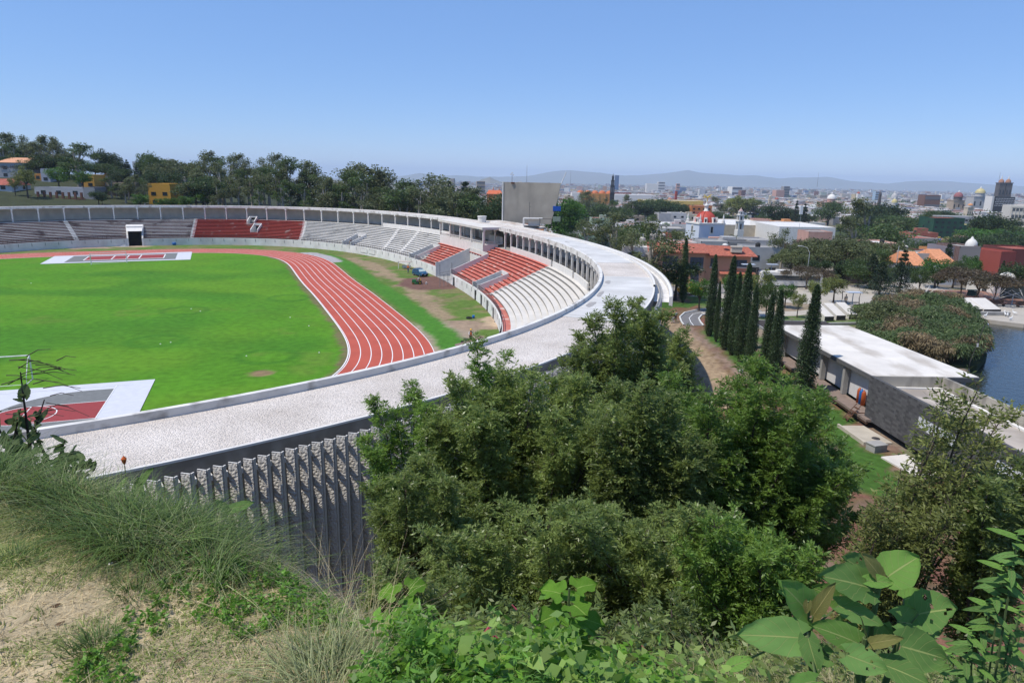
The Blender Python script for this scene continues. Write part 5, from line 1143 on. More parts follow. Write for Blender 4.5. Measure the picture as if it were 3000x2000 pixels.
# geese
gs = None; geese = [(2893, 953, 'swimming', 0), (2886, 930, '', 1), (2938, 922, '', 1), (2944, 926, '', 1), (2951, 928, '', 1), (2971, 922, '', 1), (2960, 939, '', 1)]
gl = ['white goose swimming beside the papyrus bed', 'white goose under the concrete ledge', 'first goose of the group on the pale shore', 'second goose of the group on the pale shore', 'third goose of the group on the pale shore', 'goose standing apart on the right of the shore', 'white goose stretching at the edge of the water']
for (px, py, _, land), lab in zip(geese, gl):
    p = W(px, py, .05 if land else -.5); t = thing('goose', lab, 'goose', p, rnd.uniform(0, 6), 'white geese by the lake')
    if gs is None:
        P = [(0, 0, .38), (-.22, 0, .36), (-.42, 0, .42), (.2, 0, .42), (.30, 0, .60), (.33, 0, .78), (.40, 0, .82), (0, .08, .3), (0, .08, 0), (0, -.08, .3), (0, -.08, 0)]
        gs = skinfig('body', P, [(0, 1), (1, 2), (0, 3), (3, 4), (4, 5), (5, 6), (0, 7), (7, 8), (0, 9), (9, 10)], [.15, .13, .04, .11, .05, .05, .045, .04, .02, .04, .02], mat('goose_white', (.75, .75, .73)), t)
    else: c = gs.copy(); COL.objects.link(c); c.parent = t
    if not land: t.location.z -= .2
# ------------------------------------------------------------------ houses
def cm_(n, c, **k): return mat(n, c, rough=.9, var=.10, scale=.5, **k)
WALLS = {'white': (.58, .56, .53), 'cream': (.52, .44, .33), 'grey': (.28, .27, .26), 'pale grey': (.42, .41, .40), 'orange': (.55, .25, .10), 'pink': (.50, .30, .24), 'yellow': (.58, .42, .13), 'brick red': (.33, .12, .08), 'green': (.33, .42, .32), 'blue': (.12, .22, .42), 'tan': (.38, .30, .22)}
WM = {k: cm_('wall_'+k.replace(' ', '_'), v) for k, v in WALLS.items()}
ROOFS = {'red': (.33, .10, .07), 'white': (.64, .62, .59), 'grey': (.33, .32, .30), 'terracotta': (.40, .21, .15), 'dark': (.10, .10, .10)}
RM = {k: mat('roof_'+k, v, rough=.95, scale=.9, var=.22) for k, v in ROOFS.items()}
M_win = mat('window_dark', (.025, .03, .035), rough=.2, spec=.5); M_tank = mat('tank_black', (.03, .03, .03)); M_tankw = mat('tank_cream', (.5, .47, .42))
_wm = {}
def shared(mb, key, m):
    if key not in _wm:
        me = bpy.data.meshes.new(key); me.from_pydata(mb.v, [], mb.f); me.materials.append(m); me.update(); _wm[key] = me
    return _wm[key]
ub = MB(); ub.box((0, 0, 0), (1, 1, 1)); tk = MB(); tk.lathe([(0, 0), (.55, 0), (.58, .9), (.4, 1.15), (.15, 1.25), (0, 1.25)], n=8)
wf = MB(); wf.box((0, 0, 0), (1, .12, 1))
def child(me, name, parent, loc, sc, rz=0):
    o = bpy.data.objects.new(name, me); COL.objects.link(o); o.parent = parent; o.location = loc; o.scale = sc; o.rotation_euler.z = rz; return o
def house(x, y, w, d, h, wall, roof, rz, label, group=None, z=None, nwin=None, tank=True, parapet=True, pitched=False, name='house', cat='house', extra=True):
    z = g1(x, y)-.4 if z is None else z
    t = thing(name, label, cat, (x, y, z), rz, group); R = rnd
    mb = MB(); mb.box((0, 0, 0), (w, d, h)); 
    if R.random() < .5 and not pitched and extra: mb.box((R.uniform(-.25, .25)*w, R.uniform(-.1, .2)*d, h), (w*R.uniform(.3, .45), d*R.uniform(.3, .5), R.uniform(1.8, 2.6)))
    if parapet and not pitched:
        for a, b, c, e in ((0, -d/2+.08, w+.06, .16), (0, d/2-.08, w+.06, .16), (-w/2+.08, 0, .16, d), (w/2-.08, 0, .16, d)): mb.box((a, b, h-.02), (c, e, .5))
    mb.build('wall', wall, t)
    mb = MB()
    if pitched:
        a = w/2+.4; b = d/2+.4; rh = pitched if isinstance(pitched, float) else 1.5
        mb.face([(-a, -b, h-.1), (a, -b, h-.1), (a*.75, 0, h+rh), (-a*.75, 0, h+rh)]); mb.face([(a, b, h-.1), (-a, b, h-.1), (-a*.75, 0, h+rh), (a*.75, 0, h+rh)]); mb.face([(a, -b, h-.1), (a, b, h-.1), (a*.75, 0, h+rh)]); mb.face([(-a, b, h-.1), (-a, -b, h-.1), (-a*.75, 0, h+rh)]); mb.face([(-a, -b, h-.1), (-a, b, h-.1), (a, b, h-.1), (a, -b, h-.1)])
    else: mb.box((0, 0, h+.003), (w-.3, d-.3, .06))
    mb.build('roof', roof, t)
    st = max(1, int(h/2.9)); nwin = nwin if nwin is not None else max(1, int(w/4))
    if nwin:
        me = shared(wf, 'window', M_win)
        for s in range(st):
            for i in range(nwin):
                if R.random() < .12: continue
                child(me, 'window', t, (-w/2+w*(i+.5)/nwin+R.uniform(-.2, .2), -d/2-.0, .9+s*2.9), (min(1.7, w/nwin*.5), 1, 1.25))
            if R.random() < .8:
                for sd_ in (-1, 1): child(me, 'window', t, (sd_*w/2, R.uniform(-.2, .2)*d, .9+s*2.9), (1.3, 1, 1.2), pi/2)
    if tank and R.random() < .75:
        o = bpy.data.objects.new('water_tank', shared(tk, 'tank_a', M_tank) if R.random() < .6 else shared(tk, 'tank_b', M_tankw)); COL.objects.link(o); o.parent = t; o.location = (R.uniform(-.3, .3)*w, R.uniform(-.35, .3)*d, h+.02); o.scale = (1.1, 1.1, 1.1)
    return t
def hpx(pl, pr, base, top, Y, wall, roof, label, d=9, rz=0, z=None, **k):
    """house whose front spans the lines of sight pl..pr at Y m ahead, its roof edge on line `top`"""
    c = (pl+pr)/2; x = WD(c, base, Y)[0]; w_ = WD(pr, top, Y)[0]-WD(pl, top, Y)[0]; z0 = (g1(x, Y)-.4) if z is None else z; zt = WD(c, top, Y)[2]
    k.setdefault('extra', False); return house(x, Y+d/2, w_, d, max(zt-z0, 2), wall, roof, rz, label, z=z0, parapet=k.pop('parapet', True), **k)
def mw(n, c): return mat(n, c, var=.06, scale=.4)
# named buildings on the right ------------------------------------------------
def orange_house():
    w_o = mat('salmon_wall', (.50, .27, .17), var=.05, scale=.5); a = W(2105, 846, 0); t = thing('orange_house', 'two-storey salmon orange house with red tiled roof behind the cypresses', 'house', (28.9+6, 137, -.6), radians(-6)); 
    for nm, (x0, x1, y0, y1, h) in {'wall': (-7.5, 3.4, 0, 9, 7.2), 'side_wing': (3.4, 12.5, 1.2, 9, 6.6), 'white_wing': (-13, -7.5, 1.5, 8, 7.6)}.items():
        mb = MB(); mb.box(((x0+x1)/2, (y0+y1)/2, 0), (x1-x0, y1-y0, h)); mb.build(nm, w_o if nm != 'white_wing' else M_wht, t)
    M_tile = mat('red_tile', (.36, .115, .075), rough=.9, scale=2.5, var=.3); mb = MB()
    mb.face([(-8, -.7, 7.0), (4.0, -.7, 7.0), (4.0, 5, 8.3), (-8, 5, 8.3)]); mb.face([(-8, -.7, 6.85), (4, -.7, 6.85), (4, -.7, 7.0), (-8, -.7, 7.0)]); mb.face([(4, .2, 6.5), (13.6, .2, 6.5), (12.6, 5, 7.9), (4, 5, 8.1)]); mb.face([(4, .2, 6.35), (13.6, .2, 6.35), (13.6, .2, 6.5), (4, .2, 6.5)]); mb.face([(4.0, -.7, 7.0), (4.0, -.7, 6.2), (4.0, 5, 8.1), (4.0, 5, 8.3)]); mb.face([(6.5, -.2, 2.9), (13.5, -.2, 2.9), (13.5, 1.2, 3.3), (6.5, 1.2, 3.3)]); mb.build('roof', M_tile, t)
    M_f = mat('sill_cream', (.5, .44, .36)); M_g = mat('grid_window', (.06, .08, .11), rough=.15, spec=.6)
    for x, z, w_, h_ in ((-3.4, 3.6, 3.0, 2.5), (1.8, 3.7, 2.6, 2.3), (-2.4, .8, 2.2, 1.7), (1.6, .9, 1.6, 1.8), (-10.5, 4.3, 2.2, 2.2), (10.6, 4.3, 2.4, 1.3), (5.2, 4.2, 1.0, 1.6)):
        y = -.04 if -7 < x < 3.4 else (1.16 if x > 3.4 else 1.46); mb = MB(); mb.box((x, y-.02, z), (w_, .1, h_)); f = mb.build('window', M_g, t)
        mb = MB(); mb.box((x, y-.14, z-.35), (w_+.3, .35, .3)); mb.build('sill', M_f, f); mb = MB(); [mb.box((x-w_/2+w_*(i+1)/4, y-.1, z), (.06, .05, h_)) for i in range(3)]; mb.box((x, y-.11, z+h_/2), (w_, .05, .06)); mb.build('frame', M_iron, f)
    for x, y in ((-6.6, 6), (-5.6, 7), (-4.6, 6.4), (-8.8, 4.5)): mb = MB(); mb.lathe([(0, 0), (.62, 0), (.62, 1.5), (.4, 1.75), (0, 1.8)], (x, y, 8.3 if x > -8 else 7.6), 12); mb.build('water_tank', M_tankw, t)
    mb = MB(); mb.box((-5.6, 6.6, 7.1), (3.4, 2.2, 1.2)); mb.build('tank_stand', RM['red'], t); mb = MB(); mb.box((9.6, 1.6, 7.1), (2.0, 1.4, 1.0)); mb.box((9.6, 1.6, 8.1), (2.2, 1.6, .2)); mb.build('chimney', M_f, t)
    mb = MB(); mb.lathe([(0, .3), (.35, .2), (.6, 0)], (7.6, 3, 8.4), 10); mb.build('satellite_dish', M_wht, t)
orange_house()
t = thing('street_railing', 'long pale street railing in front of the orange house', 'railing', (28, 126, -.2), radians(-4)); mb = MB()
for i in range(46): mb.box((i*.45, 0, 0), (.07, .07, 2.0))
mb.box((10, 0, 1.95), (20.5, .1, .08)); mb.box((10, 0, 1.3), (20.5, .1, .08)); mb.box((10, .1, -.2), (20.5, .25, .7)); mb.build('bars', mat('bar_grey', (.36, .36, .35)), t)
# white bus, yellow truck
p = WD(2310, 845, 136); t = thing('bus', 'long white bus partly hidden behind the yellow green trees', 'bus', (p[0], 136, g1(p[0], 136)), radians(-4)); mb = MB(); mb.box((0, 0, .5), (12, 2.4, 2.5)); mb.box((0, 0, 3.0), (11.6, 2.2, .18)); mb.box((-1, 0, 3.18), (3.4, 1.6, .3)); mb.build('body', M_wht, t)
mb = MB(); mb.box((0, -1.22, 1.6), (11, .06, .9)); mb.build('window_band', M_glass, t)
for x in (-4, 4): wheel(.5, .3, x, -1.05, t)
p = WD(2022, 858, 124); t = thing('pickup_truck', 'yellow truck with rails half hidden behind the lone cypress', 'truck', (p[0], 124, .05), radians(8)); mb = MB(); mb.box((-.9, 0, .55), (2.9, 1.7, .6)); mb.box((1.3, 0, .5), (1.7, 1.7, .75)); mb.box((.95, 0, 1.2), (1.0, 1.6, .6), taper=(.75, .9)); mb.build('body', mat('truck_yellow', (.62, .36, .03), rough=.4), t)
mb = MB(); [mb.box((-2.2+i*.45, s*.8, 1.1), (.06, .05, 1.0)) for i in range(7) for s in (-1, 1)]; mb.box((-.9, -.8, 2.05), (2.9, .06, .08)); mb.box((-.9, .8, 2.05), (2.9, .06, .08)); mb.build('rails', mat('truck_yellow', (0.62, .36, .03)), t)
for x in (-1.6, 1.4):
    for y in (-.75, .75): wheel(.36, .22, x, y, t)
H_ = hpx
H_(1945, 2005, 800, 735, 146, M_wht, RM['red'], 'white house with black window left of the orange house', d=10)
H_(1880, 1960, 800, 755, 150, WM['brick red'], RM['red'], 'low red walled building behind the stadium rim left of the white house', d=8)
H_(1965, 2040, 760, 716, 185, WM['white'], RM['terracotta'], 'white house with cream upper storey below the red-domed church', d=10)
H_(1935, 1965, 760, 690, 200, WM['brick red'], RM['red'], 'small red cube house with water tank left of the church', d=8)
H_(2050, 2130, 760, 712, 190, WM['pale grey'], RM['grey'], 'pale grey house with several water tanks behind the orange house', d=10)
H_(2130, 2215, 760, 715, 200, WM['grey'], RM['dark'], 'dark grey shed-like house behind the orange house', d=10)
H_(2190, 2260, 745, 708, 215, WM['pale grey'], RM['grey'], 'grey unplastered house right of the black water tank', d=12)
H_(2185, 2290, 780, 730, 165, WM['pale grey'], RM['grey'], 'rough concrete house right of the orange house', d=8)
H_(2565, 2632, 770, 718, 182, WM['pink'], RM['white'], 'pinkish grey flat roofed house by the bare concrete pole', d=12)
H_(2642, 2742, 745, 701, 300, mw('rough_grey', (.38, .35, .31)), RM['red'], 'rough grey walled hall with red roof and white skylights', d=16, tank=False, nwin=0)
H_(2632, 2705, 765, 738, 178, mw('maroon_wall', (.13, .065, .05)), RM['terracotta'], 'dark brown walled house below the rough grey hall', d=7, nwin=3)
H_(2668, 2765, 772, 748, 170, mw('pale_old', (.45, .42, .37)), RM['white'], 'long pale old wall house above the orange roofed house', d=7, nwin=1)
H_(2657, 2710, 800, 776, 158, mw('white_blue', (.5, .52, .55)), mat('roof_bright_orange', (.60, .26, .13), scale=2, var=.2), 'white house with bright orange tiled roof in front of a cedar', d=10, pitched=2.6, nwin=1, tank=False)
H_(2752, 2796, 800, 772, 165, mw('white_blue', (.5, .52, .55)), mat('roof_bright_orange', (.60, .26, .13), scale=2, var=.2), 'second house with bright orange tiled roof left of the mauve house', d=14, pitched=2.8, nwin=0, tank=False)
H_(2768, 2802, 780, 728, 178, mw('mauve_wall', (.25, .22, .24)), RM['grey'], 'mauve grey narrow house beside the dark conifer', d=9, nwin=0)
H_(2804, 2866, 775, 727, 176, brickmat('brown_brick', (.17, .10, .09), (.14, .09, .08), (.3, .27, .25), scale=.4), RM['grey'], 'brown brick house with white dome tank on its roof', d=10, nwin=0, tank=False)
p = WD(2846, 715, 180); mb = MB(); mb.lathe([(0, 0), (1.3, 0), (1.45, .5), (1.3, 1.3), (.9, 1.9), (.35, 2.3), (.3, 2.6), (0, 2.9)], n=14); o = mb.build('dome_tank', M_wht, None, True, loc=(p[0], 180, WD(2846, 726, 180)[2]+.1)); tag(o, 'white onion-shaped tank on the brown brick house', 'tank')
H_(2735, 2772, 775, 735, 186, WM['orange'], RM['terracotta'], 'small orange house between the blue shed and the mauve house', d=8)
H_(2708, 2740, 760, 742, 184, WM['blue'], RM['white'], 'small blue shed beside the small orange house', d=6, tank=False)
# red building on the right edge
t = H_(2905, 2958, 780, 742, 178, mw('red_paint_wall', (.30, .075, .06)), RM['red'], 'red office building with a long window band at the right edge', d=16, nwin=0, rz=radians(12)); 
for o in [c for c in kids(t) if c.name.startswith('window')]: bpy.data.objects.remove(o)
child(shared(wf, 'window', M_win), 'window_band', t, (0, -8.05, 3.0), (4.2, 1, 1.5))
H_(2958, 3060, 780, 735, 184, mw('dark_red_wall', (.15, .05, .045)), RM['red'], 'dark red block attached to the red office building', d=12, nwin=0, tank=False)
H_(2910, 2985, 850, 830, 132, M_wht, RM['white'], 'low white house behind the dark garden wall', d=8)
p = WD(2938, 870, 128); mb = MB(); mb.box((0, 0, 0), (22, .3, 2.6)); o = mb.build('garden_wall', mat('garden_wall_dark', (.06, .07, .065)), None, loc=(p[0]+9, 126, -.2)); tag(o, 'long dark green grey garden wall at the right edge', 'wall')
p = WD(2290, 815, 142); mb = MB(); mb.box((0, 0, 0), (24, .4, 2.6)); mb.box((0, 0, 2.6), (24, .5, .15)); o = mb.build('boundary_wall', mat('dark_wall', (.07, .055, .05)), None, loc=(p[0]+8, 146, -.6)); tag(o, 'long dark wall with a pale coping behind the bus', 'wall')
mb = MB(); mb.lathe([(0, 0), (.7, 0), (.5, 2.2), (1.5, 3.0), (1.6, 3.6), (1.0, 4.4), (0, 4.7)], n=14); p = WD(2948, 825, 140); o = mb.build('water_tower', M_wht, None, True, loc=(p[0], 140, g1(p[0], 140))); tag(o, 'white mushroom-shaped water tower behind the dark garden wall', 'tower')
# green building
GW = mat('green_mural', (.022, .085, .045), rough=.8, scale=.12, col2=(.012, .04, .03)); 
t = H_(2728, 2818, 700, 641, 420, GW, RM['red'], 'dark green painted building with red roof edge', d=16, nwin=5, tank=False); t2 = H_(2818, 2868, 705, 661, 425, GW, mat('roof_yellow_edge', (.5, .42, .2)), 'lower dark green block with yellow roof rim and white end wall', d=18, nwin=2, tank=False)
H_(2760, 2860, 660, 636, 455, WM['pale grey'], RM['white'], 'pale rooftop block behind the dark green building', d=12, tank=False)
# beige office block
t = thing('office_block', 'big cream office block with long window bands cut by the right edge', 'building', (WD(2955, 640, 470)[0], 470, -22), radians(-18)); MBs = mat('cream_office', (.62, .58, .50)); w_ = 60
zt = WD(2975, 602, 470)[2]; zb = -22; mb = MB(); mb.box((w_/2, 8, 0), (w_, 16, zt-zb)); mb.build('wall', MBs, t)
for k in range(6): mb = MB(); mb.box((w_/2, -.05, (zt-zb)-3.6-k*4.6), (w_-2, .2, 2.1)); mb.build('window_band', mat('office_glass', (.10, .11, .12), rough=.2), t); 
mb = MB(); [mb.box((1+i*2.1, -.2, 4), (.35, .3, zt-zb-6)) for i in range(28)]; mb.build('mullions', MBs, t)
# ---------------- church with the red dome
def church_dome():
    M_cb = mat('church_pale_blue', (.60, .64, .71), var=.05); M_dm = mat('dome_red', (.47, .07, .045), rough=.6, var=.12, scale=.6); Y = 352; z0 = -11.5
    x = WD(2062, 700, Y)[0]; t = thing('church', 'pale blue church block with a big ribbed red dome and white lantern', 'church', (x, Y, z0), radians(14))
    sc = 1.0; zb = WD(2062, 655, Y)[2]-z0; hw = (WD(2105, 680, Y)[0]-WD(2012, 680, Y)[0])/2*.86
    mb = MB(); mb.box((0, 0, 0), (hw*2, hw*2, zb)); mb.build('nave_block', M_cb, t); mb = MB(); mb.box((0, 0, zb), (hw*2.1, hw*2.1, .7)); mb.build('cornice', M_wht, t)
    R = (WD(2087, 655, Y)[0]-WD(2026, 655, Y)[0])/2; hd = WD(2056, 622, Y)[2]-z0-zb
    mb = MB(); mb.lathe([(R*cos(a), .7+hd*sin(a)) for a in np.linspace(0, pi/2*.97, 9)], (0, 0, zb), 24); mb.build('dome', M_dm, t, True)
    mb = MB()
    for k in range(8): a0_ = 2*pi*k/8; mb.tube([((R+.08)*cos(a)*cos(a0_), (R+.08)*cos(a)*sin(a0_), zb+.7+(hd+.08)*sin(a)) for a in np.linspace(0, pi/2*.95, 7)], .16, 4)
    mb.build('dome_ribs', mat('rib_dark_red', (.36, .06, .04)), t)
    mb = MB(); mb.lathe([(1.3, 0), (1.3, .5), (.95, .6), (.95, 2.4), (1.25, 2.6), (.9, 3.4), (.3, 3.9), (.15, 4.8), (0, 5.0)], (0, 0, zb+hd+.5), 10); mb.build('lantern', M_wht, t, True)
    for k in range(4):
        a = pi/4+k*pi/2; mb = MB(); mb.lathe([(.8, 0), (.8, 1.4), (.45, 1.6), (.35, 3.2), (.05, 4.6), (0, 4.7)], (hw*1.3*cos(a), hw*1.3*sin(a), zb+.6), 8); mb.build('pinnacle', M_wht, t)
    for k in range(8):
        a = 2*pi*k/8+.3; mb = MB(); mb.box((R*1.0*cos(a), R*1.0*sin(a), zb+.7), (1.6, 1.6, 2.6), a, taper=(.8, .9)); d_ = mb.build('dormer', M_wht, t); mb = MB(); mb.box(((R+.75)*cos(a), (R+.75)*sin(a), zb+1.0), (.2, .8, 1.6), a); mb.build('dormer_window', M_win, d_)
    for a in (0, 1):
        mb = MB(); mb.box((0 if a == 0 else -hw-.02, -hw-.02 if a == 0 else 0, zb*.55), (2.2 if a == 0 else .2, .2 if a == 0 else 2.2, 4.2)); f = mb.build('window', M_wht, t); mb = MB(); mb.box((0 if a == 0 else -hw-.14, -hw-.14 if a == 0 else 0, zb*.55+.5), (1.1 if a == 0 else .1, .1 if a == 0 else 1.1, 3.0)); mb.build('pane', M_win, f)
    # bell tower
    Y = 372; x = WD(2163, 700, Y)[0]; z0 = -13; t = thing('bell_tower', 'slender white tiered church bell tower right of the red dome', 'tower', (x, Y, z0), radians(10)); k = (WD(2163, 610, Y)[2]-z0)/30.0
    mb = MB(); mb.box((0, 0, 0), (5.6*k, 5.6*k, 12*k)); mb.build('base', M_wht, t)
    for j, (z, w2, h2) in enumerate(((12, 5.2, 7), (19.6, 4.4, 4.6), (24.6, 3.0, 2.4))):
        mb = MB(); mb.box((0, 0, z*k), (w2*.8*k, w2*.8*k, h2*k)); [mb.box((sx*w2*.42*k, sy*w2*.42*k, z*k), (.6*k, .6*k, h2*k)) for sx in (-1, 1) for sy in (-1, 1)]; mb.box((0, 0, (z+h2)*k), (w2*1.15*k, w2*1.15*k, .55*k)); b = mb.build('tier', M_wht, t)
        mb = MB(); mb.box((0, -w2*.41*k, (z+.7)*k), (w2*.28*k, .1, h2*.65*k)); mb.box((-w2*.41*k, 0, (z+.7)*k), (.1, w2*.28*k, h2*.65*k)); mb.build('opening', M_win, b)
    mb = MB(); mb.lathe([(1.7*k, 0), (1.5*k, 1*k), (.5*k, 1.8*k), (.4*k, 2.4*k), (0, 3.4*k)], (0, 0, 27.5*k), 10); mb.build('cupola', mat('cupola_pink', (.5, .36, .33)), t, True)
church_dome()
def hall(pl, pr, base, top, Y, wall, roof, lab, d=30, rz=0, name='warehouse', cat='warehouse', z=None): return hpx(pl, pr, base, top, Y, wall, roof, lab, d=d, rz=rz, nwin=0, tank=False, name=name, cat=cat)
hall(2110, 2290, 700, 662, 385, WM['cream'], RM['white'], 'left long white roofed warehouse behind the bell tower', 60); hall(2280, 2445, 700, 668, 350, M_wht, RM['white'], 'right long white roofed warehouse with pale wall', 45)
hall(1915, 2010, 700, 672, 380, WM['grey'], mat('corrugated_grey', (.38, .36, .33)), 'grey corrugated shed left of the red-domed church', 22); hall(1925, 2020, 690, 660, 420, WM['pale grey'], RM['white'], 'pale warehouse behind the grey corrugated shed', 30)
H_(2365, 2435, 720, 682, 300, WM['pink'], RM['grey'], 'pink walled house with grey roof before the white warehouse', d=12)
hall(1930, 1965, 645, 627, 470, WM['pale grey'], RM['grey'], 'unfinished grey concrete building among dark trees', 16, name='house', cat='building'); H_(1965, 2010, 650, 626, 480, WM['white'], RM['grey'], 'white and grey house beside the unfinished concrete building', d=14)
H_(1662, 1698, 668, 638, 440, mw('strong_red', (.33, .03, .03)), RM['dark'], 'strong red cube house over the stadium rim', d=12, nwin=0)
H_(1680, 1712, 640, 615, 560, WM['green'], RM['white'], 'mint green house behind the strong red cube', d=12)
H_(1700, 1740, 650, 632, 520, M_wht, RM['white'], 'white gabled house right of the strong red cube', d=10, pitched=2.0)
H_(1655, 1680, 600, 577, 620, WM['tan'], RM['grey'], 'tan and maroon block right of the crane', d=18)
hall(1675, 1700, 600, 566, 700, M_wht, RM['white'], 'white block with blank walls left of the orange church', 20, name='house', cat='building')
# orange church with dark tower
t = thing('orange_church', 'long orange church with scalloped red domed roof', 'church', (WD(1740, 575, 860)[0], 860, -20), 0); x0 = WD(1690, 575, 860)[0]-WD(1740, 575, 860)[0]; x1 = -x0+4; zt = WD(1740, 567, 860)[2]+20; MO = mat('church_orange', (.52, .26, .08), scale=.2)
mb = MB(); mb.box(((x0+x1)/2, 8, 0), (x1-x0, 16, zt)); mb.build('wall', MO, t); 
for i in range(5): mb = MB(); mb.lathe([(4.6*cos(a), 3.6*sin(a)) for a in np.linspace(0, pi/2*.98, 5)], (x0+5+i*(x1-x0-10)/4, 8, zt), 12); mb.build('dome', mat('dome_red_orange', (.5, .16, .07)), t, True)
for i in range(6): mb = MB(); mb.box((x0+3+i*(x1-x0-6)/5, -.2, 0), (1.6, 1.2, zt)); mb.build('buttress', MO, t)
Yt = 850; t = thing('dark_bell_tower', 'tall slender dark stone bell tower beside the orange church', 'tower', (WD(1793, 575, Yt)[0], Yt, -20)); MD = mat('dark_stone', (.045, .045, .05), rough=.95, scale=.3, var=.3); z = 0; ht = WD(1793, 507, Yt)[2]+20; w_ = (WD(1799, 560, Yt)[0]-WD(1787, 560, Yt)[0])
for j, (f, ww) in enumerate(((.48, 1.0), (.20, .94), (.14, .72), (.08, .45))):
    mb = MB(); mb.box((0, 0, z), (w_*ww, w_*ww, ht*f)); mb.box((0, 0, z+ht*f-.8), (w_*ww*1.12, w_*ww*1.12, .8)); b = mb.build('tier', MD, t)
    if j in (1, 2): mb = MB(); [mb.box((sx*w_*ww*.22, -w_*ww*.5-.05, z+ht*f*.15), (w_*ww*.16, .2, ht*f*.6)) for sx in (-1, 1)]; mb.build('opening', mat('sky_gap', (.16, .17, .19)), b)
    z += ht*f
mb = MB(); mb.lathe([(1.4, 0), (1.2, 1), (.3, 2), (.15, ht*.08), (0, ht*.1)], (0, 0, z), 8); mb.build('spire', MD, t)
def tower(pl, pr, base, top, Y, m, lab, name='tower_block', d=None, cat='building', bands=None):
    c = (pl+pr)/2; x = WD(c, base, Y)[0]; w_ = WD(pr, top, Y)[0]-WD(pl, top, Y)[0]; z0 = g1(x, Y); h = WD(c, top, Y)[2]-z0; t = thing(name, lab, cat, (x, Y, z0), rnd.uniform(-.15, .15)); mb = MB(); mb.box((0, 0, 0), (w_, d or w_, h)); mb.build('wall', m, t)
    if bands:
        for k in range(bands): mb = MB(); mb.box((0, -(d or w_)/2-.1, h*(k+.45)/bands), (w_*.96, .3, h/bands*.4)); mb.build('window_band', mat('band_dark', (.13, .13, .14)), t)
    return t
tower(1800, 1812, 545, 514, 2600, mat('blue_glass', (.06, .12, .24), rough=.15, spec=.6), 'blue glass tower block right of the dark bell tower')
tower(1892, 1925, 556, 538, 2300, M_wht, 'blank white box building on the skyline', d=30); tower(1926, 1945, 556, 533, 2400, WM['white'], 'white office block beside the blank white box building', bands=4, d=25); tower(1980, 1990, 556, 538, 2000, WM['pink'], 'small pinkish tower block right of the white office block', bands=4)
tower(2137, 2168, 562, 547, 2000, M_wht, 'broad white building with gabled roof on the skyline', d=30, bands=2); tower(2267, 2292, 572, 557, 1700, WM['pink'], 'pink stepped block left of the grey skyline tower'); tower(2290, 2308, 570, 546, 1750, WM['grey'], 'grey skyline tower above the dark trees', bands=5)
tower(1305, 1322, 552, 532, 1250, WM['cream'], 'cream office block with dark bands on the left skyline', bands=5); tower(1320, 1332, 552, 523, 1255, WM['grey'], 'grey stair tower attached to the cream office block'); tower(1349, 1368, 552, 533, 1300, WM['cream'], 'low cream office block between the two taller ones', bands=4); tower(1396, 1420, 552, 531, 1300, WM['tan'], 'tan office block left of the scoreboard', bands=4)
tower(1516, 1529, 546, 532, 1900, M_wht, 'white tower block above the scoreboard', bands=0); tower(1470, 1487, 553, 540, 1400, WM['white'], 'white striped building left of the scoreboard top', bands=4)
tower(2698, 2740, 600, 571, 1050, mat('brown_block', (.16, .085, .06)), 'dark brown flat block on the city skyline', d=25, bands=2); tower(2560, 2578, 575, 561, 1500, mat('pale_blue_block', (.35, .45, .55)), 'pale blue office block behind the dark slender tower', bands=5)
tower(1977, 1983, 580, 560, 1000, mat('chimney_red', (.34, .06, .04)), 'thin red brick chimney among the rooftops', name='chimney', cat='chimney')
# museum with pale dots
Ym = 900; x = WD(2942, 595, Ym)[0]; t = thing('museum', 'black building covered with pale oval dots below the twin towers', 'building', (x, Ym, -24)); zt = WD(2942, 577, Ym)[2]+24; w_ = WD(2972, 585, Ym)[0]-WD(2913, 585, Ym)[0]; mb = MB(); mb.box((0, 8, 0), (w_, 16, zt)); mb.build('wall', mat('museum_black', (.03, .032, .035)), t)
mb = MB()
for r in range(5):
    for c in range(12): mb.lathe([(0, -.0), (.75, 0)], (0, 0, 0), 6) if False else mb.box((-w_/2+1.6+(c+.5*(r % 2))*w_/12.6, -.15, zt-2.6-r*2.2), (1.25, .2, .9), taper=(.7, 1))
o = mb.build('dots', mat('dot_pale', (.55, .56, .58)), t); mb = MB(); mb.box((-w_/2-1.4, 8, 0), (2.6, 14, zt+.6)); mb.build('white_wing', M_wht, t)
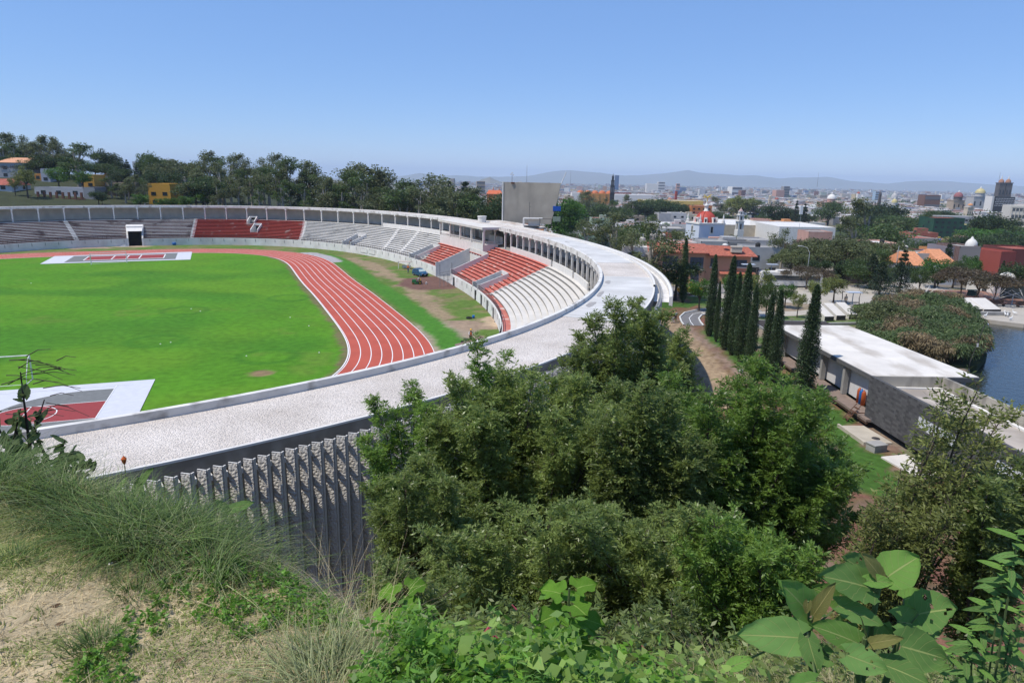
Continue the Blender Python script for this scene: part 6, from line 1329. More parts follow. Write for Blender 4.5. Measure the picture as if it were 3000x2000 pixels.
# cathedral
Yc = 1000
def dome(px, top, base, wpx, Y, dm, drum, lab, name='church_dome', body=None, lant=True):
    x = WD(px, base, Y)[0]; zb = WD(px, base, Y)[2]; zt = WD(px, top, Y)[2]; R = wpx/FPX*Y/2; g = g1(x, Y); t = thing(name, lab, 'church', (x, Y, g)); hh = zt-zb; mb = MB(); mb.lathe([(R*.92, zb-g-.5), (R*.92, zb-g+hh*.3), (R*1.03, zb-g+hh*.3), (R*1.03, zb-g+hh*.34), (0, zb-g+hh*.34)], n=16); mb.build('drum', drum, t)
    mb = MB(); mb.lathe([(R*cos(a), zb-g+hh*.34+hh*.48*sin(a)) for a in np.linspace(0, pi/2*.97, 7)], n=18); mb.build('dome', dm, t, True)
    mb = MB(); mb.lathe([(R*.2, 0), (R*.2, hh*.1), (R*.1, hh*.15), (0, hh*.19)], (0, 0, zb-g+hh*.81), 8); mb.build('lantern', M_wht, t)
    mb = MB(); bw_ = R*(body or 2.3); mb.box((0, R*.6, 0), (bw_, R*2.6, zb-g-1)); mb.box((0, R*.6, zb-g-1), (bw_+.8, R*2.6+.8, 1)); mb.build('nave', WM['tan'] if drum is M_std else (drum if body else WM['cream']), t)
    mb = MB(); [mb.box((bw_*(q_-.5)*.8, R*.6-R*1.3-.05, (zb-g)*.45), (bw_*.1, .2, (zb-g)*.25)) for q_ in (0, .5, 1)]; mb.build('window', M_win, t)
M_yd = mat('yellow_tile_dome', (.50, .43, .20), rough=.5); M_rdm = mat('maroon_dome', (.27, .10, .10)); M_std = mat('cathedral_stone', (.11, .10, .095), scale=.2, var=.2)
dome(2870, 547, 575, 26, Yc, M_yd, WM['pale grey'], 'large yellow tiled cathedral dome with grey drum', body=3.2); dome(2806, 558, 586, 24, 950, M_rdm, M_std, 'maroon and white striped dome on a dark block', body=2.6); dome(2435, 564, 592, 24, 900, M_wht, WM['pink'], 'white church dome with red trimmed church body', body=5); dome(2618, 560, 592, 18, 1000, WM['pale grey'], WM['white'], 'pale grey dome behind the small yellow dome', body=2.2); dome(2619, 578, 602, 16, 750, M_yd, WM['white'], 'small yellow dome with cream drum in the old town', body=2.2); dome(2842, 594, 606, 14, 700, WM['orange'], WM['white'], 'low pale orange dome below the maroon striped dome'); dome(2275, 577, 588, 12, 1000, RM['red'], WM['white'], 'tiny red dome beside the small cream tower'); dome(1962, 575, 592, 14, 800, RM['terracotta'], WM['cream'], 'terracotta dome of the yellow convent', body=5)
for i, px in enumerate((2926, 2946)):
    x = WD(px, 575, Yc)[0]; g = -26; zt = WD(px, 535, Yc)[2]; w_ = 17/FPX*Yc; t = thing('cathedral_tower', ('left' if i == 0 else 'right')+' dark stone twin tower of the cathedral with orange cupola', 'tower', (x, Yc, g), 0, 'cathedral twin towers'); h = zt-g
    mb = MB(); mb.box((0, 0, 0), (w_, w_, h)); mb.box((0, 0, h*.62), (w_*1.08, w_*1.08, 1)); mb.box((0, 0, h-1), (w_*1.12, w_*1.12, 1)); b = mb.build('shaft', M_std, t); mb = MB(); [mb.box((sx*w_*.25, -w_*.5-.1, z), (w_*.14, .3, h*.12)) for sx in (-1, 1) for z in (h*.68, h*.45)]; mb.build('opening', M_win, b)
    mb = MB(); mb.lathe([(w_*.42, 0), (w_*.4, 2), (w_*.25, 4.2), (.5, 5)], (0, 0, h), 12); mb.build('cupola', mat('cupola_orange', (.33, .17, .11)), t, True); mb = MB(); mb.lathe([(.9, 0), (.9, 2), (.4, 2.6), (.2, 5), (0, 5.2)], (0, 0, h+5), 8); mb.build('lantern', M_wht, t)
def slim(px, top, base, wpx, Y, m, lab, capm=None): 
    x = WD(px, base, Y)[0]; g = g1(x, Y); h = WD(px, top, Y)[2]-g; w_ = wpx/FPX*Y; t = thing('church_tower', lab, 'tower', (x, Y, g)); mb = MB(); mb.box((0, 0, 0), (w_, w_, h*.6)); mb.box((0, 0, h*.6), (w_*.85, w_*.85, h*.3)); mb.box((0, 0, h*.6-.5), (w_*1.1, w_*1.1, .6)); mb.build('shaft', m, t); mb = MB(); mb.lathe([(w_*.5, 0), (w_*.4, h*.04), (0, h*.1)], (0, 0, h*.9), 8); mb.build('cap', capm or m, t)
slim(2512, 561, 592, 10, 950, M_wht, 'white church tower with a red cap in the old town', RM['red']); slim(2574, 560, 605, 7, 760, M_std, 'dark slender church tower before the pale blue office block'); slim(2255, 571, 590, 7, 1000, WM['cream'], 'small cream church tower above the dark trees'); slim(1445, 547, 575, 5, 520, WM['pink'], 'left pink and white tower of the orange roofed church', RM['terracotta']); slim(1462, 549, 575, 5, 520, WM['pink'], 'right pink and white tower of the orange roofed church', RM['terracotta'])
H_(1426, 1470, 590, 568, 510, mat('church_salmon', (.6, .22, .08)), mat('roof_red_orange', (.55, .14, .06)), 'orange church hall with red roof left of the scoreboard', d=14, name='church_hall', cat='church', pitched=2.5, tank=False)
# yellow convent block etc
H_(1880, 1935, 610, 588, 620, WM['yellow'], RM['white'], 'yellow convent block behind the dark laurels', d=24, tank=False); H_(1960, 2060, 605, 590, 640, WM['yellow'], RM['white'], 'long yellow building with white roof right of the convent', d=24, tank=False); H_(2025, 2085, 620, 605, 560, mw('burnt_orange', (.55, .2, .07)), RM['terracotta'], 'burnt orange buildings in front of the long yellow one', d=20, tank=False)
hall(1800, 1920, 585, 572, 1000, M_wht, RM['white'], 'long white factory hall right of the dark bell tower', 40); hall(1800, 1850, 572, 566, 1050, RM['red'], RM['red'], 'long low red roof behind the white factory hall', 20)
# masts and crane
def mast(px, top, base, Y, lab, r=.35, dish=False):
    x = WD(px, base, Y)[0]; g = WD(px, base, Y)[2]-3; h = WD(px, top, Y)[2]-g; t = thing('radio_mast', lab, 'mast', (x, Y, g)); mb = MB(); mb.tube([(0, 0, 0), (0, 0, h)], [r, r*.5], 5); mb.build('pole', mat('mast_grey', (.22, .22, .24)), t)
    if dish: mb = MB(); [mb.box((sx*2.2, -1, h-z), (2.2, 1.2, 2.4)) for sx, z in ((-1, 5), (1, 6), (0, 2.4))]; mb.build('dishes', M_wht, t)
mast(1500, 505, 535, 1300, 'telecom mast with white dishes left of the tall thin mast', .6, True); mast(1543, 483, 532, 1500, 'tall thin radio mast above the scoreboard', .5); mast(1671, 503, 535, 2500, 'thin radio mast right of the crane', .6); mast(2394, 505, 546, 3000, 'tall faint radio mast before the right-hand hills', .9); mast(2920, 505, 565, 1200, 'thin mast just left of the cathedral towers', .4); mast(2894, 720, 790, 190, 'white lattice mast standing in the laurel trees at right', .35) if False else None
Yk = 420; a = Vector(WD(1633, 565, Yk)); b = Vector(WD(1659, 504, Yk)); t = thing('crane', 'long slanting white crane boom rising behind the scoreboard', 'crane', (a.x, Yk, g1(a.x, Yk))); a -= t.location; b -= t.location; mb = MB(); mb.tube([a, b], [.5, .3], 6); mb.build('boom', mat('crane_white', (.6, .6, .6)), t)
mb = MB(); mb.tube([Vector((-1, 0, 1.5)), a], [.9, .6], 6); mb.build('lower_boom', mat('crane_dark', (.12, .13, .13)), t); mb = MB(); mb.box((-1, 0, .8), (8, 2.6, 1.5)); mb.box((1, 0, 2.3), (2.2, 2.2, 1.4)); mb.build('carrier', mat('crane_yellow', (.5, .35, .06)), t)
for x in (-3.5, -1.5, 1.2): wheel(.6, .4, x, -1.2, t)
p = WD(2073, 577, 900); t = thing('wing_sculpture', 'yellow winged sculpture above the dark tree belt', 'sculpture', (p[0], 900, g1(p[0], 900))); zz_ = p[2]-g1(p[0], 900); mb = MB(); mb.tube([(0, 0, 0), (0, 0, zz_)], .5, 6); mb.build('pole', mat('wing_yellow', (.6, .42, .05)), t); mb = MB()
for s in (-1, 1): mb.prism([(0, 0), (s*3, 1.0), (s*5.5, .6), (s*3, -.2)], zz_-1, zz_+.2); mb.tube([(0, 0, zz_-1), (s*3, 0, zz_+1.4), (s*5.2, 0, zz_+3)], [.9, .7, .2], 5)
mb.build('wing', mat('wing_yellow', (.6, .42, .05)), t)

# ---------------- houses among trees at the far left
YL = 255
H_(0, 85, 540, 476, 290, mw('pale_grey_wall', (.34, .35, .37)), mat('orange_roof_far', (.60, .30, .17)), 'grey school building with dark curtained windows and pale orange roof', d=14, nwin=2, tank=False, pitched=2.0)
tx = bpy.data.curves.new('school_lettering', 'FONT'); tx.body = 'HILA-MEX'; tx.size = 1.9; tx.extrude = .03; t0_ = bpy.data.objects.new('tmp', tx); COL.objects.link(t0_); me_ = bpy.data.meshes.new_from_object(t0_.evaluated_get(bpy.context.evaluated_depsgraph_get())); bpy.data.objects.remove(t0_); me_.materials.clear(); to_ = bpy.data.objects.new('school_lettering', me_); COL.objects.link(to_); q = WD(4, 494, 289.8); to_.location = (q[0]-1, 289.7, q[2]); to_.rotation_euler = (pi/2, 0, 0); me_.materials.append(mat('letter_brown', (.12, .10, .08))); tag(to_, 'faint brown lettering on the grey school wall', 'lettering')
H_(-60, 40, 590, 541, 250, mw('white_blue', (.5, .52, .55)), RM['red'], 'white house with red tiled roof and wide dark balcony at the left edge', d=10, pitched=2.0, nwin=2, tank=False)
H_(107, 128, 560, 512, 285, mw('ochre_wall', (.50, .22, .06)), RM['grey'], 'narrow ochre house beside the slanted grey one', d=8); H_(126, 152, 560, 498, 282, mw('blue_grey_wall', (.36, .38, .43)), RM['grey'], 'slanted blue grey house with three small windows', d=8, nwin=1, tank=False)
H_(228, 278, 550, 515, 275, mw('orange_far', (.62, .33, .07)), RM['white'], 'small orange house with white roof line on the wooded slope', d=8, nwin=2, tank=False); H_(306, 331, 530, 513, 300, WM['pink'], RM['red'], 'little house with a red roof among dark trees', d=7, pitched=1.5, nwin=0)
H_(270, 352, 590, 551, 262, mw('dark_brown_front', (.05, .042, .038)), RM['white'], 'dark fronted house with white metal roof sheets', d=10, nwin=2, tank=False); H_(310, 375, 560, 539, 280, WM['tan'], mat('corrugated_tan', (.42, .38, .32)), 'house with a pale corrugated roof behind the white metal roof', d=9, nwin=0, tank=False)
H_(105, 248, 590, 553, 250, mw('bluish_white_wall', (.46, .46, .48)), RM['grey'], 'long white walled house behind brick fence posts', d=8, nwin=3, tank=False); H_(248, 282, 592, 553, 247, brickmat('grey_block_far', (.22, .22, .23), (.2, .2, .2), (.3, .3, .3), scale=.5), RM['grey'], 'grey block wall building at the end of the brick fence', d=7, nwin=0, tank=False)
t = thing('brick_fence', 'brick fence with pillars and lamps before the long white house', 'fence', (WD(178, 592, 244)[0], 244, g1(WD(178, 592, 244)[0], 244)-.3)); mb = MB(); L_ = WD(250, 590, 244)[0]-WD(105, 590, 244)[0]; mb.box((0, 0, 0), (L_, .3, WD(178, 580, 244)[2]-t.location.z)); mb.build('wall', mat('fence_brick', (.17, .075, .05)), t)
for i in range(8): mb = MB(); mb.box((-L_/2+(i+.5)*L_/8, 0, 0), (.7, .5, WD(178, 563, 244)[2]-t.location.z)); mb.build('pillar', mat('fence_brick', (.17, .075, .05)), t)
H_(437, 502, 592, 542, 252, mat('ochre_bright', (.62, .32, .05), var=.04), RM['white'], 'bright ochre two-storey house with small grid windows', d=10, nwin=2, tank=False); H_(523, 547, 560, 528, 280, WM['grey'], RM['terracotta'], 'small grey house with a reddish roof right of the ochre one', d=8, nwin=0)
H_(390, 404, 500, 476, 420, mw('bluish_white_wall', (.46, .46, .48)), RM['white'], 'white box building peeping above the conifers', d=9, nwin=0, tank=False); H_(404, 432, 500, 486, 422, WM['pink'], RM['white'], 'low pinkish wing of the white box building', d=8, nwin=0, tank=False)

# ---------------- ordinary houses of the town, nearest ones each a thing
names_w = ['white', 'white', 'cream', 'pale grey', 'grey', 'pink', 'orange', 'yellow', 'brick red', 'pale grey', 'tan', 'white', 'blue', 'green']; names_r = ['white', 'grey', 'red', 'grey', 'terracotta', 'white', 'grey']
TREE_ZONES = [((1690, 2000), (585, 645)), ((2385, 2560), (600, 760)), ((2420, 2730), (628, 700)), ((2860, 3000), (640, 760)), ((2150, 2440), (760, 860)), ((2440, 2560), (700, 860)), ((1480, 2010), (700, 900)), ((2060, 2160), (618, 648)), ((2200, 2380), (632, 660)), ((2300, 2400), (690, 760)), ((2740, 2860), (690, 722)), ((2150, 2240), (570, 622))]
BUSY = [(o.location.x, o.location.y, 11) for o in bpy.data.objects if o.parent is None and o.get('category') in ('house', 'building', 'church', 'warehouse', 'tower') and o.location.y > 140]
def to_px(x, y, z):
    v = np.array([x, y, z-H]); w_ = v @ fw; return 1500+FPX*(v @ RR)/w_, 1000-FPX*(v @ UU)/w_
cand = []
for Yr in np.geomspace(195, 660, 66):
    st = 15 if Yr < 400 else 17
    for xx in np.arange(-.13*Yr, .80*Yr, st):
        x = xx+rnd.uniform(-3, 3); y = Yr+rnd.uniform(-3, 3); g = g1(x, y)
        px, py = to_px(x, y, g+4)
        if not (1270 < px < 3040): continue
        if any(a0 <= px <= a1 and b0 <= py <= b1 for (a0, a1), (b0, b1) in TREE_ZONES): continue
        if y < 215 and px < 2560: continue
        if 2620 < px and y < 235: continue
        if any(abs(x-bx) < br+6 and abs(y-by) < br+8 for bx, by, br in BUSY): continue
        cand.append((y, x, px)); 
cand.sort(); near = []; 
for y, x, px in cand:
    if all(abs(x-a) > 12.5 or abs(y-b) > 11 for b, a, _ in near[-60:]): near.append((y, x, px))
farh = near[285:]; near = near[:285]
LM = [(1290, 'behind the tall trees left of the scoreboard'), (1500, 'behind the stadium rim'), (1750, 'between the strong red cube house and the laurels'), (1920, 'left of the red-domed church'), (2110, 'near the foot of the bell tower'), (2300, 'behind the white warehouse'), (2450, 'beyond the tallest dark tree'), (2600, 'above the laurel belt'), (2740, 'behind the dark green building'), (2900, 'beside the cream office block')]
cnt = {}; spec = []
for y, x, px in near:
    wn = rnd.choice(names_w); rn_ = rnd.choice(names_r); st = rnd.choice([1, 2, 2, 2, 3]); zone = [l for a, l in LM if px >= a-60][-1]; dep = 'near' if y < 300 else 'middle' if y < 390 else 'back'
    spec.append([y, x, px, wn, rn_, st, zone, dep])
spec.sort(key=lambda s: s[2])
ORD = ['first', 'second', 'third', 'fourth', 'fifth', 'sixth', 'seventh', 'eighth', 'ninth', 'tenth']
for s in spec:
    key = (s[3], s[4], s[6], s[7]); cnt.setdefault(key, []).append(s)
for key, L in cnt.items():
    for i, s in enumerate(L): s.append('' if len(L) == 1 else ORD[min(i, 9)]+' ')
RW = {'near': 'front row', 'middle': 'mid rows', 'back': 'back rows'}
for y, x, px, wn, rn_, st, zone, dep, o_ in spec:
    house(x, y, rnd.uniform(9, 15), rnd.uniform(8, 13), st*2.9+.5, WM[wn], RM[rn_], rnd.uniform(-.25, .05)+rnd.choice([0, 0, .12]), " ".join(f"{o_}{wn} house, {rn_} roof, {RW[dep]} {zone}".split()[:16]), 'flat-roofed town houses', nwin=2 if y < 330 else 1)
# ---------------- the far town as one mass
def boxes(name, X, Y, Wd, Dp, Hh, Z, CW, CR, rot, lab):
    n = len(X); c, s = np.cos(rot), np.sin(rot); P = np.empty((n, 8, 3)); k = 0
    for zz_ in (0, 1):
        for sx, sy in ((-1, -1), (1, -1), (1, 1), (-1, 1)):
            dx = sx*Wd/2; dy = sy*Dp/2; P[:, k, 0] = X+dx*c-dy*s; P[:, k, 1] = Y+dx*s+dy*c; P[:, k, 2] = Z+zz_*Hh; k += 1
    P2 = np.concatenate([P, P[:, 4:8]+np.array([0, 0, .0])], 1)  # roof verts apart so that colours stay crisp
    q = np.array([(0, 1, 5, 4), (1, 2, 6, 5), (2, 3, 7, 6), (3, 0, 4, 7), (8, 9, 10, 11)]); F = (np.arange(n)[:, None, None]*12+q[None]).reshape(-1, 4)
    o = npmesh(name, P2.reshape(-1, 3), F, M_town); C = np.repeat(CW, 12, 0).reshape(n, 12, 3); C[:, 8:] = CR[:, None]; setcol(o, C.reshape(-1, 3)); tag(o, lab, 'town', kind='stuff'); return o
M_town = attr_ground_mat('town_walls', nscale=.3, var=.12, bump=.0, bscale=1)
R2 = np.random.RandomState(44); n = 26000; yy = np.exp(R2.uniform(np.log(600), np.log(9500), n)); xx = yy*R2.uniform(-.16, .86, n)
nz_ = vnoise(xx, yy, 130, 51)*.6+vnoise(xx, yy, 45, 52)*.4; keep = nz_ > (.36-.10*sstep(yy, 1500, 4000)); xx = xx[keep]; yy = yy[keep]
fx = np.array([a for _, a, _ in farh]); fy = np.array([b for b, _, _ in farh]); xx = np.concatenate([fx, xx]); yy = np.concatenate([fy, yy]); n = len(xx)
keep = np.ones(n, bool)
for bx, by, br in [(o.location.x, o.location.y, 30) for o in bpy.data.objects if o.parent is None and o.get('category') in ('church', 'building', 'warehouse', 'tower') and o.location.y > 600]: keep &= ~((abs(xx-bx) < br) & (yy < by) & (yy > by-60))
xx = xx[keep]; yy = yy[keep]; n = len(xx)
pw = np.array([WALLS[k] for k in names_w]); prr = np.array([ROOFS[k] for k in ['white', 'grey', 'white', 'terracotta', 'grey', 'white', 'red', 'white']])
CW = pw[R2.randint(0, len(pw), n)]*R2.uniform(.75, 1.12, (n, 1)); CR = prr[R2.randint(0, len(prr), n)]*R2.uniform(.7, 1.1, (n, 1))
gw = CW.mean(1, keepdims=True); CW = gw+(CW-gw)*.5; CW = np.clip(CW*1.1, 0, .75); gr_ = CR.mean(1, keepdims=True); CR = gr_+(CR-gr_)*.75
boxes('distant_town', xx, yy, R2.uniform(7, 17, n)*(1+yy/9000), R2.uniform(8, 15, n), R2.uniform(3.5, 10, n)*np.where((R2.rand(n) < .03) & (yy > 1600), 2.2, 1), ground(xx, yy, False)-1, CW, CR, R2.uniform(-.3, .3, n), 'distant mass of low white and coloured houses')
# window-dark recesses, doors and painted-in shaded gaps of the far town are single dark boxes
m_ = R2.rand(n) < .6; boxes('distant_windows_and_shade', xx[m_]+R2.uniform(-3, 3, m_.sum()), yy[m_]-R2.uniform(7, 9, m_.sum()), R2.uniform(1.5, 7, m_.sum()), np.full(m_.sum(), .5), R2.uniform(1.2, 2.4, m_.sum()), ground(xx[m_], yy[m_], False)+R2.uniform(.5, 3, m_.sum()), np.tile([.05, .055, .06], (m_.sum(), 1)), np.tile([.05, .055, .06], (m_.sum(), 1)), np.zeros(m_.sum()), 'dark windows, doors and painted shaded gaps of the distant houses')
# ---------------- hills on the horizon
def hills(prof, Y, name, col, back=1.6):
    xs = [p_[0] for p_ in prof]; X = np.linspace(min(xs), max(xs), 260); T = np.interp(X, xs, [p_[1] for p_ in prof]); T = T+(vnoise(X, X*0, 45, 61)-.5)*3.0+(vnoise(X, X*0, 14, 62)-.5)*1.4
    rows = []
    for px, tp in zip(X, T):
        top = WD(px, tp, Y); x = top[0]; zt = top[2]; zb = -14-.006*Y*1.0-10; c = []
        for f in (0, .12, .25, .4, .55, .7, .85, .95, 1, 1.15, 1.5): 
            yy_ = Y*(1-.14*(1-f)) if f <= 1 else Y*(1+.3*(f-1)); hf = sstep(np.array([f]), 0, 1.0)[0]**1.1 if f <= 1 else max(0, 1-(f-1)*1.8); wob = (vnoise(np.array([px]), np.array([f*260]), 38, 63)[0]-.5)*.22*(f*(1-f)*4 if f <= 1 else 0)
            c.append((x*yy_/Y, yy_, zb+(zt-zb)*max(0, hf+wob)))
        rows.append(c)
    mb = MB(); mb.grid(rows); o = mb.build(name, col, None, True); tag(o, kind='structure')
MH = mat('hill_scrub', (.12, .125, .085), scale=.0012, col2=(.19, .165, .115), rough=1); MH2 = mat('hill_scrub_far', (.12, .13, .09), scale=.0008, col2=(.16, .15, .11), rough=1)
hills([(1150, 520), (1230, 508), (1290, 516), (1340, 514), (1400, 519), (1470, 517), (1540, 516), (1590, 508), (1640, 500), (1670, 498), (1710, 503), (1760, 506), (1830, 514), (1900, 512), (1960, 507), (2015, 498), (2045, 504), (2100, 510), (2160, 515), (2210, 514), (2280, 523), (2350, 520), (2425, 517), (2480, 528), (2540, 534), (2600, 539), (2650, 532), (2700, 530), (2780, 533), (2850, 536), (2920, 541), (3000, 546), (3100, 540), (3250, 545)], 15000, 'mountains', MH2)
hills([(1395, 535), (1412, 526), (1435, 519), (1450, 526), (1475, 533)], 6500, 'small_hill', MH)
# ---------------- trees of the town and the left ridge
tn = 0
def tband(kind, pts, Y, lab, grp, wid=1.0, dy=8):
    for i, (px, top) in enumerate(pts):
        o_ = ORD[min(i, 9)] if i < 10 else None; l = f"{(o_+' from left') if o_ else 'one of the last on the right'}, {lab}" if len(pts) > 1 else lab
        treepx(kind, px, 600, top, Y+rnd.uniform(-dy, dy), l, grp, wid*rnd.uniform(.9, 1.15))
tband('euc', [(10, 395), (45, 383), (75, 395), (110, 397), (138, 402), (165, 402), (190, 406), (15, 420)], 330, 'tall grey green eucalyptus on the wooded hill at far left', 'eucalyptus trees on the far left hill', 1.25)
tband('euc', [(-30, 400), (30, 405), (60, 412), (95, 416), (150, 422), (180, 426), (210, 420)], 310, 'eucalyptus filling the slope below the hilltop trees', 'lower eucalyptus trees on the far left hill', 1.4)
tband('euc', [(240, 408)], 268, 'bright tall eucalyptus with pale trunk above the white house', None, 1.5, 0); tband('bright', [(180, 487), (250, 500)], 262, 'green tree over the white walled house', 'green trees over the white house', 1.2)
tband('yel', [(50, 520), (85, 490)], 246, 'yellowish tree before the white house at the left edge', 'yellowish trees at the left edge', 1.0)
tband('round', [(318, 440), (340, 452), (352, 470)], 330, 'dark dense leaning tree crown over the slope', 'dark leaning trees', .9); tband('cone', [(385, 470), (378, 482), (410, 486), (422, 500)], 300, 'pointed dark conifer behind the white metal roofs', 'dark conifers', .9)
tband('round', [(438, 452), (458, 456)], 330, 'umbrella-like round tree standing out on the skyline', 'umbrella-like trees', .8); tband('willow', [(500, 458), (480, 470), (525, 465)], 330, 'pale grey green rounded tree on the skyline', 'pale rounded trees', 1.2)
tband('euc', [(565, 468), (592, 447), (620, 452), (648, 447), (678, 455), (702, 457), (730, 462), (762, 460), (790, 455), (820, 462)], 290, 'tall eucalyptus in the back row of the ridge', 'back row of eucalyptus trees', 1.25)
tband('euc', [(600, 490), (655, 480), (700, 487), (740, 495), (775, 480), (815, 470), (850, 447), (880, 477), (910, 488), (945, 477)], 262, 'leafy eucalyptus in the middle row of the ridge', 'middle row of eucalyptus trees', 1.3)
tband('euc', [(985, 490), (1010, 485), (1045, 486), (1075, 490), (1110, 500), (1140, 497), (1165, 505), (1205, 508), (1240, 506), (1275, 512)], 255, 'eucalyptus at the lower end of the ridge towards the town', 'lower end of the eucalyptus row', 1.25)
tband('euc', [(640, 530), (700, 525), (760, 535), (830, 520), (890, 530), (950, 525), (1000, 530), (1060, 540), (1120, 535), (1185, 540), (1230, 545)], 240, 'olive eucalyptus nearest behind the stadium roof', 'front row of eucalyptus trees', 1.35)
tband('round', [(595, 520), (575, 528), (620, 525)], 246, 'very dark round tree right of the ochre house', 'very dark round trees', 1.35); tband('round', [(540, 505), (505, 510), (470, 500), (440, 515), (350, 500), (300, 515)], 285, 'dark green tree behind the small houses', 'dark trees behind the small houses', 1.2)
tband('euc', [(370, 525), (345, 540), (400, 515), (425, 530)], 250, 'grey green tree left of the ochre house', 'grey green trees left of the ochre house', 1.3); tband('bright', [(410, 567), (545, 573), (500, 578), (470, 580), (608, 562)], 238, 'low bright green tree just above the far roof', 'low bright trees above the far roof', 1.4)
tband('round', [(290, 560), (300, 575)], 240, 'dark bush beside the grey block building', 'dark bushes by the grey block building', 1.3)
tband('cone', [(1318, 534), (1365, 538)], 330, 'dark pointed tree standing above the pale eucalyptus', 'dark pointed trees left of the scoreboard', 1.0); tband('euc', [(1330, 560), (1360, 556), (1385, 552), (1410, 558), (1432, 566), (1345, 575), (1300, 570)], 245, 'pale trunked eucalyptus left of the scoreboard', 'pale trunked eucalyptus left of the scoreboard', 1.4); tband('round', [(1462, 575), (1468, 600)], 225, 'dark tree touching the left edge of the scoreboard', 'dark trees beside the scoreboard', .9)
tband('bright', [(1640, 575), (1655, 585)], 300, 'bright green tree at the foot of the crane', 'bright trees at the crane', 1.0)
tband('euc', [(1697, 562), (1715, 568), (1735, 575), (1770, 578), (1800, 580), (1830, 574), (1855, 582)], 555, 'olive tree in the belt below the orange church', 'olive trees below the orange church', 1.5)
tband('round', [(1880, 590), (1900, 585), (1925, 592), (1950, 596), (1985, 594), (2010, 600), (1840, 600), (1865, 602), (1910, 610), (1975, 612), (1940, 585)], 570, 'round dark laurel in the town square belt', 'dark laurels in the town square belt', 1.45)
tband('round', [(1690, 600), (1730, 605), (1760, 600), (1790, 608), (1820, 610), (1935, 625)], 480, 'rounded tree behind the rim of the stadium', 'rounded trees behind the rim', 1.4)
tband('euc', [(2112, 580), (2130, 578), (2155, 575), (2175, 578), (2200, 582), (2215, 580)], 650, 'broad tree behind the bell tower', 'broad trees behind the bell tower', 1.7); tband('yel', [(2160, 577), (2178, 575)], 620, 'yellowish broad tree behind the bell tower', 'yellowish trees behind the bell tower', 1.5)
tband('round', [(2075, 622), (2100, 620), (2130, 630), (2235, 632), (2260, 640), (2290, 622), (2320, 615), (2350, 625), (2370, 630), (2340, 640), (2210, 640)], 530, 'dark rounded tree above the white warehouse', 'dark rounded trees above the warehouse', 1.45)
tband('cone', [(2335, 590), (2360, 600)], 480, 'tall narrow dark tree beside the floodlight column', 'narrow dark trees by the floodlight', .7); tband('round', [(2275, 598), (2432, 592)], 520, 'solitary round tree among the far roofs', 'solitary round trees among roofs', 1.5)
tband('round', [(2535, 632), (2560, 628), (2590, 630), (2615, 632), (2640, 634), (2660, 640), (2690, 640), (2710, 648), (2600, 650), (2650, 655)], 450, 'laurel in the long dark belt left of the green building', 'laurels in the long dark belt', 1.6)
tband('euc', [(2620, 650), (2560, 670), (2590, 690), (2640, 680), (2680, 690)], 350, 'olive tree below the dark laurel belt', 'olive trees below the laurel belt', 1.5)
tband('round', [(2735, 618), (2760, 615), (2790, 622), (2810, 630)], 540, 'laurel rising behind the dark green building', 'laurels behind the green building', 1.5); tband('round', [(2900, 640), (2925, 625), (2950, 645), (2930, 660)], 380, 'dark tree left of the cream office block', 'dark trees left of the office block', 1.4)
tband('bright', [(2890, 670), (2915, 668), (2945, 672)], 340, 'broad green laurel beside the pale lattice mast', 'broad green laurels at right', 2.0); tband('round', [(2870, 690), (2905, 695), (2940, 700), (2975, 690), (2995, 680), (2865, 715)], 310, 'laurel in front of the office block', 'laurels before the office block', 1.7)
tband('yel', [(2795, 700), (2820, 690)], 330, 'olive yellow tree below the dark green building', 'olive yellow trees', 1.6); tband('round', [(2750, 705), (2735, 712)], 290, 'round green tree at the end of the rough grey hall', 'round trees by the rough hall', 1.4); tband('cone', [(2803, 708)], 172, 'narrow dark conifer between the mauve and brown houses', None, .6, 0)
tband('bright', [(2870, 745), (2885, 760)], 165, 'small green tree left of the red office building', 'small green trees by the red office', .8); tband('round', [(2570, 598), (2585, 602), (2605, 600)], 480, 'dark tree beside the dark slender church tower', 'dark trees by the slender tower', 1.4)
tband('willow', [(2410, 720), (2440, 705), (2470, 700)], 188, 'soft rounded olive tree in the park belt', 'soft rounded olive trees', 1.2); tband('willow', [(2540, 690), (2565, 700)], 176, 'drooping olive tree beside the pinkish house', 'drooping olive trees', 1.0)
t = tree('cone', WD(1945, 700, 300)[0], 300, 8, 'small dark conifer left of the grey corrugated shed'); 
tband('round', [(-20, 500), (20, 470), (60, 455), (100, 470), (150, 455), (200, 460), (215, 480), (255, 470), (290, 478), (320, 480), (365, 490)], 300, 'dark green tree on the wooded slope between houses', 'dark trees on the wooded slope', 1.5)
tband('euc', [(330, 515), (380, 520), (560, 510), (600, 520), (660, 520), (560, 540)], 255, 'olive tree beside the ochre house on the slope', 'olive trees beside the ochre house', 1.6)
spots = []
for _ in range(900):
    Yr = math.exp(rnd.uniform(math.log(225), math.log(640))); x = rnd.uniform(.02, .80)*Yr; px, py = to_px(x, Yr, g1(x, Yr)+3)
    if not (1640 < px < 3020) or any(abs(x-bx) < br and abs(Yr-by) < br for bx, by, br in BUSY): continue
    if any(abs(x-a) < 9 and abs(Yr-b) < 9 for a, b, _ in spots): continue
    spots.append((x, Yr, px))
    if len(spots) > 78: break
spots.sort(key=lambda s: s[2]); cz = {}
KD = [('round', 'dark round tree'), ('euc', 'olive tree'), ('bright', 'bright green tree'), ('round', 'green tree'), ('cone', 'pointed dark tree')]
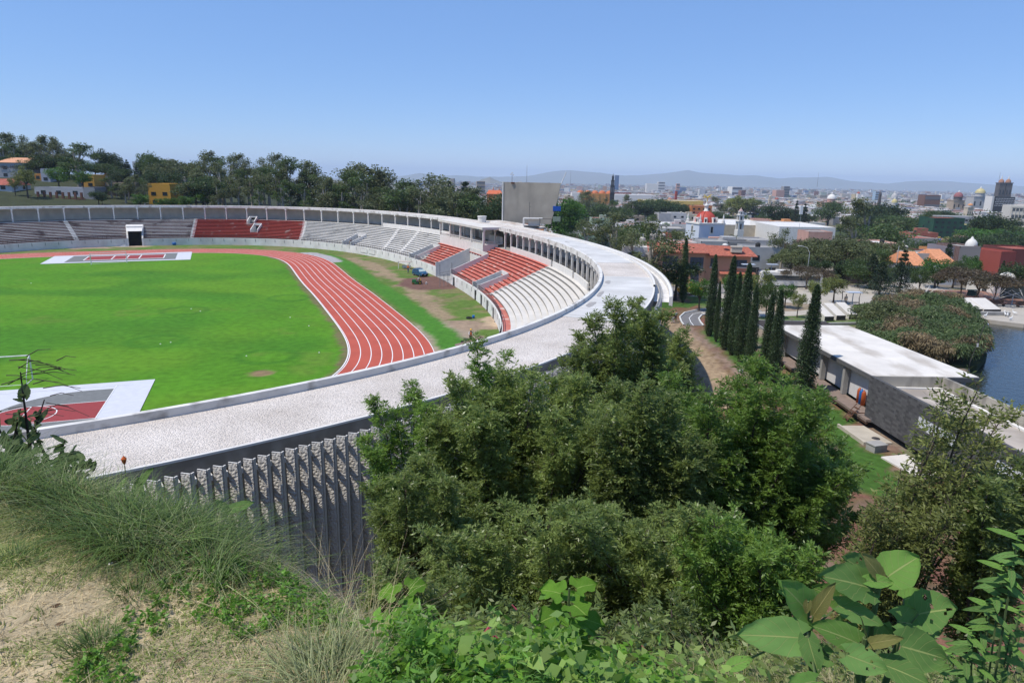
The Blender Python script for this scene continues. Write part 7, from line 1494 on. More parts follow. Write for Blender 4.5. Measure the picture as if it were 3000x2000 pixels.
for x, Yr, px in spots:
    kd, nm_ = KD[rnd.randrange(5)]; zone = [l for a, l in LM if px >= a-60][-1]; i = cz.get((nm_, zone), 0); cz[(nm_, zone)] = i+1
    tree(kd, x, Yr, rnd.uniform(7, 12), f"{ORD[min(i, 9)]} {nm_} among town houses {zone}", 'trees scattered among town houses', wid=rnd.uniform(.9, 1.3))
# far tree belts as one mass
R3 = np.random.RandomState(9); n = 1900; yy = np.exp(R3.uniform(np.log(520), np.log(7500), n)); xx = yy*R3.uniform(-.2, .86, n); nz_ = vnoise(xx, yy, 130, 51)*.6+vnoise(xx, yy, 45, 52)*.4; k_ = (nz_ < .42) | (R3.rand(n) < .22); xx = xx[k_]; yy = yy[k_]; n = len(xx)
# a belt of trees in front of the far town
C = np.c_[xx, yy, ground(xx, yy, False)+4]; V, F, lv = clump_leaves(C, 4.5*(1+yy/2500), 60, 2.0, R3, flat=.75, shell=.3); o = npmesh('distant_trees', V, F, L_mid, None, lv); tag(o, 'far belts of trees among the houses', 'trees', kind='stuff')
mb = MB(); 
# remove prototypes (their meshes live on in the copies)
# ------------------------------------------------------------------ foreground trees on the slope
def ashtree(name, lab, base, tips, leaf, rs, spread=.55, dens=1.0, lf=.095, start=.3, group=None, pairs=4, sparse=1.0, cat='tree', wratio=.34, side=1.0):
    """several leaders from one root; leafy side shoots; pinnate leaves"""
    bz = ground(base[0], base[1])[0]-.2; B = np.array([base[0], base[1], bz]); t = thing(name, lab, cat, tuple(B), 0, group); mb = MB(); SP0 = []; SD = []
    for tp in tips:
        T = np.array(tp, float); L = np.linalg.norm(T-B); mid = B+(T-B)*.5+np.array([(T[0]-B[0])*-.12, (T[1]-B[1])*-.12, L*.05]); P = [B+(mid-B)*f*2 if f < .5 else mid+(T-mid)*(f-.5)*2 for f in np.linspace(0, 1, 9)]
        P = [p+rs.normal(size=3)*L*.008*(0 < i < 8) for i, p in enumerate(P)]; r = .012*L*.5+.02; mb.tube([tuple(p-B) for p in P], list(np.linspace(r, .008, 9)), 5, cap=False)
        n = int(L*12*dens*side); f = start+(1-start)*rs.rand(n)**.8; i = np.minimum((f*8).astype(int), 7); u = (f*8-i)[:, None]; PA = np.array(P); p0 = PA[i]*(1-u)+PA[i+1]*u
        a = rs.uniform(0, 2*pi, n); up = rs.uniform(.15, .9, n)+.5*f; d = unit(np.c_[np.cos(a), np.sin(a), up]); ln = (spread*(1.15-f)**.6*(.5+.8*rs.rand(n))+.12)
        for j in range(0, n, 3): mb.tube([tuple(p0[j]-B), tuple(p0[j]+d[j]*ln[j]*.9-B)], [.012, .004], 3, cap=False)
        m = 6; s = np.tile(np.linspace(.25, 1.0, m), n); SP0.append(np.repeat(p0, m, 0)+np.repeat(d*ln[:, None], m, 0)*s[:, None]); SD.append(unit(np.repeat(d, m, 0)*.9+rs.normal(size=(n*m, 3))*.55+np.array([0, 0, .1])))
    mb.build('trunk', M_bark, t); P = np.concatenate(SP0); D = np.concatenate(SD)
    if sparse < 1: k = rs.rand(len(P)) < sparse; P = P[k]; D = D[k]
    S = unit(np.cross(D, np.array([0, 0, 1.0])+rs.normal(size=D.shape)*.3)); rl = lf*2.2*(.7+.6*rs.rand(len(P)))[:, None]; PP = []; DD = []; tone = rs.rand(len(P)); TT = []
    for q in range(pairs):
        f = (q+.7)/(pairs+.3)
        for sg in (-1, 1): PP.append(P+D*rl*f-np.array([0, 0, .04])*f*f*2); DD.append(unit(D*.75+S*sg*.8+np.array([0, 0, -.25])+rs.normal(size=D.shape)*.18)); TT.append(tone)
    PP.append(P+D*rl-np.array([0, 0, .08])); DD.append(unit(D+np.array([0, 0, -.3]))); TT.append(tone)
    PP = np.concatenate(PP); DD = np.concatenate(DD); tt = np.concatenate(TT); LL = lf*(.7+.6*rs.rand(len(PP))); V, F, lv = leaves(PP, DD, LL, LL*wratio, rs); lv = np.clip(lv*.45+np.repeat(tt, 4)*.55, 0, 1)
    npmesh('crown', V-B, F, leaf, t, lv); return t
R4 = np.random.RandomState(77)
def tipsat(lst, Y, dy=1.2): return [WD(px, py, Y+R4.uniform(-dy, dy)) for px, py in lst]
def fill(px0, px1, py0, py1, n): return [(R4.uniform(px0, px1), R4.uniform(py0, py1)) for _ in range(n)]
ashtree('ash_tree', 'slim young tree whose two feathery tips overlap the white gravel roof', (-2.6, 19.5), tipsat([(1212, 1138), (1100, 1185), (1160, 1215), (1250, 1195), (1090, 1330), (1300, 1240), (1130, 1420), (1075, 1290)], 20.5), L_ashb, R4, dens=1.3, lf=.10)
ashtree('ash_tree', 'young feathery tree with two narrow spires right of the slim one', (-.6, 21), tipsat([(1395, 1003), (1478, 1045), (1440, 1090), (1350, 1120), (1520, 1110), (1400, 1150), (1470, 1180)], 22), L_ashb, R4, dens=1.2, lf=.10)
ashtree('ash_tree', 'tall dense tree standing in front of the curve of the stadium roof', (5.3, 29), tipsat([(1800, 900), (1860, 893), (1700, 985), (1740, 935), (1900, 925), (1945, 925), (1975, 1000), (1660, 1060), (1690, 1030), (2020, 1050), (2040, 1120), (2000, 980), (2060, 1180), (1830, 960), (1920, 990), (1990, 1080), (1780, 1000), (1880, 1060), (1650, 1130), (1720, 1100), (1840, 1120), (1970, 1150)], 30, 2.0), L_ash, R4, dens=1.25, lf=.13, spread=.85)
ashtree('ash_tree', 'wide dark leafy tree filling the middle of the slope', (.2, 20), tipsat([(1340, 1130), (1420, 1160), (1500, 1095), (1560, 1100), (1620, 1115), (1700, 1120), (1280, 1250), (1650, 1180), (1380, 1240), (1480, 1200), (1580, 1220), (1740, 1200)]+fill(1250, 1800, 1200, 1500, 24), 20, 2.2), L_ash, R4, dens=1.35, lf=.115, spread=1.05)
ashtree('ash_tree', 'dark leafy tree hanging before the fins at the left of the slope', (-2.4, 16.5), tipsat([(1180, 1400), (1120, 1500), (1240, 1360), (1300, 1420), (1150, 1600), (1220, 1520), (1330, 1500), (1090, 1430), (1380, 1440)]+fill(1150, 1450, 1480, 1650, 8), 16.5, 1.4), L_ash, R4, dens=1.4, lf=.10, spread=.6)
ashtree('ash_tree', 'broad bright green tree on the right of the slope', (6.6, 20), tipsat([(2080, 1165), (2140, 1130), (2040, 1210), (2230, 1155), (2300, 1120), (2350, 1165), (2400, 1210), (2180, 1240), (2450, 1300), (2480, 1400), (2280, 1260), (2360, 1320), (2100, 1300), (2000, 1180), (1960, 1110), (2210, 1070), (2400, 1180)]+fill(2000, 2480, 1250, 1600, 22)+fill(2390, 2510, 1340, 1640, 8), 20.5, 2.2), L_ashb, R4, dens=1.35, lf=.12, spread=1.05)
ashtree('ash_tree', 'mid green tree between the dark middle one and the bright right one', (4.1, 18.5), tipsat([(1800, 1150), (1880, 1130), (1950, 1180), (1760, 1240), (1840, 1230), (1920, 1280), (1990, 1300)]+fill(1700, 2080, 1230, 1550, 22), 18.5, 2.0), L_ash, R4, dens=1.4, lf=.115, spread=1.0)
ashtree('ash_tree', 'lower dark tree close below the middle of the slope', (.9, 12.5), tipsat(fill(1250, 1780, 1480, 1760, 26), 12.5, 1.6), L_ash, R4, dens=1.5, lf=.085, spread=.5, start=.2)
ashtree('ash_tree', 'lower tree in deep shade right of the slope centre', (3.4, 12.5), tipsat(fill(1660, 2150, 1480, 1800, 28), 12.5, 1.6), L_ash, R4, dens=1.5, lf=.085, spread=.5, start=.2)
ashtree('ash_tree', 'sunlit fresh green young tree low on the right', (4.5, 10.5), tipsat(fill(2230, 2420, 1600, 1760, 6)+[(2090, 1520), (2140, 1510), (2050, 1580), (2180, 1570), (2000, 1620), (2230, 1640), (2120, 1640), (2260, 1580), (2020, 1700), (2200, 1720)], 11, .8), L_ashb, R4, dens=1.4, lf=.085, spread=.45, start=.3)
ashtree('leafy_shrub', 'low leafy shrub at the very foot of the fins', (-2.0, 9.5), tipsat(fill(1080, 1400, 1660, 1800, 14), 9.5, 1.0), L_ash, R4, dens=1.4, lf=.07, spread=.35, start=.15, cat='shrub')
ashtree('leafy_shrub', 'dark shrub below the shaded trees behind the weeds', (1.6, 7.2), tipsat(fill(1300, 2000, 1780, 1900, 18), 7.2, .8), L_ash, R4, dens=1.3, lf=.06, spread=.3, start=.15, cat='shrub')
ashtree('sparse_shrub', 'tall sparse yellowish shrub with bare upright stems before the dark block wall', (8.6, 14.0), tipsat([(2770, 1150), (2745, 1190), (2800, 1200), (2870, 1130), (2900, 1210), (2690, 1320), (2720, 1290), (2640, 1370), (2830, 1260), (2930, 1290), (2960, 1190), (2850, 1340), (2780, 1330), (2600, 1420), (2900, 1400), (2985, 1350)], 14, 1.2), L_yel, R4, dens=.4, lf=.12, spread=.42, pairs=2, wratio=.34, start=.35, cat='shrub')
ashtree('sparse_shrub', 'fuller green shrub at the right edge below the block wing', (10.2, 13.2), tipsat(fill(2880, 3060, 1380, 1600, 12), 13.5, 1.2), L_ash, R4, dens=1.1, lf=.11, spread=.5, start=.35, cat='shrub')
ashtree('sparse_shrub', 'low yellow leaved shrub at the edge of the red gravel', (7.4, 13.2), tipsat(fill(2560, 2800, 1480, 1640, 11), 13, 1.0), L_yel, R4, dens=.9, lf=.10, spread=.45, pairs=2, wratio=.34, start=.2, cat='shrub')
M_stem = mat('green_stem', (.10, .14, .05))
# ------------------------------------------------------------------ blades of grass
def blades(P, lean, L, Wd, rs, bend=.6):
    n = len(P); bend = (bend*(.35+1.15*rs.rand(n)))[:, None]; S = unit(np.cross(lean, np.array([0, 0, 1.0])+rs.normal(size=lean.shape)*.3)); V = np.empty((n, 8, 3)); up = np.array([0, 0, 1.0])
    for k, f in enumerate((0, .38, .72, 1.0)):
        c = P+(up[None]*(f-bend*f*f*.62)+lean*(f*.25+f*f*bend))*L[:, None]; w_ = (Wd*(1-f*.93))[:, None]; V[:, 2*k] = c-S*w_/2; V[:, 2*k+1] = c+S*w_/2
    F = (np.arange(n)[:, None, None]*8+np.array([(0, 1, 3, 2), (2, 3, 5, 4), (4, 5, 7, 6)])[None]).reshape(-1, 4); return V.reshape(-1, 3), F, np.repeat(rs.rand(n), 8)
G_green = leafmat('grass_green', (.135, .205, .050), (.08, .13, .03), trans=.35, scale=2.0, objrand=0); G_dry = leafmat('grass_dry', (.58, .48, .28), (.38, .30, .17), trans=.2, scale=3, objrand=0); G_fresh = leafmat('weed_fresh', (.15, .30, .035), (.10, .22, .03), trans=.4, scale=1.6, objrand=0, rough=.45)
def hl(n): a = R4.uniform(0, 2*pi, n); return np.c_[np.cos(a), np.sin(a), np.zeros(n)]
def onground(x, y): return np.c_[x, y, ground(x, y, False)-.01]
def sprawl(name, m, n, xr, yr, L, Wd, bend, cond, lab, clump=None, cat='grass'):
    x = R4.uniform(*xr, n); y = R4.uniform(*yr, n)
    if clump: cx = R4.uniform(*xr, clump[0]); cy = R4.uniform(*yr, clump[0]); i = R4.randint(0, clump[0], n); x = cx[i]+R4.normal(size=n)*clump[1]; y = cy[i]+R4.normal(size=n)*clump[1]
    k = cond(x, y); x = x[k]; y = y[k]; n = len(x); ln = hl(n)
    if clump: i = i[k]; o_ = np.c_[x-cx[i], y-cy[i], np.zeros(n)]; ln = unit(unit(o_)+ln*.5)
    V, F, lv = blades(onground(x, y), ln, L*(.55+.8*R4.rand(n)), Wd*(.7+.6*R4.rand(n)), R4, bend); o = npmesh(name, V, F, m, None, lv); tag(o, lab, cat, kind='stuff'); return o
dr = lambda x, y: vnoise(x, y, .8, 21)*.55+vnoise(x, y, .25, 22)*.3+vnoise(x, y, 2.5, 23)*.25
sprawl('dry_grass', G_dry, 110000, (-4.2, .2), (1.1, 4.2), .055, .0024, 1.5, lambda x, y: (y < crest(x)+.5) & (R4.rand(len(x)) < .35+.65*(dr(x, y) > .5)), 'flattened straw-coloured dry grass')
sprawl('short_grass', leafmat('lawn_yellowgreen', (.24, .31, .07), (.14, .21, .045), trans=.35, scale=3, objrand=0), 170000, (-4.2, .3), (1.1, 4.2), .034, .0050, .7, lambda x, y: (y < crest(x)+.5) & ((vnoise(x, y, .5, 91)*.6+vnoise(x, y, .16, 92)*.4 > .44) | (y > crest(x)-.3)), 'short green grass patches on the dry ground')
sprawl('dry_stubble', G_dry, 9000, (-4.2, .2), (1.1, 4.2), .13, .0026, 1.6, lambda x, y: (y < crest(x)+.2) & (vnoise(x, y, .4, 89) > .45), 'longer scattered straws lying on the slope')
sprawl('grass_tufts', G_green, 9000, (-4.2, .2), (1.1, 4.2), .085, .004, .8, lambda x, y: y < crest(x)+.1, 'small green tufts on the dry ground', (60, .035))
sprawl('short_weeds', leafmat('weed_yellowgreen', (.19, .24, .05), (.12, .15, .03), trans=.35, scale=2, objrand=0), 26000, (-4.2, .3), (1.1, 4.2), .035, .009, .9, lambda x, y: (y < crest(x)+.5) & (vnoise(x, y, .35, 94)*.6+vnoise(x, y, .12, 95)*.4 > .55), 'small yellow green weeds in the dry grass')
sprawl('tall_grass', G_green, 42000, (-4.8, .4), (1.6, 4.6), .23, .0055, 1.0, lambda x, y: (y > crest(x)-.08-.30*(x < -1.15)-.12*(x < -1.4)*(x > -2.1)) & (y < crest(x)+.22) & (x < -.5) & (vnoise(x, y, .22, 99) > .25), 'tall arching grass along the edge of the slope', (70, .16))
sprawl('tall_grass', leafmat('grass_pale', (.32, .34, .16), (.22, .25, .11), trans=.3, scale=2, objrand=0), 24000, (-4.8, .5), (1.6, 4.4), .17, .004, 1.1, lambda x, y: (y > crest(x)-.5) & (y < crest(x)+.2), 'pale half-dry arching grass tufts', (40, .13))
sprawl('dry_stalks', G_dry, 260, (-.95, -.5), (2.2, 2.9), .36, .0022, .5, lambda x, y: (y > crest(x)+.0), 'long bare dry stalks rising in front of the fins', (9, .07))
# weeds on the near lip of the slope
def weeds(name, m, n, xr, yr, h, ls, lab, wr=.5, k=14, cond=None, seed=1):
    R = np.random.RandomState(seed); x = R.uniform(*xr, n); y = R.uniform(*yr, n)
    if cond is not None: q = cond(x, y); x = x[q]; y = y[q]
    n = len(x); B = onground(x, y); H_ = h*(.45+.8*R.rand(n))*(.6+.7*vnoise(x, y, .5, seed+5)); ln = hl2(R, n)*.35; f = R.rand(n, k)**.6; idx = np.repeat(np.arange(n), k); ff = f.ravel(); P = B[idx]+(np.array([0, 0, 1.0])+ln[idx]*ff[:, None])*(H_[idx]*ff)[:, None]
    a = R.uniform(0, 2*pi, n*k); D = unit(np.c_[np.cos(a), np.sin(a), R.uniform(-.25, .7, n*k)]); L = ls*(.55+.8*R.rand(n*k)); V, F, lv = leaves(P, D, L, L*wr, R); tone = R.rand(n); lv = np.clip(.5*lv+.5*np.repeat(tone[idx], 4), 0, 1); o = npmesh(name, V, F, m, None, lv); tag(o, lab, 'weeds', kind='stuff'); return o
def hl2(R, n): a = R.uniform(0, 2*pi, n); return np.c_[np.cos(a), np.sin(a), np.zeros(n)]
weeds('weeds', G_fresh, 8000, (-.5, 3.0), (1.3, 3.0), .16, .034, 'bright leafy weeds on the near edge of the slope', seed=3, cond=lambda x, y: (x > -.42+.1*(y-2)) )
weeds('weeds', L_ashb, 3600, (-.6, 4.6), (2.1, 5.5), .24, .04, 'darker weeds behind the bright ones', seed=4, wr=.4, cond=lambda x, y: x/y > -.16)
weeds('undergrowth', L_ash, 5200, (-3, 11), (4.5, 15), .8, .09, 'dark undergrowth on the slope', seed=5, wr=.4, cond=lambda x, y: x/y > -.13); weeds('undergrowth', L_mid, 4200, (-9, 16), (11, 26), 1.2, .16, 'dark undergrowth lower on the slope', seed=6, wr=.45, cond=lambda x, y: (ground(x, y, False) > .3) & (x/y > -.17))
weeds('weeds', L_yel, 1100, (1.6, 5.2), (2.4, 5.5), .42, .05, 'yellowish straggling weeds right of the big leaf plant', seed=8, wr=.3); weeds('weeds', G_fresh, 260, (-3.6, -1.2), (2.8, 3.8), .10, .022, 'leafy weeds among the tall grass', seed=9, wr=.5, cond=lambda x, y: y > crest(x)-.1)
weeds('weeds', leafmat('weed_feathery', (.17, .33, .06), (.11, .24, .04), trans=.4, scale=2, objrand=0), 1500, (-.45, 3.2), (1.3, 3.0), .18, .04, 'feathery narrow-leaved weeds among the broader ones', seed=23, wr=.14, k=26, cond=lambda x, y: (x > -.38) & (vnoise(x, y, .3, 98) > .45))
weeds('weeds', G_fresh, 4200, (.05, 2.6), (2.1, 4.0), .30, .042, 'bright leafy weeds lower on the slope', seed=31, cond=lambda x, y: (x/y > .02) & (x/y < .42) & (vnoise(x, y, .5, 33) > .38))
weeds('weeds', leafmat('weed_pale', (.26, .38, .09), (.18, .28, .06), trans=.4, scale=2, objrand=0), 1300, (-.3, 3.0), (1.9, 3.8), .30, .055, 'pale broad-leaved weeds among the bright ones', seed=37, wr=.7, k=9, cond=lambda x, y: (x/y > -.1) & (x/y < .5))
weeds('creeping_weeds', G_fresh, 3000, (-1.4, .2), (1.4, 2.9), .05, .018, 'creeping bright weeds beside the bare soil', seed=12, cond=lambda x, y: vnoise(x, y, .45, 97)*.5+vnoise(x, y, .13, 96)*.5 > .55)
sprawl('dry_twigs', G_dry, 2600, (1.7, 4.8), (2.6, 5.2), .55, .0035, .8, lambda x, y: x > 0, 'tangle of dry twigs at the right', (26, .18), 'twigs'); sprawl('grass_tuft', leafmat('grass_silver', (.22, .26, .16), (.12, .15, .08), trans=.3, objrand=0), 2600, (.05, .5), (3.9, 4.5), .42, .005, .7, lambda x, y: x > -9, 'silvery grass tuft between the two lobed plants', (5, .08))
# ------------------------------------------------------------------ big-leaved plants
def bigleafmat(name, c1, c2, vein=(.30, .36, .12), trans=.3):
    m = leafmat(name, c1, c2, trans=trans, rough=.8, scale=6, objrand=.1, spec=.12); n = m.node_tree.nodes; l = m.node_tree.links; b = n['Principled BSDF']; uv = n.new('ShaderNodeUVMap'); sp = n.new('ShaderNodeSeparateXYZ'); l.new(uv.outputs[0], sp.inputs[0])
    def mth(op, a, b_=None):
        x = n.new('ShaderNodeMath'); x.operation = op
        for i, v in enumerate((a, b_)):
            if v is None: continue
            if isinstance(v, (int, float)): x.inputs[i].default_value = v
            else: l.new(v, x.inputs[i])
        return x.outputs[0]
    u = mth('ABSOLUTE', mth('SUBTRACT', sp.outputs[0], .5)); mid = mth('LESS_THAN', u, .022); s = mth('FRACT', mth('MULTIPLY', mth('SUBTRACT', sp.outputs[1], mth('MULTIPLY', u, .75)), 5.5)); lat = mth('MULTIPLY', mth('LESS_THAN', s, .07), .6); v = mth('MAXIMUM', mid, lat)
    mx = n.new('ShaderNodeMix'); mx.data_type = 'RGBA'; l.new(v, mx.inputs[0]); src = b.inputs['Base Color'].links[0].from_socket; l.new(src, mx.inputs[6]); mx.inputs[7].default_value = (*vein, 1); l.new(mx.outputs[2], b.inputs['Base Color']); bp = n.new('ShaderNodeBump'); bp.inputs['Distance'].default_value = .004; bp.invert = True; l.new(v, bp.inputs['Height']); l.new(bp.outputs[0], b.inputs['Normal']); return m
B_dk = bigleafmat('bigleaf_dark', (.15, .27, .075), (.11, .21, .055)); B_lt = bigleafmat('bigleaf_light', (.16, .29, .06), (.12, .24, .05)); B_br = bigleafmat('bigleaf_bronze', (.21, .20, .065), (.16, .16, .05), (.42, .36, .14)); B_ti = bigleafmat('lobed_leaf', (.13, .27, .03), (.09, .20, .025), (.25, .38, .08)); B_sh = bigleafmat('shrub_leaf', (.13, .18, .075), (.09, .13, .05), (.14, .19, .08))
def bigleaf(parent, O, base, tip, wd, m, rs, cup=.12, droop=.18, lobes=0, nrm=None, name='leaf', holes=0):
    b = np.array(base, float); t = np.array(tip, float); D = t-b; L = np.linalg.norm(D); D /= L; N = np.array([-.25, -.55, .8]) if nrm is None else np.array(nrm, float); N = unit(N-D*(N@D)+rs.normal(size=3)*.12); S = np.cross(D, N); nu, nv = 9, 14; V = []; UV = []
    for j in range(nv+1):
        v = j/nv; half = (math.sin(pi*min(1, v*.93+.07)**.78)**.75) if not lobes else (math.sin(pi*min(1, v*.95+.05)**.7)**.9)*(1+.32*math.sin(v*pi*3.2+.6))
        half *= (1+.05*math.sin(v*38)+.03*rs.normal())*(1 if v < 1 else 0)
        for i in range(nu+1):
            u = i/nu*2-1; back = -.10*abs(u)**2*(1-v)**2*2; q = b+D*L*(v+back)+S*wd/2*half*u+N*(cup*wd*u*u*.9*(1 if cup > 0 else 1)-droop*L*v*v+.03*wd*math.sin(u*7+v*9)*abs(u)); V.append(q-O); UV.append((i/nu, v))
    F = [(j*(nu+1)+i, j*(nu+1)+i+1, (j+1)*(nu+1)+i+1, (j+1)*(nu+1)+i) for j in range(nv) for i in range(nu)]
    if holes: F = [f for f in F if rs.rand() > holes]
    me = bpy.data.meshes.new(name); me.from_pydata([tuple(v) for v in V], [], F); uvl = me.uv_layers.new(name='UVMap'); UVa = np.array(UV)[np.array([i for f in F for i in f])]; uvl.data.foreach_set('uv', UVa.astype(np.float32).ravel()); a = me.attributes.new('lv', 'FLOAT', 'POINT'); a.data.foreach_set('value', np.full(len(V), .25+.4*rs.rand(), np.float32)); me.materials.append(m); me.polygons.foreach_set('use_smooth', [True]*len(F)); o = bpy.data.objects.new(name, me); COL.objects.link(o); o.parent = parent; return o
R5 = np.random.RandomState(5)
def Z3(x, y): return 1900+x*.4677, 1400+y*.4677
root = WD(2500, 2040, 2.55); root = (root[0], root[1], g1(root[0], root[1])-.02); bp_ = thing('broad_leaf_plant', 'large plant with huge veined green leaves and small bronze ones in the foreground', 'plant', root); O = np.array(root)
spec_ = [((1500, 615), (1690, 480), 200, B_lt, 2.5, 0), ((1445, 612), (1358, 470), 88, B_br, 2.5, 0), ((1395, 690), (1100, 590), 190, B_dk, 2.5, .02), ((1395, 625), (1255, 478), 150, B_dk, 2.6, .02), ((1370, 640), (1545, 650), 70, B_lt, 2.48, 0), ((1000, 840), (860, 655), 190, B_lt, 2.4, 0), ((1055, 800), (850, 690), 150, B_dk, 2.5, 0), ((1030, 860), (1155, 670), 80, B_br, 2.4, 0), ((955, 1000), (570, 965), 195, B_dk, 2.3, 0), ((1315, 1035), (1045, 905), 150, B_lt, 2.3, .01), ((1690, 850), (1925, 800), 220, B_dk, 2.5, .03), ((1560, 895), (1860, 945), 160, B_dk, 2.5, .02), ((1385, 1035), (1592, 995), 70, B_br, 2.3, 0), ((1358, 985), (1345, 875), 66, B_br, 2.3, 0), ((1240, 1105), (1510, 1200), 150, B_dk, 2.2, .03), ((1580, 1050), (1880, 1130), 220, B_dk, 2.35, .02), ((1000, 1000), (1060, 1230), 110, B_dk, 2.25, .03), ((1190, 800), (1490, 905), 120, B_dk, 2.45, 0), ((1480, 1170), (1760, 1270), 150, B_dk, 2.25, 0), ((1050, 1270), (880, 1290), 110, B_lt, 2.1, 0), ((1000, 770), (985, 850), 40, B_br, 2.35, 0), ((1250, 900), (1180, 1050), 120, B_dk, 2.5, .03), ((1450, 900), (1400, 1060), 150, B_dk, 2.55, .03), ((1600, 760), (1720, 720), 110, B_lt, 2.6, .02), ((1190, 760), (1040, 680), 110, B_lt, 2.6, .03), ((520, 1180), (650, 1120), 80, B_lt, 2.3, .03), ((1130, 1120), (970, 1080), 120, B_dk, 2.4, .02)]
stm = MB(); tops = [WD(*Z3(1450, 640), 2.5), WD(*Z3(1010, 880), 2.4), WD(*Z3(1355, 1000), 2.3), WD(*Z3(1600, 900), 2.5)]
for tp in tops: stm.tube([(0, 0, 0), tuple((np.array(tp)-O)*np.array([.7, .7, .5])), tuple(np.array(tp)-O)], [.022, .016, .009], 6)
for (b_, t_, w_, m_l, Y, hol) in spec_:
    B_ = np.array(WD(*Z3(*b_), Y)); T_ = np.array(WD(*Z3(*t_), Y-R5.uniform(-.02, .10))); bigleaf(bp_, O, B_, T_, w_*.4677/2000*Y*1.4, m_l, R5, holes=hol*1.5); n_ = min(tops, key=lambda q: np.linalg.norm(np.array(q)-B_)); stm.tube([tuple(np.array(n_)-O-np.array([0, 0, .06])), tuple(B_-O)], [.006, .004], 4)
stm.build('stem', M_stem, bp_)
def lobed(px, top, bot, Y, lab, s, n):
    top_ = np.array(WD(px, top, Y)); g = g1(top_[0], Y); t = thing('lobed_leaf_plant', lab, 'plant', (top_[0], Y, g)); O = np.array([top_[0], Y, g]); mb = MB(); mb.tube([(0, 0, -.1), tuple(top_-O)], [.012, .006], 5); mb.build('stem', M_stem, t)
    for k in range(n):
        a = k*2.4+.4; f = k/n; c = top_-np.array([0, 0, .02+f*(top_[2]-g)*.75]); r = s*(.55+.35*f); el = .25-.75*f; e = c+np.array([cos(a)*cos(el), sin(a)*cos(el)*.8, sin(el)])*r*1.1; b = c+(e-c)*.28; bigleaf(t, O, b, e, r*.95, B_ti, R5, lobes=1, droop=.35, nrm=(0, -.4, .9))
    return t
lobed(1178, 1722, 1850, 3.3, 'bright lobed plant in the foreground, left of the silvery grass tuft', .24, 10); lobed(1668, 1722, 1900, 3.1, 'taller bright lobed plant in the foreground, right of the silvery grass tuft', .26, 17)
# shrub at the left edge, with round leaves and bare twigs
def ls(pts, Y): return [np.array(WD(px, py, Y)) for px, py in pts]
q = WD(40, 1400, 4.4); O = np.array([q[0], 4.4, g1(q[0], 4.4)]); t = thing('round_leaf_shrub', 'shrub with round grey green leaves and bare twigs at the left edge', 'shrub', tuple(O)); mb = MB()
for end in [(60, 1090), (130, 1170), (40, 1230), (210, 1330), (120, 1300), (-40, 1180), (280, 1350), (100, 1250), (160, 1380), (20, 1290), (70, 1330), (230, 1400), (-10, 1330), (130, 1340), (190, 1290), (60, 1200)]:
    e = np.array(WD(end[0], end[1], 4.4+R5.uniform(-.4, .3))); m_ = (O+e)/2+R5.normal(size=3)*.08; mb.tube([(0, 0, 0), tuple(m_-O), tuple(e-O)], [.02, .012, .004], 5)
    for k in range(22):
        f = R5.uniform(.4, 1); c = (m_+(e-m_)*(f*2-1)) if f > .5 else O+(m_-O)*f*2; d = unit(R5.normal(size=3)+np.array([0, 0, .35])); L = R5.uniform(.035, .11); bigleaf(t, O, c, c+d*L, L*.72, B_sh, R5, droop=.1, nrm=R5.normal(size=3)*.5+np.array([-.3, 0, .8]))
for k in range(26):
    s0 = np.array(WD(R5.uniform(0, 170), R5.uniform(1040, 1220), 4.3)); d = np.array([.30, 0, R5.uniform(-.1, .12)])*R5.uniform(.4, 1); mb.tube([tuple(s0-O), tuple(s0+d*.5-O+np.array([0, 0, .02])), tuple(s0+d-O)], [.004, .003, .002], 3)
mb.build('twigs', mat('twig_dark', (.05, .035, .03)), t)
# broad upright leaves and an orange bud at the edge of the roof, narrow-leaved plant at the right edge
def simple(px, py, Y, leaves_, lab, m, name='leafy_plant'):
    q = WD(px, py, Y); O = np.array([q[0], Y, g1(q[0], Y)]); t = thing(name, lab, 'plant', tuple(O)); mb = MB()
    for (b, e, w_) in leaves_: B_ = np.array(WD(*b, Y)); E_ = np.array(WD(*e, Y-.03)); bigleaf(t, O, B_, E_, w_/2000*Y, m, R5, droop=.12); mb.tube([(0, 0, -.1), tuple(B_-O)], [.006, .004], 4)
    mb.build('stem', M_stem, t); return t
t = simple(400, 1470, 4.6, [((395, 1440), (440, 1370), 45), ((345, 1440), (370, 1395), 42), ((350, 1470), (330, 1430), 30), ((420, 1450), (400, 1400), 30)], 'plant with two upright broad leaves before the white roof edge', B_dk)
simple(690, 1540, 4.0, [((680, 1490), (740, 1470), 34), ((670, 1500), (630, 1462), 34), ((700, 1520), (720, 1485), 26)], 'small broad-leaved plant in the tall grass below the fins', B_dk); simple(1040, 1930, 3.4, [((1080, 1910), (1060, 1850), 60), ((1000, 1925), (950, 1915), 50), ((1110, 1890), (1160, 1870), 40)], 'drooping grey green plant left of the first lobed plant', B_dk)
q = WD(357, 1362, 4.6); O_ = (q[0], 4.6, g1(q[0], 4.6)); t = thing('orange_flower', 'orange bud on a thin stalk above the tall grass', 'flower', O_); mb = MB(); mb.tube([(0, 0, 0), (.02, 0, q[2]-O_[2])], .004, 4); mb.build('stem', M_stem, t); mb = MB(); mb.lathe([(0, 0), (.012, .02), (.02, .05), (0, .075)], (.02, 0, q[2]-O_[2]), 8); mb.build('bud', mat('bud_orange', (.55, .10, .02)), t)
q = WD(2960, 1900, 2.7); O = np.array([q[0], 2.7, g1(q[0], 2.7)]); t = thing('lance_leaf_plant', 'plant with narrow pointed leaves at the right edge', 'plant', tuple(O)); mb = MB()
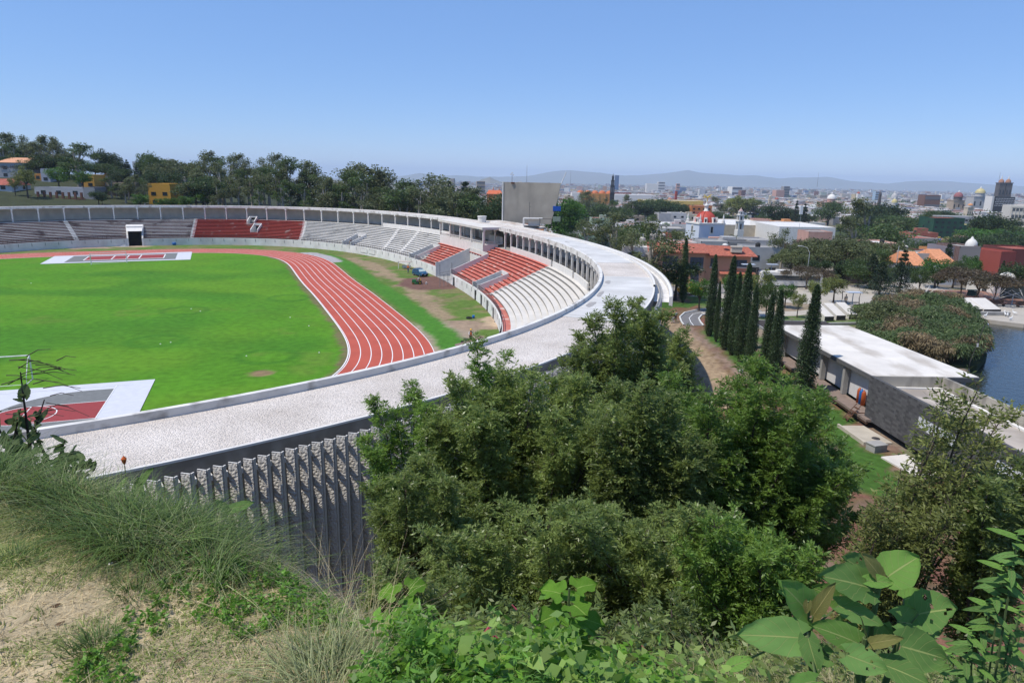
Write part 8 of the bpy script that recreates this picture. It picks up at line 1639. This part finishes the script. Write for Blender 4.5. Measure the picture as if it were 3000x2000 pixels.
for px, py in ((2985, 1560), (2940, 1650), (2900, 1760), (2990, 1780), (2850, 1840), (2960, 1860), (2880, 1930), (2790, 1900)):
    e = np.array(WD(px, py, 2.7+R5.uniform(-.1, .4))); mb.tube([(0, 0, -.2), tuple(e-O)], [.008, .004], 4)
    for k in range(11): c = e-np.array([0, 0, .025*k]); a = k*2.4; d = unit(np.array([cos(a), sin(a), .25-.05*k])); bigleaf(t, O, c, c+d*R5.uniform(.07, .14), .028, L_ashb if False else B_lt if k < 3 else B_dk, R5, droop=.35)
mb.build('stem', M_stem, t)
# pink tubular flowers and small litter
M_pink = mat('pink_petal', (.62, .12, .17), rough=.5)
for i, (px, py, lab) in enumerate(((1445, 1855, 'cluster of pink tube flowers before the silvery grass tuft'), (1500, 1770, 'single pink flower above the silvery grass tuft'), (1430, 1835, 'small pink flowers at the left of the cluster'), (1880, 1890, 'magenta blossom in the weeds right of the taller lobed plant'))):
    q = WD(px, py, 3.3); t = thing('pink_flower', lab, 'flower', q, 0, 'pink flowers in the weeds'); mb = MB()
    for k in range(5 if i in (0, 2) else 1): a = k*1.3; mb.tube([(0, 0, 0), (.025*cos(a), .02*sin(a), -.03-.01*k)], [.003, .006], 5)
    mb.build('petals', M_pink, t); mb = MB(); mb.tube([(0, 0, 0), (0, .01, g1(q[0], q[1])-q[2])], .002, 3); mb.build('stem', M_stem, t)
def stone(px, py, s, m, lab, name='stone', seed=1):
    d = ray(px, py); ts = np.linspace(1, 14, 3000); X = d[0]*ts; Y_ = d[1]*ts; Z_ = H+d[2]*ts; k = np.argmax(Z_ < ground(X, Y_, False))
    if k == 0: return stone(px, py+12, s, m, lab, name, seed)
    R = np.random.RandomState(seed); mb = MB(); mb.lathe([(0, 0), (s, .1*s), (s*1.05, .4*s), (s*.6, .8*s), (0, .9*s)], n=8); mb.v = [(x*(1+.3*R.rand()), y*(.7+.3*R.rand()), z) for x, y, z in mb.v]; o = mb.build(name, m, None, True, loc=(X[k], Y_[k], Z_[k]-.01)); tag(o, lab, name)
stone(322, 1650, .018, M_wht, 'small white stone on the dry grass'); stone(895, 1665, .07, mat('rock_pinkish', (.30, .22, .17), bump=.02), 'rounded pinkish rock half hidden in the grass below the fins', 'rock', 2)
for i, (px, py) in enumerate(((150, 1780), (160, 1835), (510, 1945), (620, 1655), (405, 1620))):
    d = ray(px, py); ts = np.linspace(1, 14, 2000); k = np.argmax(H+d[2]*ts < ground(d[0]*ts, d[1]*ts, False)); p_ = (d[0]*ts[k], d[1]*ts[k], H+d[2]*ts[k]); t = bigleaf(None, np.zeros(3), np.array(p_), np.array(p_)+np.array([.028, .015, .012+.004*i]), .016, mat('dead_leaf', (.10, .06, .03)), R5, name='dead_leaf'); tag(t, 'curled brown dead leaf on the dry grass', 'leaf', 'dead leaves on the dry grass')
for k in PROT:
    for o in PROT[k]:
        for c in kids(o): bpy.data.objects.remove(c)
        bpy.data.objects.remove(o)
# ------------------------------------------------------------------ haze
hz = MB(); hz.box((2000, 10000, -330), (44000, 44000, 610)); o = hz.build('haze', []) if False else hz.build('haze', mat('haze_air', (.8, .8, .8))); tag(o, kind='stuff')
m = bpy.data.materials['haze_air']; n = m.node_tree.nodes; l = m.node_tree.links
for x in list(n):
    if x.type != 'OUTPUT_MATERIAL': n.remove(x)
pv = n.new('ShaderNodeVolumePrincipled'); pv.inputs['Color'].default_value = (.68, .81, 1.0, 1); pv.inputs['Density'].default_value = HAZE; pv.inputs['Anisotropy'].default_value = 0.0
l.new(pv.outputs[0], n['Material Output'].inputs['Volume'])
